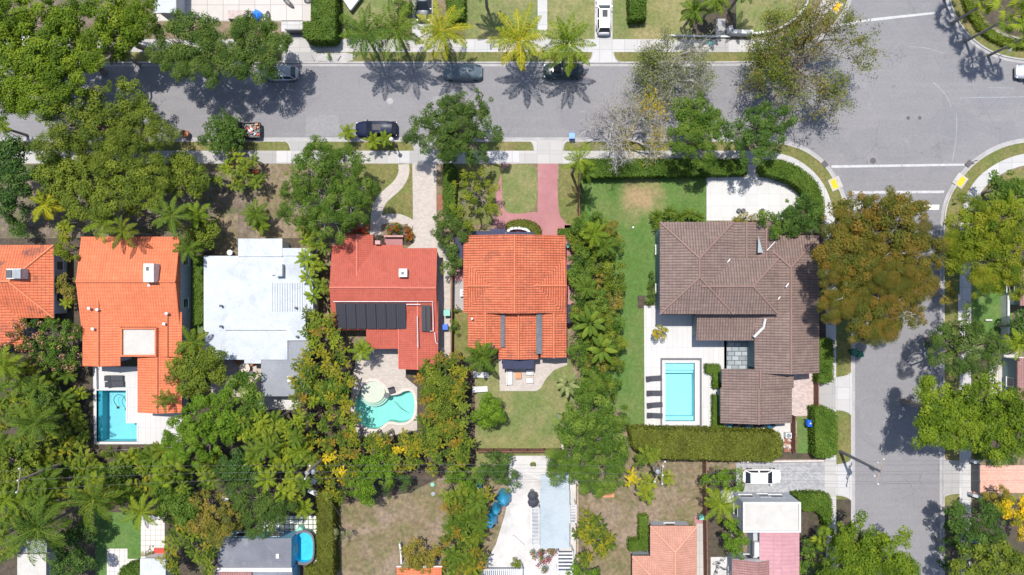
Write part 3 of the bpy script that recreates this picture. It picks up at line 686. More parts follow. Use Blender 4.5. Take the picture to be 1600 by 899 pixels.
# ================================================================ HOUSES
def wing_geo(roof, caps, walls, wg, i, mw=1):
    """wg = (x0,y0,x1,y1, axis, hips, ze, pitch[, inset]); rect in survey px at eave height"""
    x0, y0, x1, y1, ax, hips, ze, pitch = wg[:8]; inset = wg[8] if len(wg) > 8 else .45
    ze += i * .004; j = i * .003
    (ax0, ay1, _), (ax1, ay0, _) = W(x0, y0, ze), W(x1, y1, ze)
    ax0 -= j; ax1 += j; ay0 -= j; ay1 += j
    th = .16
    if ax in 'FP':
        roof.box(ax0, ay0, ze - .2, ax1, ay1, ze, 0)
        if ax == 'P':
            for b in ((ax0, ay0, ax1, ay0 + .2), (ax0, ay1 - .2, ax1, ay1), (ax0, ay0 + .2, ax0 + .2, ay1 - .2), (ax1 - .2, ay0 + .2, ax1, ay1 - .2)): roof.box(b[0], b[1], ze + .002, b[2], b[3], ze + .28, 1)
    elif ax in 'nsew':   # single slope falling to that side
        rise = pitch
        hz = {'n': lambda x, y: (ay1 - y), 's': lambda x, y: (y - ay0), 'e': lambda x, y: (ax1 - x), 'w': lambda x, y: (x - ax0)}[ax]
        C = [(ax0, ay0), (ax1, ay0), (ax1, ay1), (ax0, ay1)]; T = [(x, y, ze + hz(x, y) * rise) for x, y in C]; B = [(x, y, ze - th) for x, y in C]
        roof.face(T, 0); roof.face(B[::-1], 1)
        for a in range(4): b = (a + 1) % 4; roof.face([B[a], B[b], T[b], T[a]], 1)
    else:
        if ax == 'X':  # ridge runs east-west
            hw = (ay1 - ay0) / 2; ym = (ay0 + ay1) / 2; zr = ze + hw * pitch
            ra = ax0 + (hw if 'w' in hips else 0); rb = ax1 - (hw if 'e' in hips else 0)
            if rb < ra: ra = rb = (ra + rb) / 2
            Rr = [(ra, ym, zr), (rb, ym, zr)]
            SWc, SEc, NEc, NWc = (ax0, ay0, ze), (ax1, ay0, ze), (ax1, ay1, ze), (ax0, ay1, ze)
            roof.face([SWc, SEc, Rr[1], Rr[0]], 0); roof.face([NEc, NWc, Rr[0], Rr[1]], 0)
            roof.face([NWc, SWc, Rr[0]], 0 if 'w' in hips else 1); roof.face([SEc, NEc, Rr[1]], 0 if 'e' in hips else 1)
            hl = []
            if 'w' in hips: hl += [(SWc, Rr[0]), (NWc, Rr[0])]
            if 'e' in hips: hl += [(SEc, Rr[1]), (NEc, Rr[1])]
        else:
            hw = (ax1 - ax0) / 2; xm = (ax0 + ax1) / 2; zr = ze + hw * pitch
            ra = ay0 + (hw if 's' in hips else 0); rb = ay1 - (hw if 'n' in hips else 0)
            if rb < ra: ra = rb = (ra + rb) / 2
            Rr = [(xm, ra, zr), (xm, rb, zr)]
            SWc, SEc, NEc, NWc = (ax0, ay0, ze), (ax1, ay0, ze), (ax1, ay1, ze), (ax0, ay1, ze)
            roof.face([SEc, NEc, Rr[1], Rr[0]], 0); roof.face([NWc, SWc, Rr[0], Rr[1]], 0)
            roof.face([SWc, SEc, Rr[0]], 0 if 's' in hips else 1); roof.face([NEc, NWc, Rr[1]], 0 if 'n' in hips else 1)
            hl = []
            if 's' in hips: hl += [(SWc, Rr[0]), (SEc, Rr[0])]
            if 'n' in hips: hl += [(NWc, Rr[1]), (NEc, Rr[1])]
        C = [(ax0, ay0), (ax1, ay0), (ax1, ay1), (ax0, ay1)]
        roof.face([(x, y, ze - th) for x, y in C][::-1], 1)
        for a in range(4):
            b = (a + 1) % 4; roof.face([(*C[a], ze - th), (*C[b], ze - th), (*C[b], ze), (*C[a], ze)], 1)
        if caps is not None:
            for a, b in hl + [(Rr[0], Rr[1])]:
                if (Vector(a) - Vector(b)).length > .2: caps.tube([(a[0], a[1], a[2] + .02), (b[0], b[1], b[2] + .02)], .13, 6)
    wz = ze - th - .003
    walls.box(ax0 + inset, ay0 + inset, 0, ax1 - inset, ay1 - inset, wz, 0)
    return (ax0 + inset, ay0 + inset, ax1 - inset, ay1 - inset, wz)

def window(h, x, y, z, w, ht, d, mat='frame', door=False):
    """window or door on a wall point; d is the outward direction n/s/e/w"""
    nx, ny = {'n': (0, 1), 's': (0, -1), 'e': (1, 0), 'w': (-1, 0)}[d]; tx, ty = abs(ny), abs(nx)
    def bx(pb, u0, u1, z0, z1, o0, o1):
        xs = sorted((x + tx * u0 + nx * o0, x + tx * u1 + nx * o1)); ys = sorted((y + ty * u0 + ny * o0, y + ty * u1 + ny * o1))
        return pb.box(xs[0], ys[0], z0, xs[1], ys[1], z1)
    o = bx(PB(), -w / 2, w / 2, z, z + ht, -.02, .04).obj('door' if door else 'window', mat, h)
    if not door:
        bx(PB(), -w / 2 + .07, w / 2 - .07, z + .07, z + ht - .07, .03, .055).obj('pane', 'glass', o)
        bx(PB(), -w / 2 - .06, w / 2 + .06, z - .07, z - .01, -.01, .14).obj('sill', mat, o)
    else:
        bx(PB(), w / 2 - .15, w / 2 - .08, z + 1, z + 1.1, .041, .09).obj('handle', 'chrome', o)
    return o

def house(name, label, base_px, wings, rmat, wmat, cmat, wins=True, trim='white', cat='house'):
    bx, by, _ = W(*base_px); h = root(name, label, cat, (bx, by, 0))
    rf, cp, wl = PB(), PB(), PB(); boxes = []
    groups = {}
    for i, wg in enumerate(wings):
        mat_ = wg[9] if len(wg) > 9 else rmat
        rf_ = groups.setdefault(mat_, PB()); boxes.append(wing_geo(rf_, cp if cmat and mat_ == rmat else None, wl, wg, i))
    wl.obj('wall', wmat, h)
    for k, (mt, pb) in enumerate(groups.items()):
        o = pb.obj('roof', (mt, trim if mt != 'solar' else 'black'), h)
    if cp.v: cp.obj('ridge_cap', cmat, h)
    if wins:
        for (a, b, c, d, z) in boxes[:4]:
            if z < 2: continue
            for lv in ((1.0,) if z < 4.6 else (1.0, 3.9)):
                n = max(1, int((c - a) / 3.4))
                for q in range(n):
                    xx = a + (q + .5) * (c - a) / n
                    if free(boxes, xx, d + .3, (a, b, c, d, z)): window(h, xx, d, lv, 1.2, 1.15, 'n')
                    if free(boxes, xx, b - .3, (a, b, c, d, z)): window(h, xx, b, lv, 1.4, 1.15, 's')
                n = max(1, int((d - b) / 3.4))
                for q in range(n):
                    yy = b + (q + .5) * (d - b) / n
                    if free(boxes, c + .3, yy, (a, b, c, d, z)): window(h, c, yy, lv, 1.1, 1.15, 'e')
                    if free(boxes, a - .3, yy, (a, b, c, d, z)): window(h, a, yy, lv, 1.1, 1.15, 'w')
    return h, boxes
def free(boxes, x, y, me):
    for b in boxes:
        if b is me or b == me: continue
        if b[0] - .6 < x < b[2] + .6 and b[1] - .6 < y < b[3] + .6: return False
    return True
def B(px0, py0, px1, py1, z0, z1, m=0, pb=None):
    """box whose top rectangle is seen at the given survey px"""
    (a, d, _), (c, b, _) = W(px0, py0, z1), W(px1, py1, z1)
    return (pb or PB()).box(a, b, z0, c, d, z1, m)
def pipe(h, x, y, z, m='frame', r=.09, ht=.45):
    a, b, _ = W(x, y, z); return PB().tube([(a, b, z - .5), (a, b, z + ht)], r, 8).lathe([(r * 1.5, z + ht), (r * 1.5, z + ht + .08), (0, z + ht + .12)], a, b, 8).obj('vent_pipe', m, h)

# A: old orange tile house at the left edge
hA, _ = house('house', 'left-most house with a stained orange hip roof and dark patches', (20, 450), [(-120, 383, 84, 497, 'X', 'e', 3.3, .34), (-60, 470, 36, 540, 'Y', '', 3.2, .3)], 'r_orange_dirty', 'bluewall', 'ridge_orange')
c = B(10, 420, 33, 436, 3.6, 5.3).obj('chimney', 'white', hA)
B(9, 422, 18, 434, 5.302, 5.42).obj('vent', 'dkgrey', c); B(20, 421, 32, 435, 5.303, 5.5).obj('cap', 'grey', c)
# B: bright orange house with the pool
hB, _ = house('house', 'bright orange tiled house with a white flat deck roof over its rear', (205, 480), [
    (127, 370, 281, 511, 'X', '', 3.4, .20, .2), (126, 409, 176, 461.5, 'Y', 'n', 3.46, .3, .5), (129, 458, 188, 572, 'Y', '', 3.35, .27),
    (244, 488, 284, 557, 'Y', '', 3.36, .27), (215, 556, 284, 645, 'Y', '', 2.95, .22), (190, 512, 246, 557, 'P', '', 3.62, 0, .3, 'r_flat')], 'r_orange', 'bluewall', 'ridge_dkorange', trim='r_orange')
c = B(224, 412, 240, 441, 3.6, 5.5).obj('chimney', 'white', hB); B(228, 417, 232, 423, 5.502, 5.56).obj('vent', 'dkgrey', c)
for x, y in ((141, 482), (147, 514), (154, 484), (258, 506), (262, 490), (235, 446)): pipe(hB, x, y, 4.0, 'frame', .12, .3)
# C: white flat-roofed house
hC, _ = house('house', 'white-roofed house between the orange and the red tiled houses', (405, 480), [
    (318, 400, 376, 516, 'e', '', 3.25, -.012, .25), (372, 373, 441, 401, 'F', '', 3.5, 0, .25), (375.5, 400.5, 477, 516, 'w', '', 3.38, -.012, .25), (440, 388, 487, 400, 'F', '', 3.42, 0, .25),
    (476, 400, 489, 490, 'F', '', 3.36, 0, .25), (320, 515, 352, 562, 'F', '', 3.2, 0, .25), (351, 517, 449, 562, 's', '', 3.16, .02, .25), (382, 561.5, 408, 568, 'F', '', 3.12, 0, .25),
    (448, 515, 480, 532, 'F', '', 3.3, 0, .25), (448.5, 532, 483, 563, 'F', '', 3.0, 0, .25, 'r_grey'), (408.5, 562, 483, 619, 's', '', 2.95, .01, .25, 'r_grey')], 'r_white', 'white', None, trim='r_white')
c = B(430, 413, 441, 432, 3.3, 4.2).obj('roof_vent', 'grey', hC); B(424, 414, 432, 430, 3.3, 3.65).obj('curb', 'r_white', c)
for x, y in ((346, 478), (346, 510), (463, 481), (465, 526), (458, 590)): pipe(hC, x, y, 3.5, 'dkgrey', .1, .25)
pb = PB()
for xx in np.arange(425, 478, 3.9): B(xx, 442, xx + .5, 487, 3.40, 3.435, 0, pb)
pb.obj('roof_batten', 'r_white', hC)
B(449, 588, 458, 597, 2.9, 3.3).obj('roof_unit', 'frame', hC)
# D: red roof house with solar collectors
hD, _ = house('house', 'red-roofed house with black solar collectors and a kidney pool behind', (605, 470), [
    (519, 383, 630, 560, 'X', '', 3.3, .23), (536, 367, 583, 430, 'Y', '', 3.45, .32), (629.5, 388, 684, 540, 'X', '', 3.36, .235, .3), (623, 476, 684.5, 577, 'Y', '', 3.5, .22), (573, 514, 624, 545, 's', '', 3.2, .2)][0:0] + [
    (519, 383, 630, 516, 'X', '', 3.3, .25), (536, 367, 583, 440, 'Y', '', 3.42, .36), (629.5, 388, 683, 512, 'X', '', 3.38, .25, .3), (623, 470, 684.5, 577, 'Y', '', 3.5, .25), (573, 510, 624, 545, 's', '', 3.12, .12)], 'r_red', 'bluewall', 'ridge_red', trim='r_red')
def slope_panel(h, px0, py0, px1, py1, z0, z1, nx, name='solar_panel', mat='solar', tk=.07):
    (a, d, _), (c, _, _) = W(px0, py0, z0), W(px1, py0, z0); (_, b, _) = W(px0, py1, z1)
    for k in range(nx):
        xa = a + (c - a) * k / nx + .03; xb = a + (c - a) * (k + 1) / nx - .03; pb = PB()
        T = [(xa, b, z1), (xb, b, z1), (xb, d, z0), (xa, d, z0)]; Bm = [(x, y, z - tk) for x, y, z in T]
        pb.face(T); pb.face(Bm[::-1])
        for i in range(4): j = (i + 1) % 4; pb.face([Bm[i], Bm[j], T[j], T[i]])
        pb.obj(name, mat, h)
zr = 3.3 + .25 * 5.05
slope_panel(hD, 524, 474, 634, 514, 4.36, 3.80, 7)
slope_panel(hD, 658, 477, 673, 518, 4.55, 4.30, 2)
c = B(623, 420, 636, 433, 3.8, 5.0).obj('chimney', 'white', hD); B(627, 425, 631, 429, 5.002, 5.05).obj('vent', 'dkgrey', c)
pb = PB()
for seg in ([(521, 471.5, 4.5), (634, 471.5, 4.5), (676, 471.5, 4.5), (677, 517, 4.28), (672, 518, 4.3)], [(635, 476, 4.45), (657, 476, 4.62)], [(652, 494, 4.66), (653, 543, 4.72)], [(679, 519, 4.2), (681, 535, 4.15), (684, 538, 4.0)]):
    pb.tube([W(x, y, z) for x, y, z in seg], .05, 5)
pb.obj('water_pipe', 'frame', hD)
B(586, 376, 594, 382, .1, 3.9).obj('porch_chimney', 'pinkwall', hD); B(601, 371, 629, 383, .1, .6).obj('porch', 'pinkdrive', hD); B(600, 368, 630, 370.5, .1, 1.3).obj('porch_wall', 'pinkwall', hD)
B(622, 474, 623.5, 576, 3.5, 3.62).obj('gutter', 'ridge_red', hD)
# E: orange barrel tile house in the middle
E = dict(ze=3.3)
hE, _ = house('house', 'central orange barrel-tile house with grey valley strips and navy awnings', (808, 465), [
    (724, 368, 884, 489, 'Y', '', 3.3, .28), (731, 406, 800, 488, 'X', '', 3.32, .28), (830, 403, 884.5, 490, 'X', '', 3.32, .28), (731, 440, 786, 545, 'Y', '', 3.3, .28),
    (779, 488, 841, 561, 'Y', '', 3.12, .24), (845, 470, 885, 559, 'Y', '', 3.14, .26)], 'r_orange_old', 'white', 'ridge_dkorange', trim='r_orange_old')
B(782.5, 488, 789, 543, 3.0, 3.62).obj('valley', 'underlay', hE); B(838, 488, 847, 553, 3.0, 3.55).obj('valley', 'underlay', hE)
def awning(h, x0, y0, x1, y1, za, zb, d):
    pb = PB(); (a, dd, _), (c, b, _) = W(x0, y0, (za + zb) / 2), W(x1, y1, (za + zb) / 2)
    Z = {'n': (za, za, zb, zb), 's': (zb, zb, za, za), 'w': (zb, za, za, zb), 'e': (za, zb, zb, za)}[d]
    T = list(zip((a, c, c, a), (b, b, dd, dd), Z)); L = [(x, y, zb - .22) for x, y, z in T]
    pb.face(T); pb.face([(x, y, z - .02) for x, y, z in T][::-1])
    for i in range(4): j = (i + 1) % 4; pb.face([L[i], L[j], T[j], T[i]])
    return pb.obj('awning', 'navy', h)
awning(hE, 709, 371, 723.5, 411, 2.9, 2.3, 'w'); awning(hE, 737, 361, 766, 369, 2.9, 2.4, 'n'); awning(hE, 766, 357.5, 790, 369.5, 3.0, 2.4, 'n'); awning(hE, 791, 362.5, 834, 369, 2.9, 2.5, 'n')
awning(hE, 885, 414, 896, 434, 2.9, 2.3, 'e'); awning(hE, 886, 476, 898, 505, 2.9, 2.3, 'e'); awning(hE, 785, 561, 834, 577, 2.9, 2.4, 's')
pipe(hE, 738, 498, 3.7); pipe(hE, 769.5, 541, 3.6)
# F: big brown house
hF, _ = house('house', 'large brown-tiled house with many hips beside the rectangular pool', (1150, 480), [
    (1031, 347, 1146, 491, 'Y', 'ns', 5.6, .30, .55), (1092, 404, 1216, 491.2, 'X', 'e', 5.6, .30, .55), (1143, 348, 1186, 420, 'Y', '', 4.7, .26), (1181, 346, 1210, 425, 'Y', '', 4.6, .3),
    (1179, 368, 1280, 583, 'Y', 'n', 3.9, .32), (1088, 489, 1192, 532, 's', '', 3.6, .16, .4), (1128, 577, 1240, 606.5, 'Y', '', 3.25, .2), (1126, 606.5, 1237, 661, 'Y', '', 3.1, .2)], 'r_brown', 'tealwall', 'ridge_brown', trim='r_brown')
for a, b in (((1104, 447, 5.9), (1141, 405, 5.75)), ((1198, 392, 5.3), (1211, 378, 5.0)), ((1215, 469, 5.3), (1219, 464, 5.3)), ((1228, 449, 5.4), (1232, 443, 5.4))): PB().tube([W(*a), W(*b)], .07, 5).obj('valley_flashing', 'frame', hF)
PB().tube([W(1196, 498, 4.6), W(1193, 512, 4.4), W(1178, 527, 4.2)], .16, 6).obj('valley_flashing', 'frame', hF)
PB().face([W(1185, 368, 5.6), W(1184, 395, 5.6), W(1192, 395, 5.25)]).face([W(1185, 368, 5.55), W(1192, 395, 5.2), W(1184, 395, 5.55)]).obj('skylight', 'r_blue', hF)
# G: blue-roofed patio building, H: salmon tile house, I: pink/white house and others along the bottom
hG, _ = house('garden_pavilion', 'pale blue flat-roofed building between two white slatted pergolas', (866, 810), [(844, 765, 890, 857, 'F', '', 2.9, 0, .25), (845, 742, 889, 765, 'F', '', 2.84, 0, .8)], 'r_blue', 'white', None, trim='r_blue', cat='pavilion')
hH, _ = house('house', 'salmon hip-roofed house at the bottom edge with pale grey walls', (1040, 880), [(1016, 822, 1089, 990, 'Y', 'n', 3.3, .30, .5), (988, 869, 1050, 990, 'X', 'w', 3.26, .30, .5)], 'r_salmon', 'greywall', 'ridge_salmon', trim='r_salmon')
hI, _ = house('house', 'white flat-roofed house with a pink metal roof wing beside the grey paved drive', (1205, 830), [(1160, 784, 1250, 831, 'P', '', 3.9, 0, .02, 'r_flat'), (1187, 829, 1249, 990, 'Y', '', 3.3, .12, .2, 'r_pink'), (1144, 874, 1215, 990, 'Y', '', 3.1, .3, .3, 'r_maroon'), (1189, 831, 1248, 835, 'F', '', 3.8, 0, .02, 'r_pink')][:3], 'r_flat', 'greywall', None, trim='white')
for x in (1176, 1224):
    a, b, _ = W(x, 784.2, 3.9); o = window(hI, a, b - .02, 1.3, 1.5, 1.1, 'n')
B(1179, 848, 1190, 870, 2.4, 3.1).obj('roof_unit', 'frame', hI); B(1177, 833, 1196, 873, .1, 2.3).obj('side_wall', 'greywall', hI)
hJ, _ = house('house', 'dark grey flat-roofed house with a sky blue side wall next to the oval pool', (400, 880), [(340, 842, 455, 893, 'n', '', 3.0, .012, .05), (336, 892, 457, 1000, 'F', '', 3.2, 0, .05)], 'r_dark', 'skyblue', None, trim='frame')
B(339, 888, 456, 894, 3.05, 3.32).obj('parapet', 'frame', hJ); B(431, 866, 436, 873, 3, 3.25).obj('roof_vent', 'frame', hJ); B(340, 894.5, 393, 1000, 3.202, 3.5).obj('tile_strip', 'r_maroon', hJ)
hK, _ = house('house', 'orange-tiled roof corner with white verges at the bottom centre', (655, 920), [(620, 886, 690, 1010, 'Y', '', 3.0, .2, .3)], 'r_orange', 'white', None, trim='frame')
B(619, 885, 691, 886.5, 2.9, 3.15).obj('verge_board', 'frame', hK)
hL, _ = house('garden_shed', 'small white-roofed shed at the bottom left under a coconut palm', (50, 885), [(27, 866, 72, 960, 'F', '', 2.6, 0, .2)], 'r_flat', 'greywall', None, trim='frame', wins=False, cat='shed')
B(27, 845, 73, 864, 1.6, 2.4).obj('lean_to_roof', 'r_grey', hL)
hM, _ = house('garden_shed', 'white metal-roofed shed behind the red bench at the bottom left', (240, 890), [(219, 873, 259, 980, 'n', '', 2.7, .03, .2)], 'r_white', 'white', None, trim='frame', wins=False, cat='shed')
hN, _ = house('carport', 'white canopy roof at the top left between two trees', (257, 5), [(240, -60, 275, 21, 'Y', '', 3.2, .15, .3)], 'r_white', 'greywall', None, trim='frame', wins=False, cat='canopy')
hO, _ = house('house', 'house with a dark red tiled edge at the right side above the dark tree', (1620, 450), [(1594, 421, 1720, 478, 'F', '', 3.2, 0, .1)], 'r_maroon', 'tealwall', None, trim='frame')
hP, _ = house('house', 'teal-walled house at the right edge below the dark tree', (1640, 600), [(1590, 560, 1740, 640, 'F', '', 3.0, 0, .2)], 'r_maroon', 'tealwall', None, trim='frame')
# pergolas
def pergola(label, x0, y0, x1, y1, z, pitch_px, along, base):
    r = root('pergola', label, 'pergola', base, None)
    n = int(abs((y1 - y0) if along == 'x' else (x1 - x0)) / pitch_px)
    for k in range(n):
        t = (k + .5) / n
        if along == 'x': B(x0, y0 + (y1 - y0) * t - pitch_px * .22, x1, y0 + (y1 - y0) * t + pitch_px * .22, z - .09, z).obj('slat', 'frame', r)
        else: B(x0 + (x1 - x0) * t - pitch_px * .22, y0, x0 + (x1 - x0) * t + pitch_px * .22, y1, z - .09, z).obj('slat', 'frame', r)
    for b in (((x0, y0, x0 + 1.4, y1), (x1 - 1.4, y0, x1, y1)) if along == 'x' else ((x0, y0, x1, y0 + 1.4), (x0, y1 - 1.4, x1, y1))): B(*b, z - .22, z - .095).obj('beam', 'frame', r)
    for px_, py_ in ((x0 + 1, y0 + 1), (x1 - 1, y0 + 1), (x0 + 1, y1 - 1), (x1 - 1, y1 - 1)):
        a, b, _ = W(px_, py_, z); PB().box(a - .06, b - .06, .1, a + .06, b + .06, z - .23).obj('post', 'frame', r)
    return r
pergola('white slatted pergola on the left of the pale blue roof', 829, 794, 843, 854, 2.7, 2.1, 'x', W(836, 825, .1))
pergola('short white slatted pergola on the right of the pale blue roof', 889.5, 789, 901, 818, 2.7, 2.3, 'x', W(895, 803, .1))
pergola('white slatted pergola below the pale blue roof by the magenta bush', 871, 862, 896, 896, 2.5, 5.6, 'x', W(884, 880, .1))
pergola('long slatted pergola at the bottom edge below the white terrace', 742, 890, 816, 912, 2.6, 3.2, 'y', W(780, 900, .1))
# ================================================================ VEGETATION
def crown_arrays(lobes, k=1.5, rc=.62, leaf=.30, dens=1.0, vr=.62, gap=0.0, under=.35):
    """lobes: world (x,y,z,R). Clumps of leaves spread through each lobe's dome."""
    Ps, Ns, Ss, Ts, CL = [], [], [], [], []
    for (x, y, z, Rr) in lobes:
        nc = max(5, int(k * PI * Rr * Rr * 1.35))
        d = rdir(nc); d[:, 2] = np.where(d[:, 2] < -under, -d[:, 2], d[:, 2])
        ph = rng.uniform(0, 6.28, 3); ang = np.arctan2(d[:, 1], d[:, 0])
        wob = 1 + .13 * np.sin(3 * ang + ph[0]) + .09 * np.sin(5 * ang + ph[1]) + .06 * np.sin(9 * ang + ph[2])
        rad = Rr * rng.uniform(.30, 1.0, nc) ** .40 * wob
        C = np.array([x, y, z]) + d * rad[:, None] * np.array([1, 1, vr])
        if gap: C = C[rng.random(len(C)) > gap]
        nc = len(C); rcs = rc * rng.uniform(.55, 1.45, nc)
        ct = rng.normal(.5, .24, nc)
        leaf = leaf * .92; nl = np.maximum(6, (dens * 95 * (rcs / .62) ** 2 * (.30 / leaf) ** 2 * .62)).astype(int)
        idx = np.repeat(np.arange(nc), nl); n = len(idx)
        dd = rdir(n); dd[:, 2] = np.abs(dd[:, 2]) * np.where(rng.random(n) < .8, 1, -1)
        P = C[idx] + dd * (rcs[idx] * rng.uniform(.5, 1.0, n))[:, None] * np.array([1, 1, .75])
        Nn = unit(dd * 1.0 + np.array([0, 0, .6]) + rng.normal(size=(n, 3)) * .42)
        Ps.append(P); Ns.append(Nn); Ss.append(leaf * rng.uniform(.6, 1.35, n)); Ts.append(ct[idx] + rng.normal(0, .13, n)); CL.append(C)
    return np.concatenate(Ps), np.concatenate(Ns), np.concatenate(Ss), np.concatenate(Ts), np.concatenate(CL)

def limb(a, b, r0, r1, wig=.12, n=5):
    a, b = np.array(a, float), np.array(b, float); L = np.linalg.norm(b - a)
    pts = [a + (b - a) * t + (rng.normal(size=3) * wig * L * math.sin(PI * t) * .5 if 0 < t < 1 else 0) for t in np.linspace(0, 1, n)]
    return pts, list(np.linspace(r0, r1, n))

def tree(name, label, cat, x, y, lobes_px, ztop, mat, group=None, twigs=.35, trunk=True, bark='bark', extra=None, **kw):
    """x,y: where the crown centre is seen; lobes (px,py,r px)"""
    L = []
    for l in lobes_px:
        zt = ztop - (l[3] if len(l) > 3 else rng.uniform(0, .14) * ztop)
        Rr = l[2] / K * (H - zt) / H; zc = max(zt - Rr * kw.get('vr', .62) * .95, Rr * .35)
        L.append((*W(l[0], l[1], zc)[:2], zc, Rr))
    cx = sum(a[0] * a[3] for a in L) / sum(a[3] for a in L); cy = sum(a[1] * a[3] for a in L) / sum(a[3] for a in L)
    base = (cx, cy, LAND - .02); r = root(name, label, cat, base, group)
    P, Nn, Sz, T, CL = crown_arrays(L, **kw)
    keep = P[:, 2] > .15; P, Nn, Sz, T = P[keep], Nn[keep], Sz[keep], T[keep]
    Q = leafquads(P, Nn, Sz)
    link('crown' if trunk else 'foliage', quadmesh('crown', Q, T, (mat,), base=base), r)
    # trunk and limbs
    q = []; tr = max(.10, .018 * ztop + .025 * math.sqrt(sum(a[3] ** 2 for a in L)))
    zf = min(a[2] for a in L) * .55 if trunk else .1
    fork = np.array([cx + rng.normal() * .15, cy + rng.normal() * .15, zf])
    if trunk:
        p, rr = limb((cx, cy, 0.0), fork, tr * 1.25, tr, .04); q += tube(p, rr, 7)
    for a in L:
        c = np.array(a[:3]) - np.array([0, 0, a[3] * .1]); p, rr = limb(fork, c, tr * .62, tr * .3, .18); q += tube(p, rr, 5)
        near = CL[np.linalg.norm(CL - c, axis=1) < a[3] * 1.1]; m = int(len(near) * twigs)
        for e in near[rng.permutation(len(near))[:m]]:
            s = p[rng.integers(2, 5)]; pp, r2 = limb(s, e, tr * .2, .02, .2, 4); q += tube(pp, r2, 3)
    link('trunk', quadmesh('trunk', q, None, (bark,), base=base), r)
    if extra:
        nm, em, cnt, sz = extra; ii = rng.permutation(len(CL))[:cnt]; top = CL[ii]; n = len(top) * 16
        PP = np.repeat(top, 16, 0) + rdir(n) * .28 + np.array([0, 0, .3]); NN = unit(rng.normal(size=(n, 3)) + np.array([0, 0, 1.2]))
        link(nm, quadmesh(nm, leafquads(PP, NN, np.full(n, sz), .8), rng.random(n), (em,), base=base), r)
    return r

def branchy(name, label, cat, cx_, cy_, r_px, ztop, mat, bark='bark_grey', leafsets=(), cover=.5, leaf=.2, seed=1, zf=2.2, levels=4, nlimb=7, group=None, dens=1.0):
    """open tree: real branching skeleton with sparse leaves; leafsets are (px,py,r px,mat) patches"""
    st = np.random.default_rng(seed); Rr = r_px / K * (H - ztop * .8) / H; x, y, _ = W(cx_, cy_, ztop * .75)
    base = (x, y, LAND - .02); r = root(name, label, cat, base, group); q = []; tips = []
    q += tube([(x, y, 0), (x + .1, y, zf * .6), (x, y + .1, zf)], [.34, .28, .25], 7)
    def grow(p, d, L, rad, lv):
        pts = [p]; dd = d.copy()
        for i in range(3):
            dd = dd + st.normal(size=3) * .22; dd[2] += .06; dd /= np.linalg.norm(dd); pts.append(pts[-1] + dd * L / 3)
        q.extend(tube(pts, [rad, rad * .85, rad * .7, rad * .55], 5 if lv > 2 else 3))
        if lv == 0: tips.append(pts[-1]); return
        if lv <= 2: tips.append(pts[2])
        for k in range(3 if lv > 1 else 4):
            nd = dd + st.normal(size=3) * .62; nd[2] = nd[2] * .55 + .10; nd /= np.linalg.norm(nd)
            grow(pts[st.integers(1, 4)] if k else pts[3], nd, L * st.uniform(.6, .8), rad * .56, lv - 1)
    for k in range(nlimb):
        a = 2 * PI * k / nlimb + st.uniform(-.3, .3); e = st.uniform(.25, .85)
        grow(np.array([x, y, zf]), np.array([math.cos(a) * math.cos(e), math.sin(a) * math.cos(e), math.sin(e)]), Rr * .42 * st.uniform(.8, 1.15), .13, levels)
    link('trunk', quadmesh('trunk', q, None, (bark,), base=base), r)
    T = np.array(tips)
    for (lx, ly, lr, m, cov) in leafsets:
        a, b, _ = W(lx, ly, ztop * .75); rr = lr / K
        dist = np.linalg.norm(T[:, :2] - np.array([a, b]), axis=1); sel = T[(dist < rr) & (st.random(len(T)) < cov)]
        if not len(sel): continue
        n = int(16 * dens); PP = np.repeat(sel, n, 0) + st.normal(size=(len(sel) * n, 3)) * .30
        NN = unit(st.normal(size=PP.shape) + np.array([0, 0, .8])); tt = np.repeat(st.random(len(sel)), n) * .7 + st.random(len(PP)) * .3
        link('crown', quadmesh('crown', leafquads(PP, NN, leaf * st.uniform(.6, 1.3, len(PP))), tt, (m,), base=base), r)
    return r

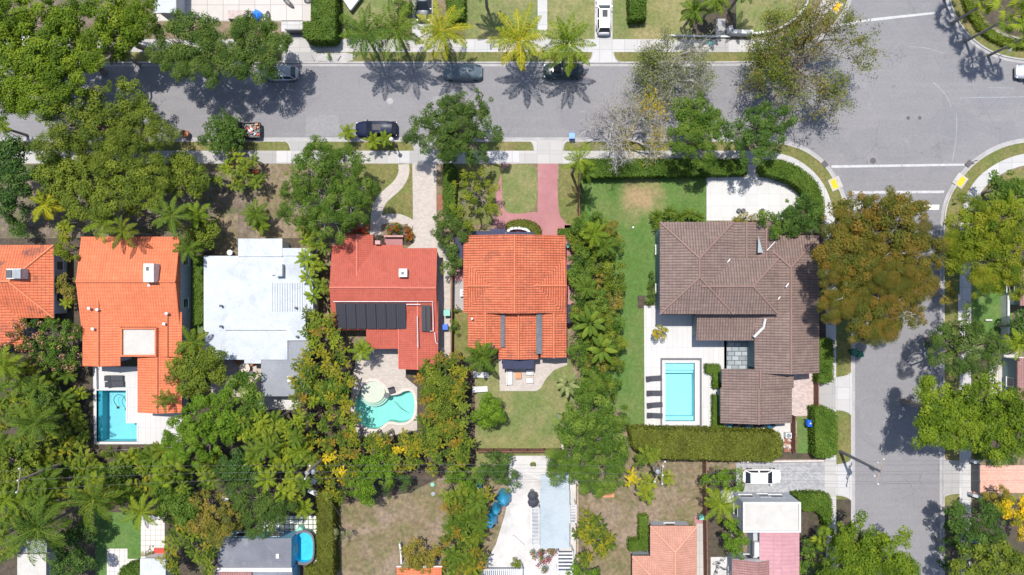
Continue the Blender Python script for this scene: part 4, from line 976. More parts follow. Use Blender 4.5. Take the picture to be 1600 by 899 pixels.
def hedge(label, pts_px, h, mat='f_hedge', group=None, name='hedge', leaf=.17, dens=150, tv=.16):
    pw = [W(p[0], p[1], h) for p in pts_px]; n = len(pw)
    xs = [p[0] for p in pw]; ys = [p[1] for p in pw]; base = ((min(xs) + max(xs)) / 2, (min(ys) + max(ys)) / 2, LAND)
    A = np.array([(p[0], p[1]) for p in pw]); area = abs(sum(A[i][0] * A[(i + 1) % n][1] - A[(i + 1) % n][0] * A[i][1] for i in range(n))) / 2
    k = int(area * dens * 1.0); bb = (max(xs) - min(xs)) * (max(ys) - min(ys)); m = int(k * bb / area * 1.05)
    C = np.stack([rng.uniform(min(xs), max(xs), m), rng.uniform(min(ys), max(ys), m)], 1); ins = np.zeros(m, bool)
    for i in range(n):
        a, b = A[i], A[(i + 1) % n]; c = ((a[1] > C[:, 1]) != (b[1] > C[:, 1])); dy = (b[1] - a[1]) if b[1] != a[1] else 1e-9
        ins ^= c & (C[:, 0] < (b[0] - a[0]) * (C[:, 1] - a[1]) / dy + a[0])
    C = C[ins]; nn = len(C)
    bumpz = .07 * np.sin(C[:, 0] * .9 + 1) * np.sin(C[:, 1] * 1.2) + .10 * np.sin(C[:, 0] * 2.1) * np.cos(C[:, 1] * 2.6) + .06 * np.sin(C[:, 0] * 6 + C[:, 1] * 5)
    P = [np.stack([C[:, 0], C[:, 1], h - .05 + bumpz + rng.normal(0, .05, nn)], 1)]; NN = [unit(rng.normal(size=(nn, 3)) * .55 + np.array([0, 0, 1]))]
    for i in range(n):
        a, b = A[i], A[(i + 1) % n]; L = np.linalg.norm(b - a); s = int(L * h * dens * .55)
        if s < 1: continue
        t = rng.random(s)[:, None]; e = (b - a) / L; o = np.array([e[1], -e[0]])
        sgn = 1 if sum(A[j][0] * A[(j + 1) % n][1] - A[(j + 1) % n][0] * A[j][1] for j in range(n)) > 0 else -1
        xy = a + (b - a) * t + o * sgn * (rng.normal(0, .07, s)[:, None]); z = rng.uniform(.12, h, s)[:, None]
        P.append(np.concatenate([xy, z], 1)); NN.append(unit(rng.normal(size=(s, 3)) * .55 + np.array([o[0] * sgn, o[1] * sgn, .25])))
    P = np.concatenate(P); NN = np.concatenate(NN); N_ = len(P)
    T = .5 + .22 * np.sin(P[:, 0] * 1.3 + 1) * np.sin(P[:, 1] * 1.1) + .16 * np.sin(P[:, 0] * .5 + P[:, 1] * .8) * np.sin(P[:, 0] * 3.1) + rng.normal(0, tv, N_)
    Q = leafquads(P, NN, leaf * rng.uniform(.6, 1.4, N_), .65)
    # solid core of twiggy growth, a little inside the leaves
    c = np.mean(A, 0); inner = []
    for i in range(n):
        a = A[i - 1]; b = A[i]; d = A[(i + 1) % n]; e1 = (b - a) / (np.linalg.norm(b - a) + 1e-9); e2 = (d - b) / (np.linalg.norm(d - b) + 1e-9)
        sgn = 1 if sum(A[j][0] * A[(j + 1) % n][1] - A[(j + 1) % n][0] * A[j][1] for j in range(n)) > 0 else -1
        nrm = np.array([-e1[1] - e2[1], e1[0] + e2[0]]) * sgn; nrm = nrm / (np.linalg.norm(nrm) + 1e-9); inner.append(b + nrm * .12)
    core = PB(); core.prism([(p[0], p[1]) for p in inner], .02, h - .14)
    cq = []
    for f in core.f:
        v = [core.v[i] for i in f]; cq.append(v if len(v) == 4 else v + [v[-1]])
    cq = [q_ if q_[2] != q_[3] else [q_[0], q_[1], tuple((np.array(q_[1]) + np.array(q_[2])) / 2), q_[2]] for q_ in cq]
    Q = np.concatenate([Q, np.array(cq, dtype=float)]); T = np.concatenate([T, np.full(len(cq), .25)])
    o = link(name, quadmesh(name, Q, T, (mat,), base=base)); o.location = base
    return lab(o, label, 'hedge', group)

# ---------------- palms
def frond(L, elev, curve, nleaf, ll, wd, fwd=.55, droop=.35, az=0.0, tint=.5, petiole=.12, twist=0.0, rw=.035):
    """one feather frond from the origin: rachis + leaflets, returns quads, tints"""
    n = 12; pts = [np.zeros(3)]; e = elev
    for i in range(n):
        pts.append(pts[-1] + np.array([math.cos(e), 0, math.sin(e)]) * L / n); e -= curve / n
    pts = np.array(pts); Q = []; T = []
    for i in range(n):
        a, b = pts[i], pts[i + 1]; w0 = rw * (1 - i / n * .75); w1 = rw * (1 - (i + 1) / n * .75); y = np.array([0, 1, 0])
        Q.append([a - y * w0, a + y * w0, b + y * w1, b - y * w1]); T.append(min(1, tint + .25))
    for k in range(nleaf):
        s = petiole + (1 - petiole) * (k + .5) / nleaf; f = s * n; i = min(int(f), n - 1); p = pts[i] + (pts[i + 1] - pts[i]) * (f - i); d = unit(pts[i + 1] - pts[i])
        up = np.cross(d, [0, 1, 0]) * -1; up = up if up[2] > 0 else -up
        l = ll * math.sin(PI * min(1, .18 + .78 * (s - petiole) / (1 - petiole))) * random.uniform(.85, 1.1)
        for sg in (-1, 1):
            dr = unit(d * (fwd + random.uniform(-.15, .2)) + np.array([0, sg, 0]) * (1 - .25 * s) + up * (random.uniform(.05, .55) - droop * .4))
            tip = p + dr * l + np.array([0, 0, -droop * l * .9]); mid = p + dr * l * .5
            wv = unit(np.cross(dr, up) + np.random.normal(size=3) * .45) * wd
            Q.append([p, mid - wv, tip, mid + wv]); T.append(tint + random.uniform(-.16, .16))
    Q = np.array(Q); ca, sa = math.cos(twist), math.sin(twist)
    Y, Z = Q[..., 1].copy(), Q[..., 2].copy()
    c, s = math.cos(az), math.sin(az); X = Q[..., 0].copy(); Y = Q[..., 1].copy()
    Q[..., 0], Q[..., 1] = X * c - Y * s, X * s + Y * c
    return Q, np.array(T)
def rot_off(Q, o): return Q + np.array(o)
def bigleaf(L, elev, curve, wd, az, tint, pet=.25, n=9):
    """banana-like blade, slightly torn"""
    e = elev; p = np.zeros(3); Q = []; T = []; c, s = math.cos(az), math.sin(az); prev = None
    for i in range(n + 1):
        t = i / n; w_ = 0.02 if t < pet else wd * math.sin(PI * min(1, .12 + .86 * (t - pet) / (1 - pet))) ** .7
        cur = (p.copy(), w_)
        if prev is not None:
            for sg in (-1, 1):
                sag = .25
                a = prev[0]; b = cur[0]; g_ = random.uniform(0, .12) if t > pet else 0
                a2 = a + np.array([g_ * .3, sg * prev[1], -sag * prev[1]]); b2 = b + np.array([-.0, sg * cur[1], -sag * cur[1]])
                q = [a, b, b2 if sg > 0 else b2, a2]
                Q.append(q if sg > 0 else q[::-1]); T.append(tint + random.uniform(-.12, .12))
        prev = cur; p = p + np.array([math.cos(e), 0, math.sin(e)]) * L / n; e -= curve / n
    Q = np.array(Q); X, Y = Q[..., 0].copy(), Q[..., 1].copy(); Q[..., 0], Q[..., 1] = X * c - Y * s, X * s + Y * c
    return Q, np.array(T)

def proto_coco(seed, L=3.4, n=20, green=.45, spread=.35):
    random.seed(seed); np.random.seed(seed); QQ, TT = [], []
    for k in range(n):
        a = k * 2.399963 + random.uniform(-.2, .2); u = k / n; el = 1.15 - 1.35 * u + random.uniform(-.12, .12)
        q, t = frond(L * random.uniform(.85, 1.08) * (.8 + .2 * math.sin(PI * min(1, u + .25))), el, 1.0 + .7 * u, 40, (.18 + .05 * (L < 2)) * L, .020 + .006 * L, droop=.3 + .4 * u, az=a, tint=green + (u - .4) * spread * 1.2 + random.uniform(-.1, .1), rw=.05)
        QQ.append(q); TT.append(t)
    return np.concatenate(QQ), np.concatenate(TT)
def multi(seed, subs, per, L, nleaf, ll, wd, fwd, spread, tints, droop=.28, zlo=-.8):
    """a clump of several stems, each with its own small crown of fronds"""
    random.seed(seed); np.random.seed(seed); QQ, TT = [], []
    for s_i in range(subs):
        a0 = s_i * 2.4 + random.uniform(-.6, .6); r0 = spread * math.sqrt((s_i + .3) / subs); c = np.array([math.cos(a0) * r0, math.sin(a0) * r0, random.uniform(zlo, .25)]); age = random.choice(tints); sc = random.uniform(.7, 1.15)
        for k in range(per):
            a = k * 2.399963 + random.uniform(-.6, .6); u = k / per
            q, t = frond(L * sc * random.uniform(.7, 1.1), 1.35 - 1.25 * u + random.uniform(-.25, .25), random.uniform(1.2, 2.3), nleaf, ll * sc, wd, fwd=fwd, droop=droop, az=a, tint=age + random.uniform(-.18, .18) + (.45 if random.random() < .07 else 0), petiole=.14, rw=.028)
            QQ.append(rot_off(q, c)); TT.append(t)
    return np.concatenate(QQ), np.concatenate(TT)
def proto_areca(seed, L=1.45, **kw): return multi(seed, 4, 9, L, 18, .34, .034, .8, .95, (.25, .4, .5, .62, .8))
def proto_cycad(seed): return multi(seed, 2, 18, 1.5, 20, .24, .03, .8, .3, (.35, .5), zlo=-.1)
def proto_broad(seed, **kw): return multi(seed, 6, 8, 1.15, 13, .27, .042, 1.1, 1.15, (.15, .3, .4, .5, .6, .72, .92))
def proto_fan(seed, n=18, L=1.15, R0=.85):
    random.seed(seed); np.random.seed(seed); QQ, TT = [], []
    for k in range(n):
        a = k * 2.399963 + random.uniform(-.3, .3); u = k / n; el = 1.35 - 1.45 * u + random.uniform(-.15, .15); d = np.array([math.cos(el) * math.cos(a), math.cos(el) * math.sin(a), math.sin(el)]); p = d * L * random.uniform(.45, 1.2)
        sd = np.array([-math.sin(a), math.cos(a), 0]); sd = unit(sd + np.random.normal(size=3) * .3); tn = random.uniform(.15, .85); y = sd * .02
        QQ.append(np.array([[-y, y, p + y, p - y]])); TT.append(np.array([1.0])); fq = []
        for j in range(16):
            b = -1.75 + 3.5 * j / 15; v = unit(d * math.cos(b) + sd * math.sin(b) + np.array([0, 0, -.15])); rr = R0 * random.uniform(.75, 1.1) * (1 - .12 * abs(b))
            wv = unit(np.cross(v, np.cross(sd, d)) + np.random.normal(size=3) * .25) * .05
            fq.append([p, p + v * rr * .5 - wv, p + v * rr + np.array([0, 0, -.28]), p + v * rr * .5 + wv])
        QQ.append(np.array(fq)); TT.append(np.full(16, tn) + np.random.uniform(-.15, .15, 16))
    return np.concatenate(QQ), np.concatenate(TT)
def proto_banana(seed, n=11, L=2.3, wd=.30):
    random.seed(seed); np.random.seed(seed); QQ, TT = [], []
    for k in range(n):
        a = k * 2.399963 + random.uniform(-.2, .2); u = k / n
        q, t = bigleaf(L * random.uniform(.8, 1.1), 1.25 - 1.0 * u, 1.3, wd, a, .5 + random.uniform(-.25, .3)); QQ.append(q); TT.append(t)
    return np.concatenate(QQ), np.concatenate(TT)
PROTO = {}
for kd, fn, args in (('coco', proto_coco, {}), ('royal', proto_coco, dict(L=2.7, n=13, green=.5, spread=.2)), ('small', proto_coco, dict(L=1.6, n=15, green=.5, spread=.3)),
                     ('areca', proto_areca, {}), ('broad', proto_broad, {}), ('fan', proto_fan, {}), ('banana', proto_banana, {}), ('cycad', proto_cycad, {})):
    for v in range(3 if kd != 'broad' else 5):
        q, t = fn(100 + v * 7 + len(kd), **args); PROTO[kd, v] = quadmesh('fronds', q, t, ('p_green',))
SPAN = {'coco': 3.3, 'royal': 2.6, 'small': 1.55, 'areca': 2.0, 'broad': 2.0, 'fan': 1.75, 'banana': 2.1, 'cycad': 1.6}
def palm(name, label, cat, kind, x, y, r_px, z, mat, group=None, var=None, trunk=None, lean=(0, 0), tr=.14):
    """crown seen at (x,y) with radius r_px, crown heart at height z"""
    wx, wy, _ = W(x, y, z); v = rng.integers(0, 5 if kind == 'broad' else 3) if var is None else var
    bx, by = wx - lean[0], wy - lean[1]; base = (bx, by, LAND - .01); r = root(name, label, cat, base, group)
    o = link('fronds', PROTO[kind, v], r); sc = r_px / K * (H - z) / H / SPAN[kind]
    o.location = (lean[0], lean[1], z - base[2]); o.scale = (sc, sc, sc * rng.uniform(.85, 1.1)); o.rotation_euler = (rng.normal() * .08, rng.normal() * .08, rng.uniform(0, 6.28))
    o.material_slots[0].link = 'OBJECT'; o.material_slots[0].material = M[mat]
    if trunk is None: trunk = kind in ('coco', 'royal', 'small', 'fan')
    q = []
    if trunk:
        p = [(bx + lean[0] * t ** 1.6, by + lean[1] * t ** 1.6, z * t) for t in np.linspace(0, 1, 7)]; q += tube(p, [tr * (1.35 - .45 * t) for t in np.linspace(0, 1, 7)], 8)
    else:
        for k in range(5):
            a = k * 1.257 + .3; e = (wx + math.cos(a) * .4 * sc, wy + math.sin(a) * .4 * sc, max(z - .1, .3)); q += tube([(bx + math.cos(a) * .2, by + math.sin(a) * .2, 0), ((bx + e[0]) / 2, (by + e[1]) / 2, e[2] * .5), e], [.06, .05, .04], 5)
    link('trunk' if trunk else 'stem', quadmesh('trunk', q, None, ('palmtrunk',), base=base), r)
    return r

T_ = tree
def tr(label, lobes, z, mat, name='broadleaf_tree', cat='tree', **kw):
    return tree(name, label, cat, 0, 0, lobes, z, mat, **kw)

# ---- the large trees, north west
big = dict(k=1.5, rc=.66, leaf=.30, dens=1.15)
tr('bright yellow-green tree filling the top left corner', [(20, 25, 38), (18, 100, 45), (60, 125, 42), (15, 150, 36), (55, 160, 30), (12, 60, 30)], 10.5, 'f_bright', **big)
tr('bright yellow-green tree at the top edge between the corner tree and the white canopy', [(90, 80, 45), (70, 30, 36), (105, 35, 32), (110, 125, 38), (85, 100, 35)], 11, 'f_bright', **big)
tr('bright yellow-green tree touching the white canopy roof at the top', [(190, 40, 40), (165, 20, 30), (218, 38, 26), (160, 62, 24), (150, 98, 18), (222, 12, 22), (135, 70, 18)], 10, 'f_bright', **big)
tr('loose olive-green tree over the street just left of the open road', [(130, 165, 36), (190, 160, 40), (218, 178, 30), (105, 195, 38), (160, 205, 45), (222, 200, 34), (78, 225, 28), (200, 225, 36), (255, 205, 24)], 9.5, 'f_olive', k=1.35, rc=.6, leaf=.27, dens=.95, gap=.18)
tr('dense mid-green tree in front of the bright orange-roofed house', [(95, 275, 38), (150, 285, 42), (205, 280, 38), (110, 250, 34), (170, 320, 26), (125, 318, 26), (238, 300, 26), (235, 262, 26), (175, 250, 30)], 8.5, 'f_olive', **big)
tr('small round olive-green tree in the shrubby front garden left of the clump of palms', [(290, 268, 27), (310, 285, 20), (275, 285, 18), (305, 255, 16)], 6, 'f_olive', **big)
tr('deep green oak over the kerb, left one of the pair beside the pavers', [(268, 62, 32), (300, 42, 28), (322, 82, 34), (275, 95, 28), (340, 58, 28), (335, 112, 20), (300, 110, 24), (245, 85, 14)], 8.5, 'f_oak', 'oak_tree', k=1.45, rc=.62, leaf=.24, dens=1.1)
tr('deep green oak over the silver parked car, right one of the pair beside the pavers', [(400, 62, 36), (432, 60, 20), (380, 95, 28), (405, 108, 24), (385, 48, 28), (430, 85, 22), (355, 85, 20)], 8.5, 'f_oak', 'oak_tree', k=1.45, rc=.62, leaf=.24, dens=1.1)
tr('small blue-green tree over the pickup truck cab', [(338, 205, 24), (360, 200, 20), (328, 220, 16), (365, 218, 18), (345, 188, 14), (348, 222, 20)], 4.5, 'f_emerald', k=1.8, rc=.5, leaf=.26, dens=1.1)
tr('broad round green tree in front of the red-roofed house', [(512, 300, 46), (488, 262, 34), (540, 268, 36), (478, 322, 36), (548, 322, 36), (518, 345, 34), (565, 295, 26), (462, 288, 26), (500, 235, 22), (540, 245, 22), (452, 330, 16)], 8.5, 'f_green', k=1.7, rc=.5, leaf=.24, dens=.95, bark='bark_grey')
tr('dark spiky-leaved tree over the sidewalk at the foot of the beige driveway', [(690, 178, 26), (732, 160, 24), (662, 198, 24), (708, 212, 34), (752, 192, 26), (738, 230, 24), (680, 232, 26), (772, 215, 16), (700, 160, 14), (645, 215, 14), (760, 170, 14), (715, 190, 30), (700, 235, 24)], 8, 'f_oak', 'oak_tree', k=1.8, rc=.48, leaf=.26, dens=1.0, gap=.1, twigs=.5)
tr('sparse lime-yellow tree left of the curved pink driveway', [(750, 262, 16), (738, 288, 22), (722, 318, 24), (756, 315, 20), (738, 342, 18), (770, 290, 14), (718, 285, 14), (770, 330, 12)], 5.5, 'f_yellowgreen', k=1.1, rc=.42, leaf=.26, dens=.8, gap=.3, twigs=.6)
tr('small dark grey-green tree by the left corner of the central orange roof', [(700, 352, 24), (715, 345, 18), (722, 360, 16), (690, 365, 16)], 4.5, 'f_oak', k=1.8, rc=.45, leaf=.22)
tr('narrow dark green tree along the side path left of the navy awning', [(700, 392, 16), (706, 408, 14), (698, 420, 12)], 4, 'f_oak', k=1.8, rc=.42, leaf=.22)
# ---- street trees in the centre and right
branchy('broadleaf_tree', 'thin grey-green twiggy tree over the north sidewalk left of the white wall', 'tree', 1055, 92, 80, 8.5, 'x', seed=5, levels=4, nlimb=11, leaf=.17, dens=.9, leafsets=((1055, 92, 90, 'f_greytwig', .42), (1010, 60, 36, 'f_olive', .4), (1090, 130, 38, 'f_olive', .3), (1020, 105, 36, 'f_olive', .28)))
branchy('bare_tree', 'nearly bare grey tree with some yellow leaves, over the kerb above the green lawn', 'tree', 982, 205, 92, 8, 'x', seed=9, levels=4, nlimb=12, leaf=.18, leafsets=((1022, 155, 22, 'f_yellow', .32), (1045, 185, 24, 'f_yellow', .42), (1015, 215, 32, 'f_yellow', .16), (1005, 200, 50, 'f_brown', .10)))
tr('dense dark green street tree left one of the two above the white patio', [(1085, 178, 32), (1108, 205, 32), (1072, 220, 28), (1100, 238, 24), (1075, 195, 26)], 8, 'f_green', k=2.0, rc=.5, leaf=.22, dens=1.1)
tr('loose brighter green street tree right one of the two above the white patio', [(1185, 195, 34), (1218, 188, 22), (1172, 232, 28), (1150, 212, 24), (1205, 222, 22), (1190, 165, 16), (1230, 200, 10)], 8, 'f_emerald', k=2.0, rc=.45, leaf=.24, dens=1.0, gap=.1)
branchy('broadleaf_tree', 'wide open brown-olive tree at the rounded corner under the top stop line', 'tree', 1272, 84, 124, 11, 'x', bark='bark', seed=14, levels=4, nlimb=14, leaf=.20, dens=1.2, zf=3, leafsets=((1275, 85, 125, 'f_brown', .24), (1350, 60, 40, 'f_olive', .55), (1335, 120, 36, 'f_olive', .5), (1215, 30, 42, 'f_olive', .45), (1240, 130, 34, 'f_olive', .35), (1200, 90, 30, 'f_olive', .45), (1280, 40, 30, 'f_rust', .4)))
tr('huge rust and olive tree spreading over the side street beside the brown roof', [(1338, 345, 46), (1400, 345, 44), (1305, 400, 38), (1425, 405, 44), (1362, 412, 62), (1318, 455, 40), (1392, 475, 50), (1345, 500, 34), (1310, 350, 24), (1375, 320, 26), (1440, 440, 24), (1380, 515, 22), (1290, 425, 20), (1300, 480, 28), (1425, 370, 24), (1350, 385, 44), (1340, 450, 44), (1390, 440, 44)], 12, 'f_rust', k=1.7, rc=.62, leaf=.27, dens=1.1, bark='bark_grey', twigs=.5)
tr('compact glossy green tree beside the right end of the white patio', [(1250, 328, 24), (1235, 345, 20), (1268, 342, 18), (1245, 355, 16), (1228, 330, 10)], 5.5, 'f_emerald', k=2, rc=.5, leaf=.26, dens=1.2)
tr('drooping green tree over the brown roof ridge by the white patio', [(1205, 352, 15), (1195, 340, 12), (1215, 362, 12)], 6.2, 'f_green', k=2, rc=.42, leaf=.22)
tr('broad yellow-green tree on the right side of the side street below the crossing', [(1512, 360, 36), (1560, 345, 36), (1530, 398, 42), (1582, 395, 36), (1500, 408, 26), (1560, 435, 26), (1592, 350, 28), (1520, 330, 24), (1585, 440, 26), (1545, 375, 40), (1490, 380, 22), (1535, 440, 24)], 9.5, 'f_yellowgreen', k=1.7, rc=.55, leaf=.26, dens=1.0)
tr('dark green tree at the right edge by the curved sidewalk', [(1568, 285, 22), (1590, 300, 24), (1560, 300, 14)], 6, 'f_green', **big)
tr('thin dark green tree below the right green lawn', [(1478, 535, 26), (1520, 522, 30), (1548, 545, 26), (1500, 560, 28), (1470, 515, 18), (1535, 570, 24), (1510, 500, 22), (1465, 550, 20)], 8.5, 'f_oak', k=1.8, rc=.5, leaf=.24, dens=.9, gap=.1)
tr('bright green tree overhanging the side street, left one of the two above the salmon driveway', [(1462, 640, 34), (1498, 622, 30), (1452, 672, 24), (1480, 670, 30), (1455, 610, 20), (1500, 655, 28)], 10, 'f_bright', **big)
tr('bright green tree at the right edge, right one of the two above the salmon driveway', [(1538, 615, 32), (1580, 655, 34), (1520, 672, 34), (1560, 692, 28), (1545, 650, 30), (1592, 625, 22), (1595, 690, 22)], 10, 'f_bright', **big)
tr('bright green tree at the bottom edge on the left side of the side street', [(1345, 838, 34), (1392, 858, 32), (1340, 880, 36), (1405, 888, 26), (1308, 888, 28), (1375, 895, 30), (1325, 845, 24)], 8.5, 'f_bright', **big)
tr('blue-green tree below the salmon driveway gate', [(1505, 812, 28), (1535, 800, 24), (1515, 845, 28), (1548, 825, 22), (1490, 790, 14)], 7, 'f_emerald', k=1.5, rc=.5, leaf=.25)
tr('olive-green tree in the bottom right corner', [(1525, 880, 30), (1560, 870, 28), (1500, 895, 24), (1590, 890, 26)], 7, 'f_olive', **big)
tr('yellow-leaved tree at the right edge below the salmon driveway', [(1585, 790, 22), (1598, 820, 22), (1565, 790, 12)], 5.5, 'f_yellow', k=1.5, rc=.5, leaf=.25)
# ---- middle strip
tr('big rounded green tree at the bottom end of the green lawn', [(930, 642, 38), (900, 668, 38), (950, 690, 36), (905, 712, 34), (880, 735, 24), (948, 735, 32), (965, 650, 22), (925, 760, 20), (868, 722, 18)], 8.5, 'f_green', k=1.6, rc=.55, leaf=.25, dens=1.1)
tr('round bright green tree on the lawn behind the central orange-roofed house', [(765, 643, 22), (752, 650, 14), (775, 655, 14), (762, 628, 12), (778, 638, 10)], 4.5, 'f_lime', k=2.4, rc=.45, leaf=.22, dens=1.2)
tr('olive tree leaning against the lower wing of the bright orange roof', [(302, 565, 24), (322, 585, 28), (290, 595, 22), (338, 560, 18), (275, 570, 12)], 6, 'f_olive', **big)
tr('glossy bright green tree right of the white pool terrace', [(312, 650, 34), (345, 665, 32), (280, 685, 28), (350, 630, 24), (328, 692, 28), (298, 705, 22), (268, 700, 16)], 7.5, 'f_lime', k=2.0, rc=.48, leaf=.24, dens=1.15)
tr('olive-green tree behind the white-roofed house by its patio table', [(388, 605, 22), (398, 635, 22), (372, 595, 14), (385, 660, 20)], 6, 'f_green', **big)
tr('oleander bush with pink blossom beside the stained orange roof', [(85, 520, 28), (62, 545, 24), (100, 555, 26), (110, 520, 16), (75, 570, 18)], 4.5, 'f_green', 'flowering_shrub', 'shrub', k=2, rc=.45, leaf=.24, trunk=False, extra=('blossom', 'f_flower', 34, .17))
tr('pink-flowered bush spilling over the stained orange roof', [(35, 520, 18), (25, 545, 18), (45, 505, 12)], 4.2, 'f_rust', 'flowering_shrub', 'shrub', k=1.5, rc=.4, leaf=.2, trunk=False, gap=.3, extra=('blossom', 'f_flower', 18, .15))
tr('brownish bush against the blue wall of the stained-roof house', [(105, 442, 16), (98, 455, 14), (112, 460, 12)], 3.5, 'f_brown', 'shrub', 'shrub', k=2, rc=.4, leaf=.2, trunk=False)
tr('dark shadowy tree at the left edge below the road', [(15, 245, 34), (32, 280, 28), (10, 290, 24)], 7.5, 'f_dark', **big)
tr('small dark round bush at the left in front of the stained-roof house', [(30, 355, 16), (22, 345, 10), (40, 360, 10)], 3, 'f_emerald', 'shrub', 'shrub', k=2.2, rc=.42, leaf=.22, trunk=False)
tr('dark purple-tinged tree at the left edge above the round bush', [(12, 320, 22), (28, 325, 16)], 5, 'f_dark', **big)
tr('olive bush between the palms and the front yard of the white-roofed house', [(318, 375, 20), (330, 360, 16), (308, 360, 14)], 4.5, 'f_olive', 'shrub', 'shrub', **big)
tr('yellow-green climber beside the left edge of the bright orange roof', [(105, 385, 16), (98, 365, 14), (112, 405, 12), (92, 395, 10)], 5, 'f_yellowgreen', 'shrub', 'shrub', k=1.8, rc=.45, leaf=.25)
# ---- south west woods
tr('dark olive tree above the dark grey flat roof, left part of the pair', [(330, 790, 30), (352, 812, 28), (318, 820, 24), (345, 835, 18)], 7, 'f_brown', k=1.6, rc=.5, leaf=.22, dens=1.0)
tr('dark olive-green tree above the dark grey flat roof, right part of the pair', [(395, 785, 30), (425, 805, 26), (400, 820, 24), (438, 790, 20), (370, 770, 18)], 7, 'f_oak', k=1.6, rc=.5, leaf=.22, dens=1.0)
tr('leafy green tree between the lower left palms and the bright tree', [(275, 780, 26), (290, 800, 20), (262, 760, 18), (255, 790, 16)], 6.5, 'f_green', **big)
tr('bright yellow-green shrub below the thicket, left of the dry yard', [(575, 732, 26), (600, 722, 22), (562, 758, 20), (572, 772, 16), (596, 745, 18)], 4.8, 'f_lime', 'shrub', 'shrub', k=2, rc=.48, leaf=.27, dens=1.1)
tr('dark green shrub at the top of the dry yard', [(618, 757, 18), (632, 745, 12), (608, 768, 12)], 3.5, 'f_dark', 'shrub', 'shrub', k=2, rc=.42, leaf=.2)
tr('grey leafless-looking bush beside the tall clipped hedge', [(528, 832, 14), (540, 838, 12), (520, 826, 10)], 2.6, 'f_greytwig', 'shrub', 'shrub', k=2.2, rc=.34, leaf=.12, trunk=False, gap=.3)
tr('dark mixed shrub over the orange roof corner at the bottom', [(648, 868, 20), (670, 860, 20), (682, 875, 14), (640, 880, 14), (660, 882, 16)], 3.9, 'f_brown', 'shrub', 'shrub', k=2, rc=.45, leaf=.24)
tr('green shrub with orange tips above the blue tarps', [(725, 742, 20), (708, 750, 14), (742, 755, 14)], 4.2, 'f_lime', 'shrub', 'shrub', k=2, rc=.45, leaf=.2)
tr('green shrub right of the orange-tipped one below the long brown fence', [(772, 728, 22), (790, 740, 18), (758, 735, 14), (795, 760, 12)], 4.2, 'f_emerald', 'shrub', 'shrub', k=2, rc=.45, leaf=.2)
tr('magenta bougainvillea over the edge of the pale blue roof', [(850, 868, 12), (862, 862, 10), (838, 864, 10), (845, 882, 10)], 2.8, 'f_green', 'flowering_shrub', 'shrub', k=2, rc=.35, leaf=.18, trunk=False, gap=.3, extra=('blossom', 'f_magenta', 30, .16))
tr('small round shrub on the white terrace at the bottom edge', [(808, 880, 8), (804, 884, 5)], 1.6, 'f_yellowgreen', 'shrub', 'shrub', k=4, rc=.25, leaf=.16, trunk=False)
tr('small round shrub at the top of the white terrace', [(833, 724, 4.5)], .8, 'f_olive', 'shrub', 'shrub', k=6, rc=.2, leaf=.12, trunk=False)
tr('bright green bush at the bottom edge left of the dark wires', [(908, 890, 18), (925, 895, 14), (895, 896, 12)], 3.2, 'f_lime', 'shrub', 'shrub', k=2, rc=.42, leaf=.22)
tr('leafy green tree left of the white car on the grey drive', [(1112, 752, 16), (1145, 757, 16), (1125, 740, 14), (1155, 740, 10)], 4.5, 'f_lime', k=2, rc=.42, leaf=.22)
tr('feathery green tree along the wall left of the white flat roof', [(1143, 830, 18), (1150, 855, 16), (1138, 808, 14), (1158, 840, 12)], 4.8, 'f_lime', k=2, rc=.42, leaf=.22)
tr('leafy shrub mass right of the pink roof', [(1275, 865, 20), (1262, 890, 20), (1290, 885, 18), (1258, 850, 10)], 4, 'f_green', 'shrub', 'shrub', k=2, rc=.42, leaf=.22)
tr('small yellow tree on the white terrace above the rectangular pool', [(1031, 517, 11), (1026, 522, 7), (1037, 520, 7)], 2.8, 'f_yellow', k=2.6, rc=.3, leaf=.16)
tr('dark shrub row against the brown-roofed house wall', [(1016, 432, 6), (1016, 445, 6.5), (1016, 458, 6.5), (1017, 470, 6.5)], 1.5, 'f_oak', 'shrub', 'shrub', k=4, rc=.28, leaf=.15, trunk=False)
tr('pinkish-leaved shrub at the bottom edge of the white patio', [(1165, 340, 10), (1180, 342, 9), (1152, 344, 7)], 2.2, 'f_brown', 'shrub', 'shrub', k=3, rc=.32, leaf=.17, trunk=False)
tr('olive shrub between the brown roof and the compact glossy tree', [(1195, 344, 8), (1208, 342, 8)], 2.4, 'f_olive', 'shrub', 'shrub', k=3, rc=.32, leaf=.17, trunk=False)
tr('low red and green bed plants by the curved beige path', [(612, 358, 7), (622, 357, 7), (634, 362, 8), (640, 375, 6), (641, 368, 6)], .9, 'f_green', 'flower_bed_plants', 'flower bed', k=5, rc=.25, leaf=.16, trunk=False, extra=('red_leaves', 'f_redleaf', 22, .15))
tr('red-leaved croton by the wall at the top of the red roof', [(555, 360, 10), (570, 358, 9), (542, 362, 7)], 1.6, 'f_redleaf', 'shrub', 'shrub', k=4, rc=.28, leaf=.17, trunk=False)
tr('dark maroon shrub in the front garden below the sidewalk', [(385, 265, 10), (397, 268, 8), (372, 262, 7)], 1.8, 'f_brown', 'shrub', 'shrub', k=3, rc=.3, leaf=.17, trunk=False, extra=('red_leaves', 'f_redleaf', 18, .16))
tr('leafy potted-looking plant beside the blue barrel', [(707, 507, 9), (712, 513, 7)], 1.8, 'f_green', 'shrub', 'shrub', k=4, rc=.28, leaf=.15, trunk=False)
tr('small plant at the side path above the blue barrel', [(712, 482, 5)], 1.0, 'f_olive', 'shrub', 'shrub', k=5, rc=.2, leaf=.13, trunk=False)
tr('small green plant in the gravel strip by the north kerb', [(514, 89, 5)], .7, 'f_lime', 'shrub', 'shrub', k=6, rc=.2, leaf=.13, trunk=False)
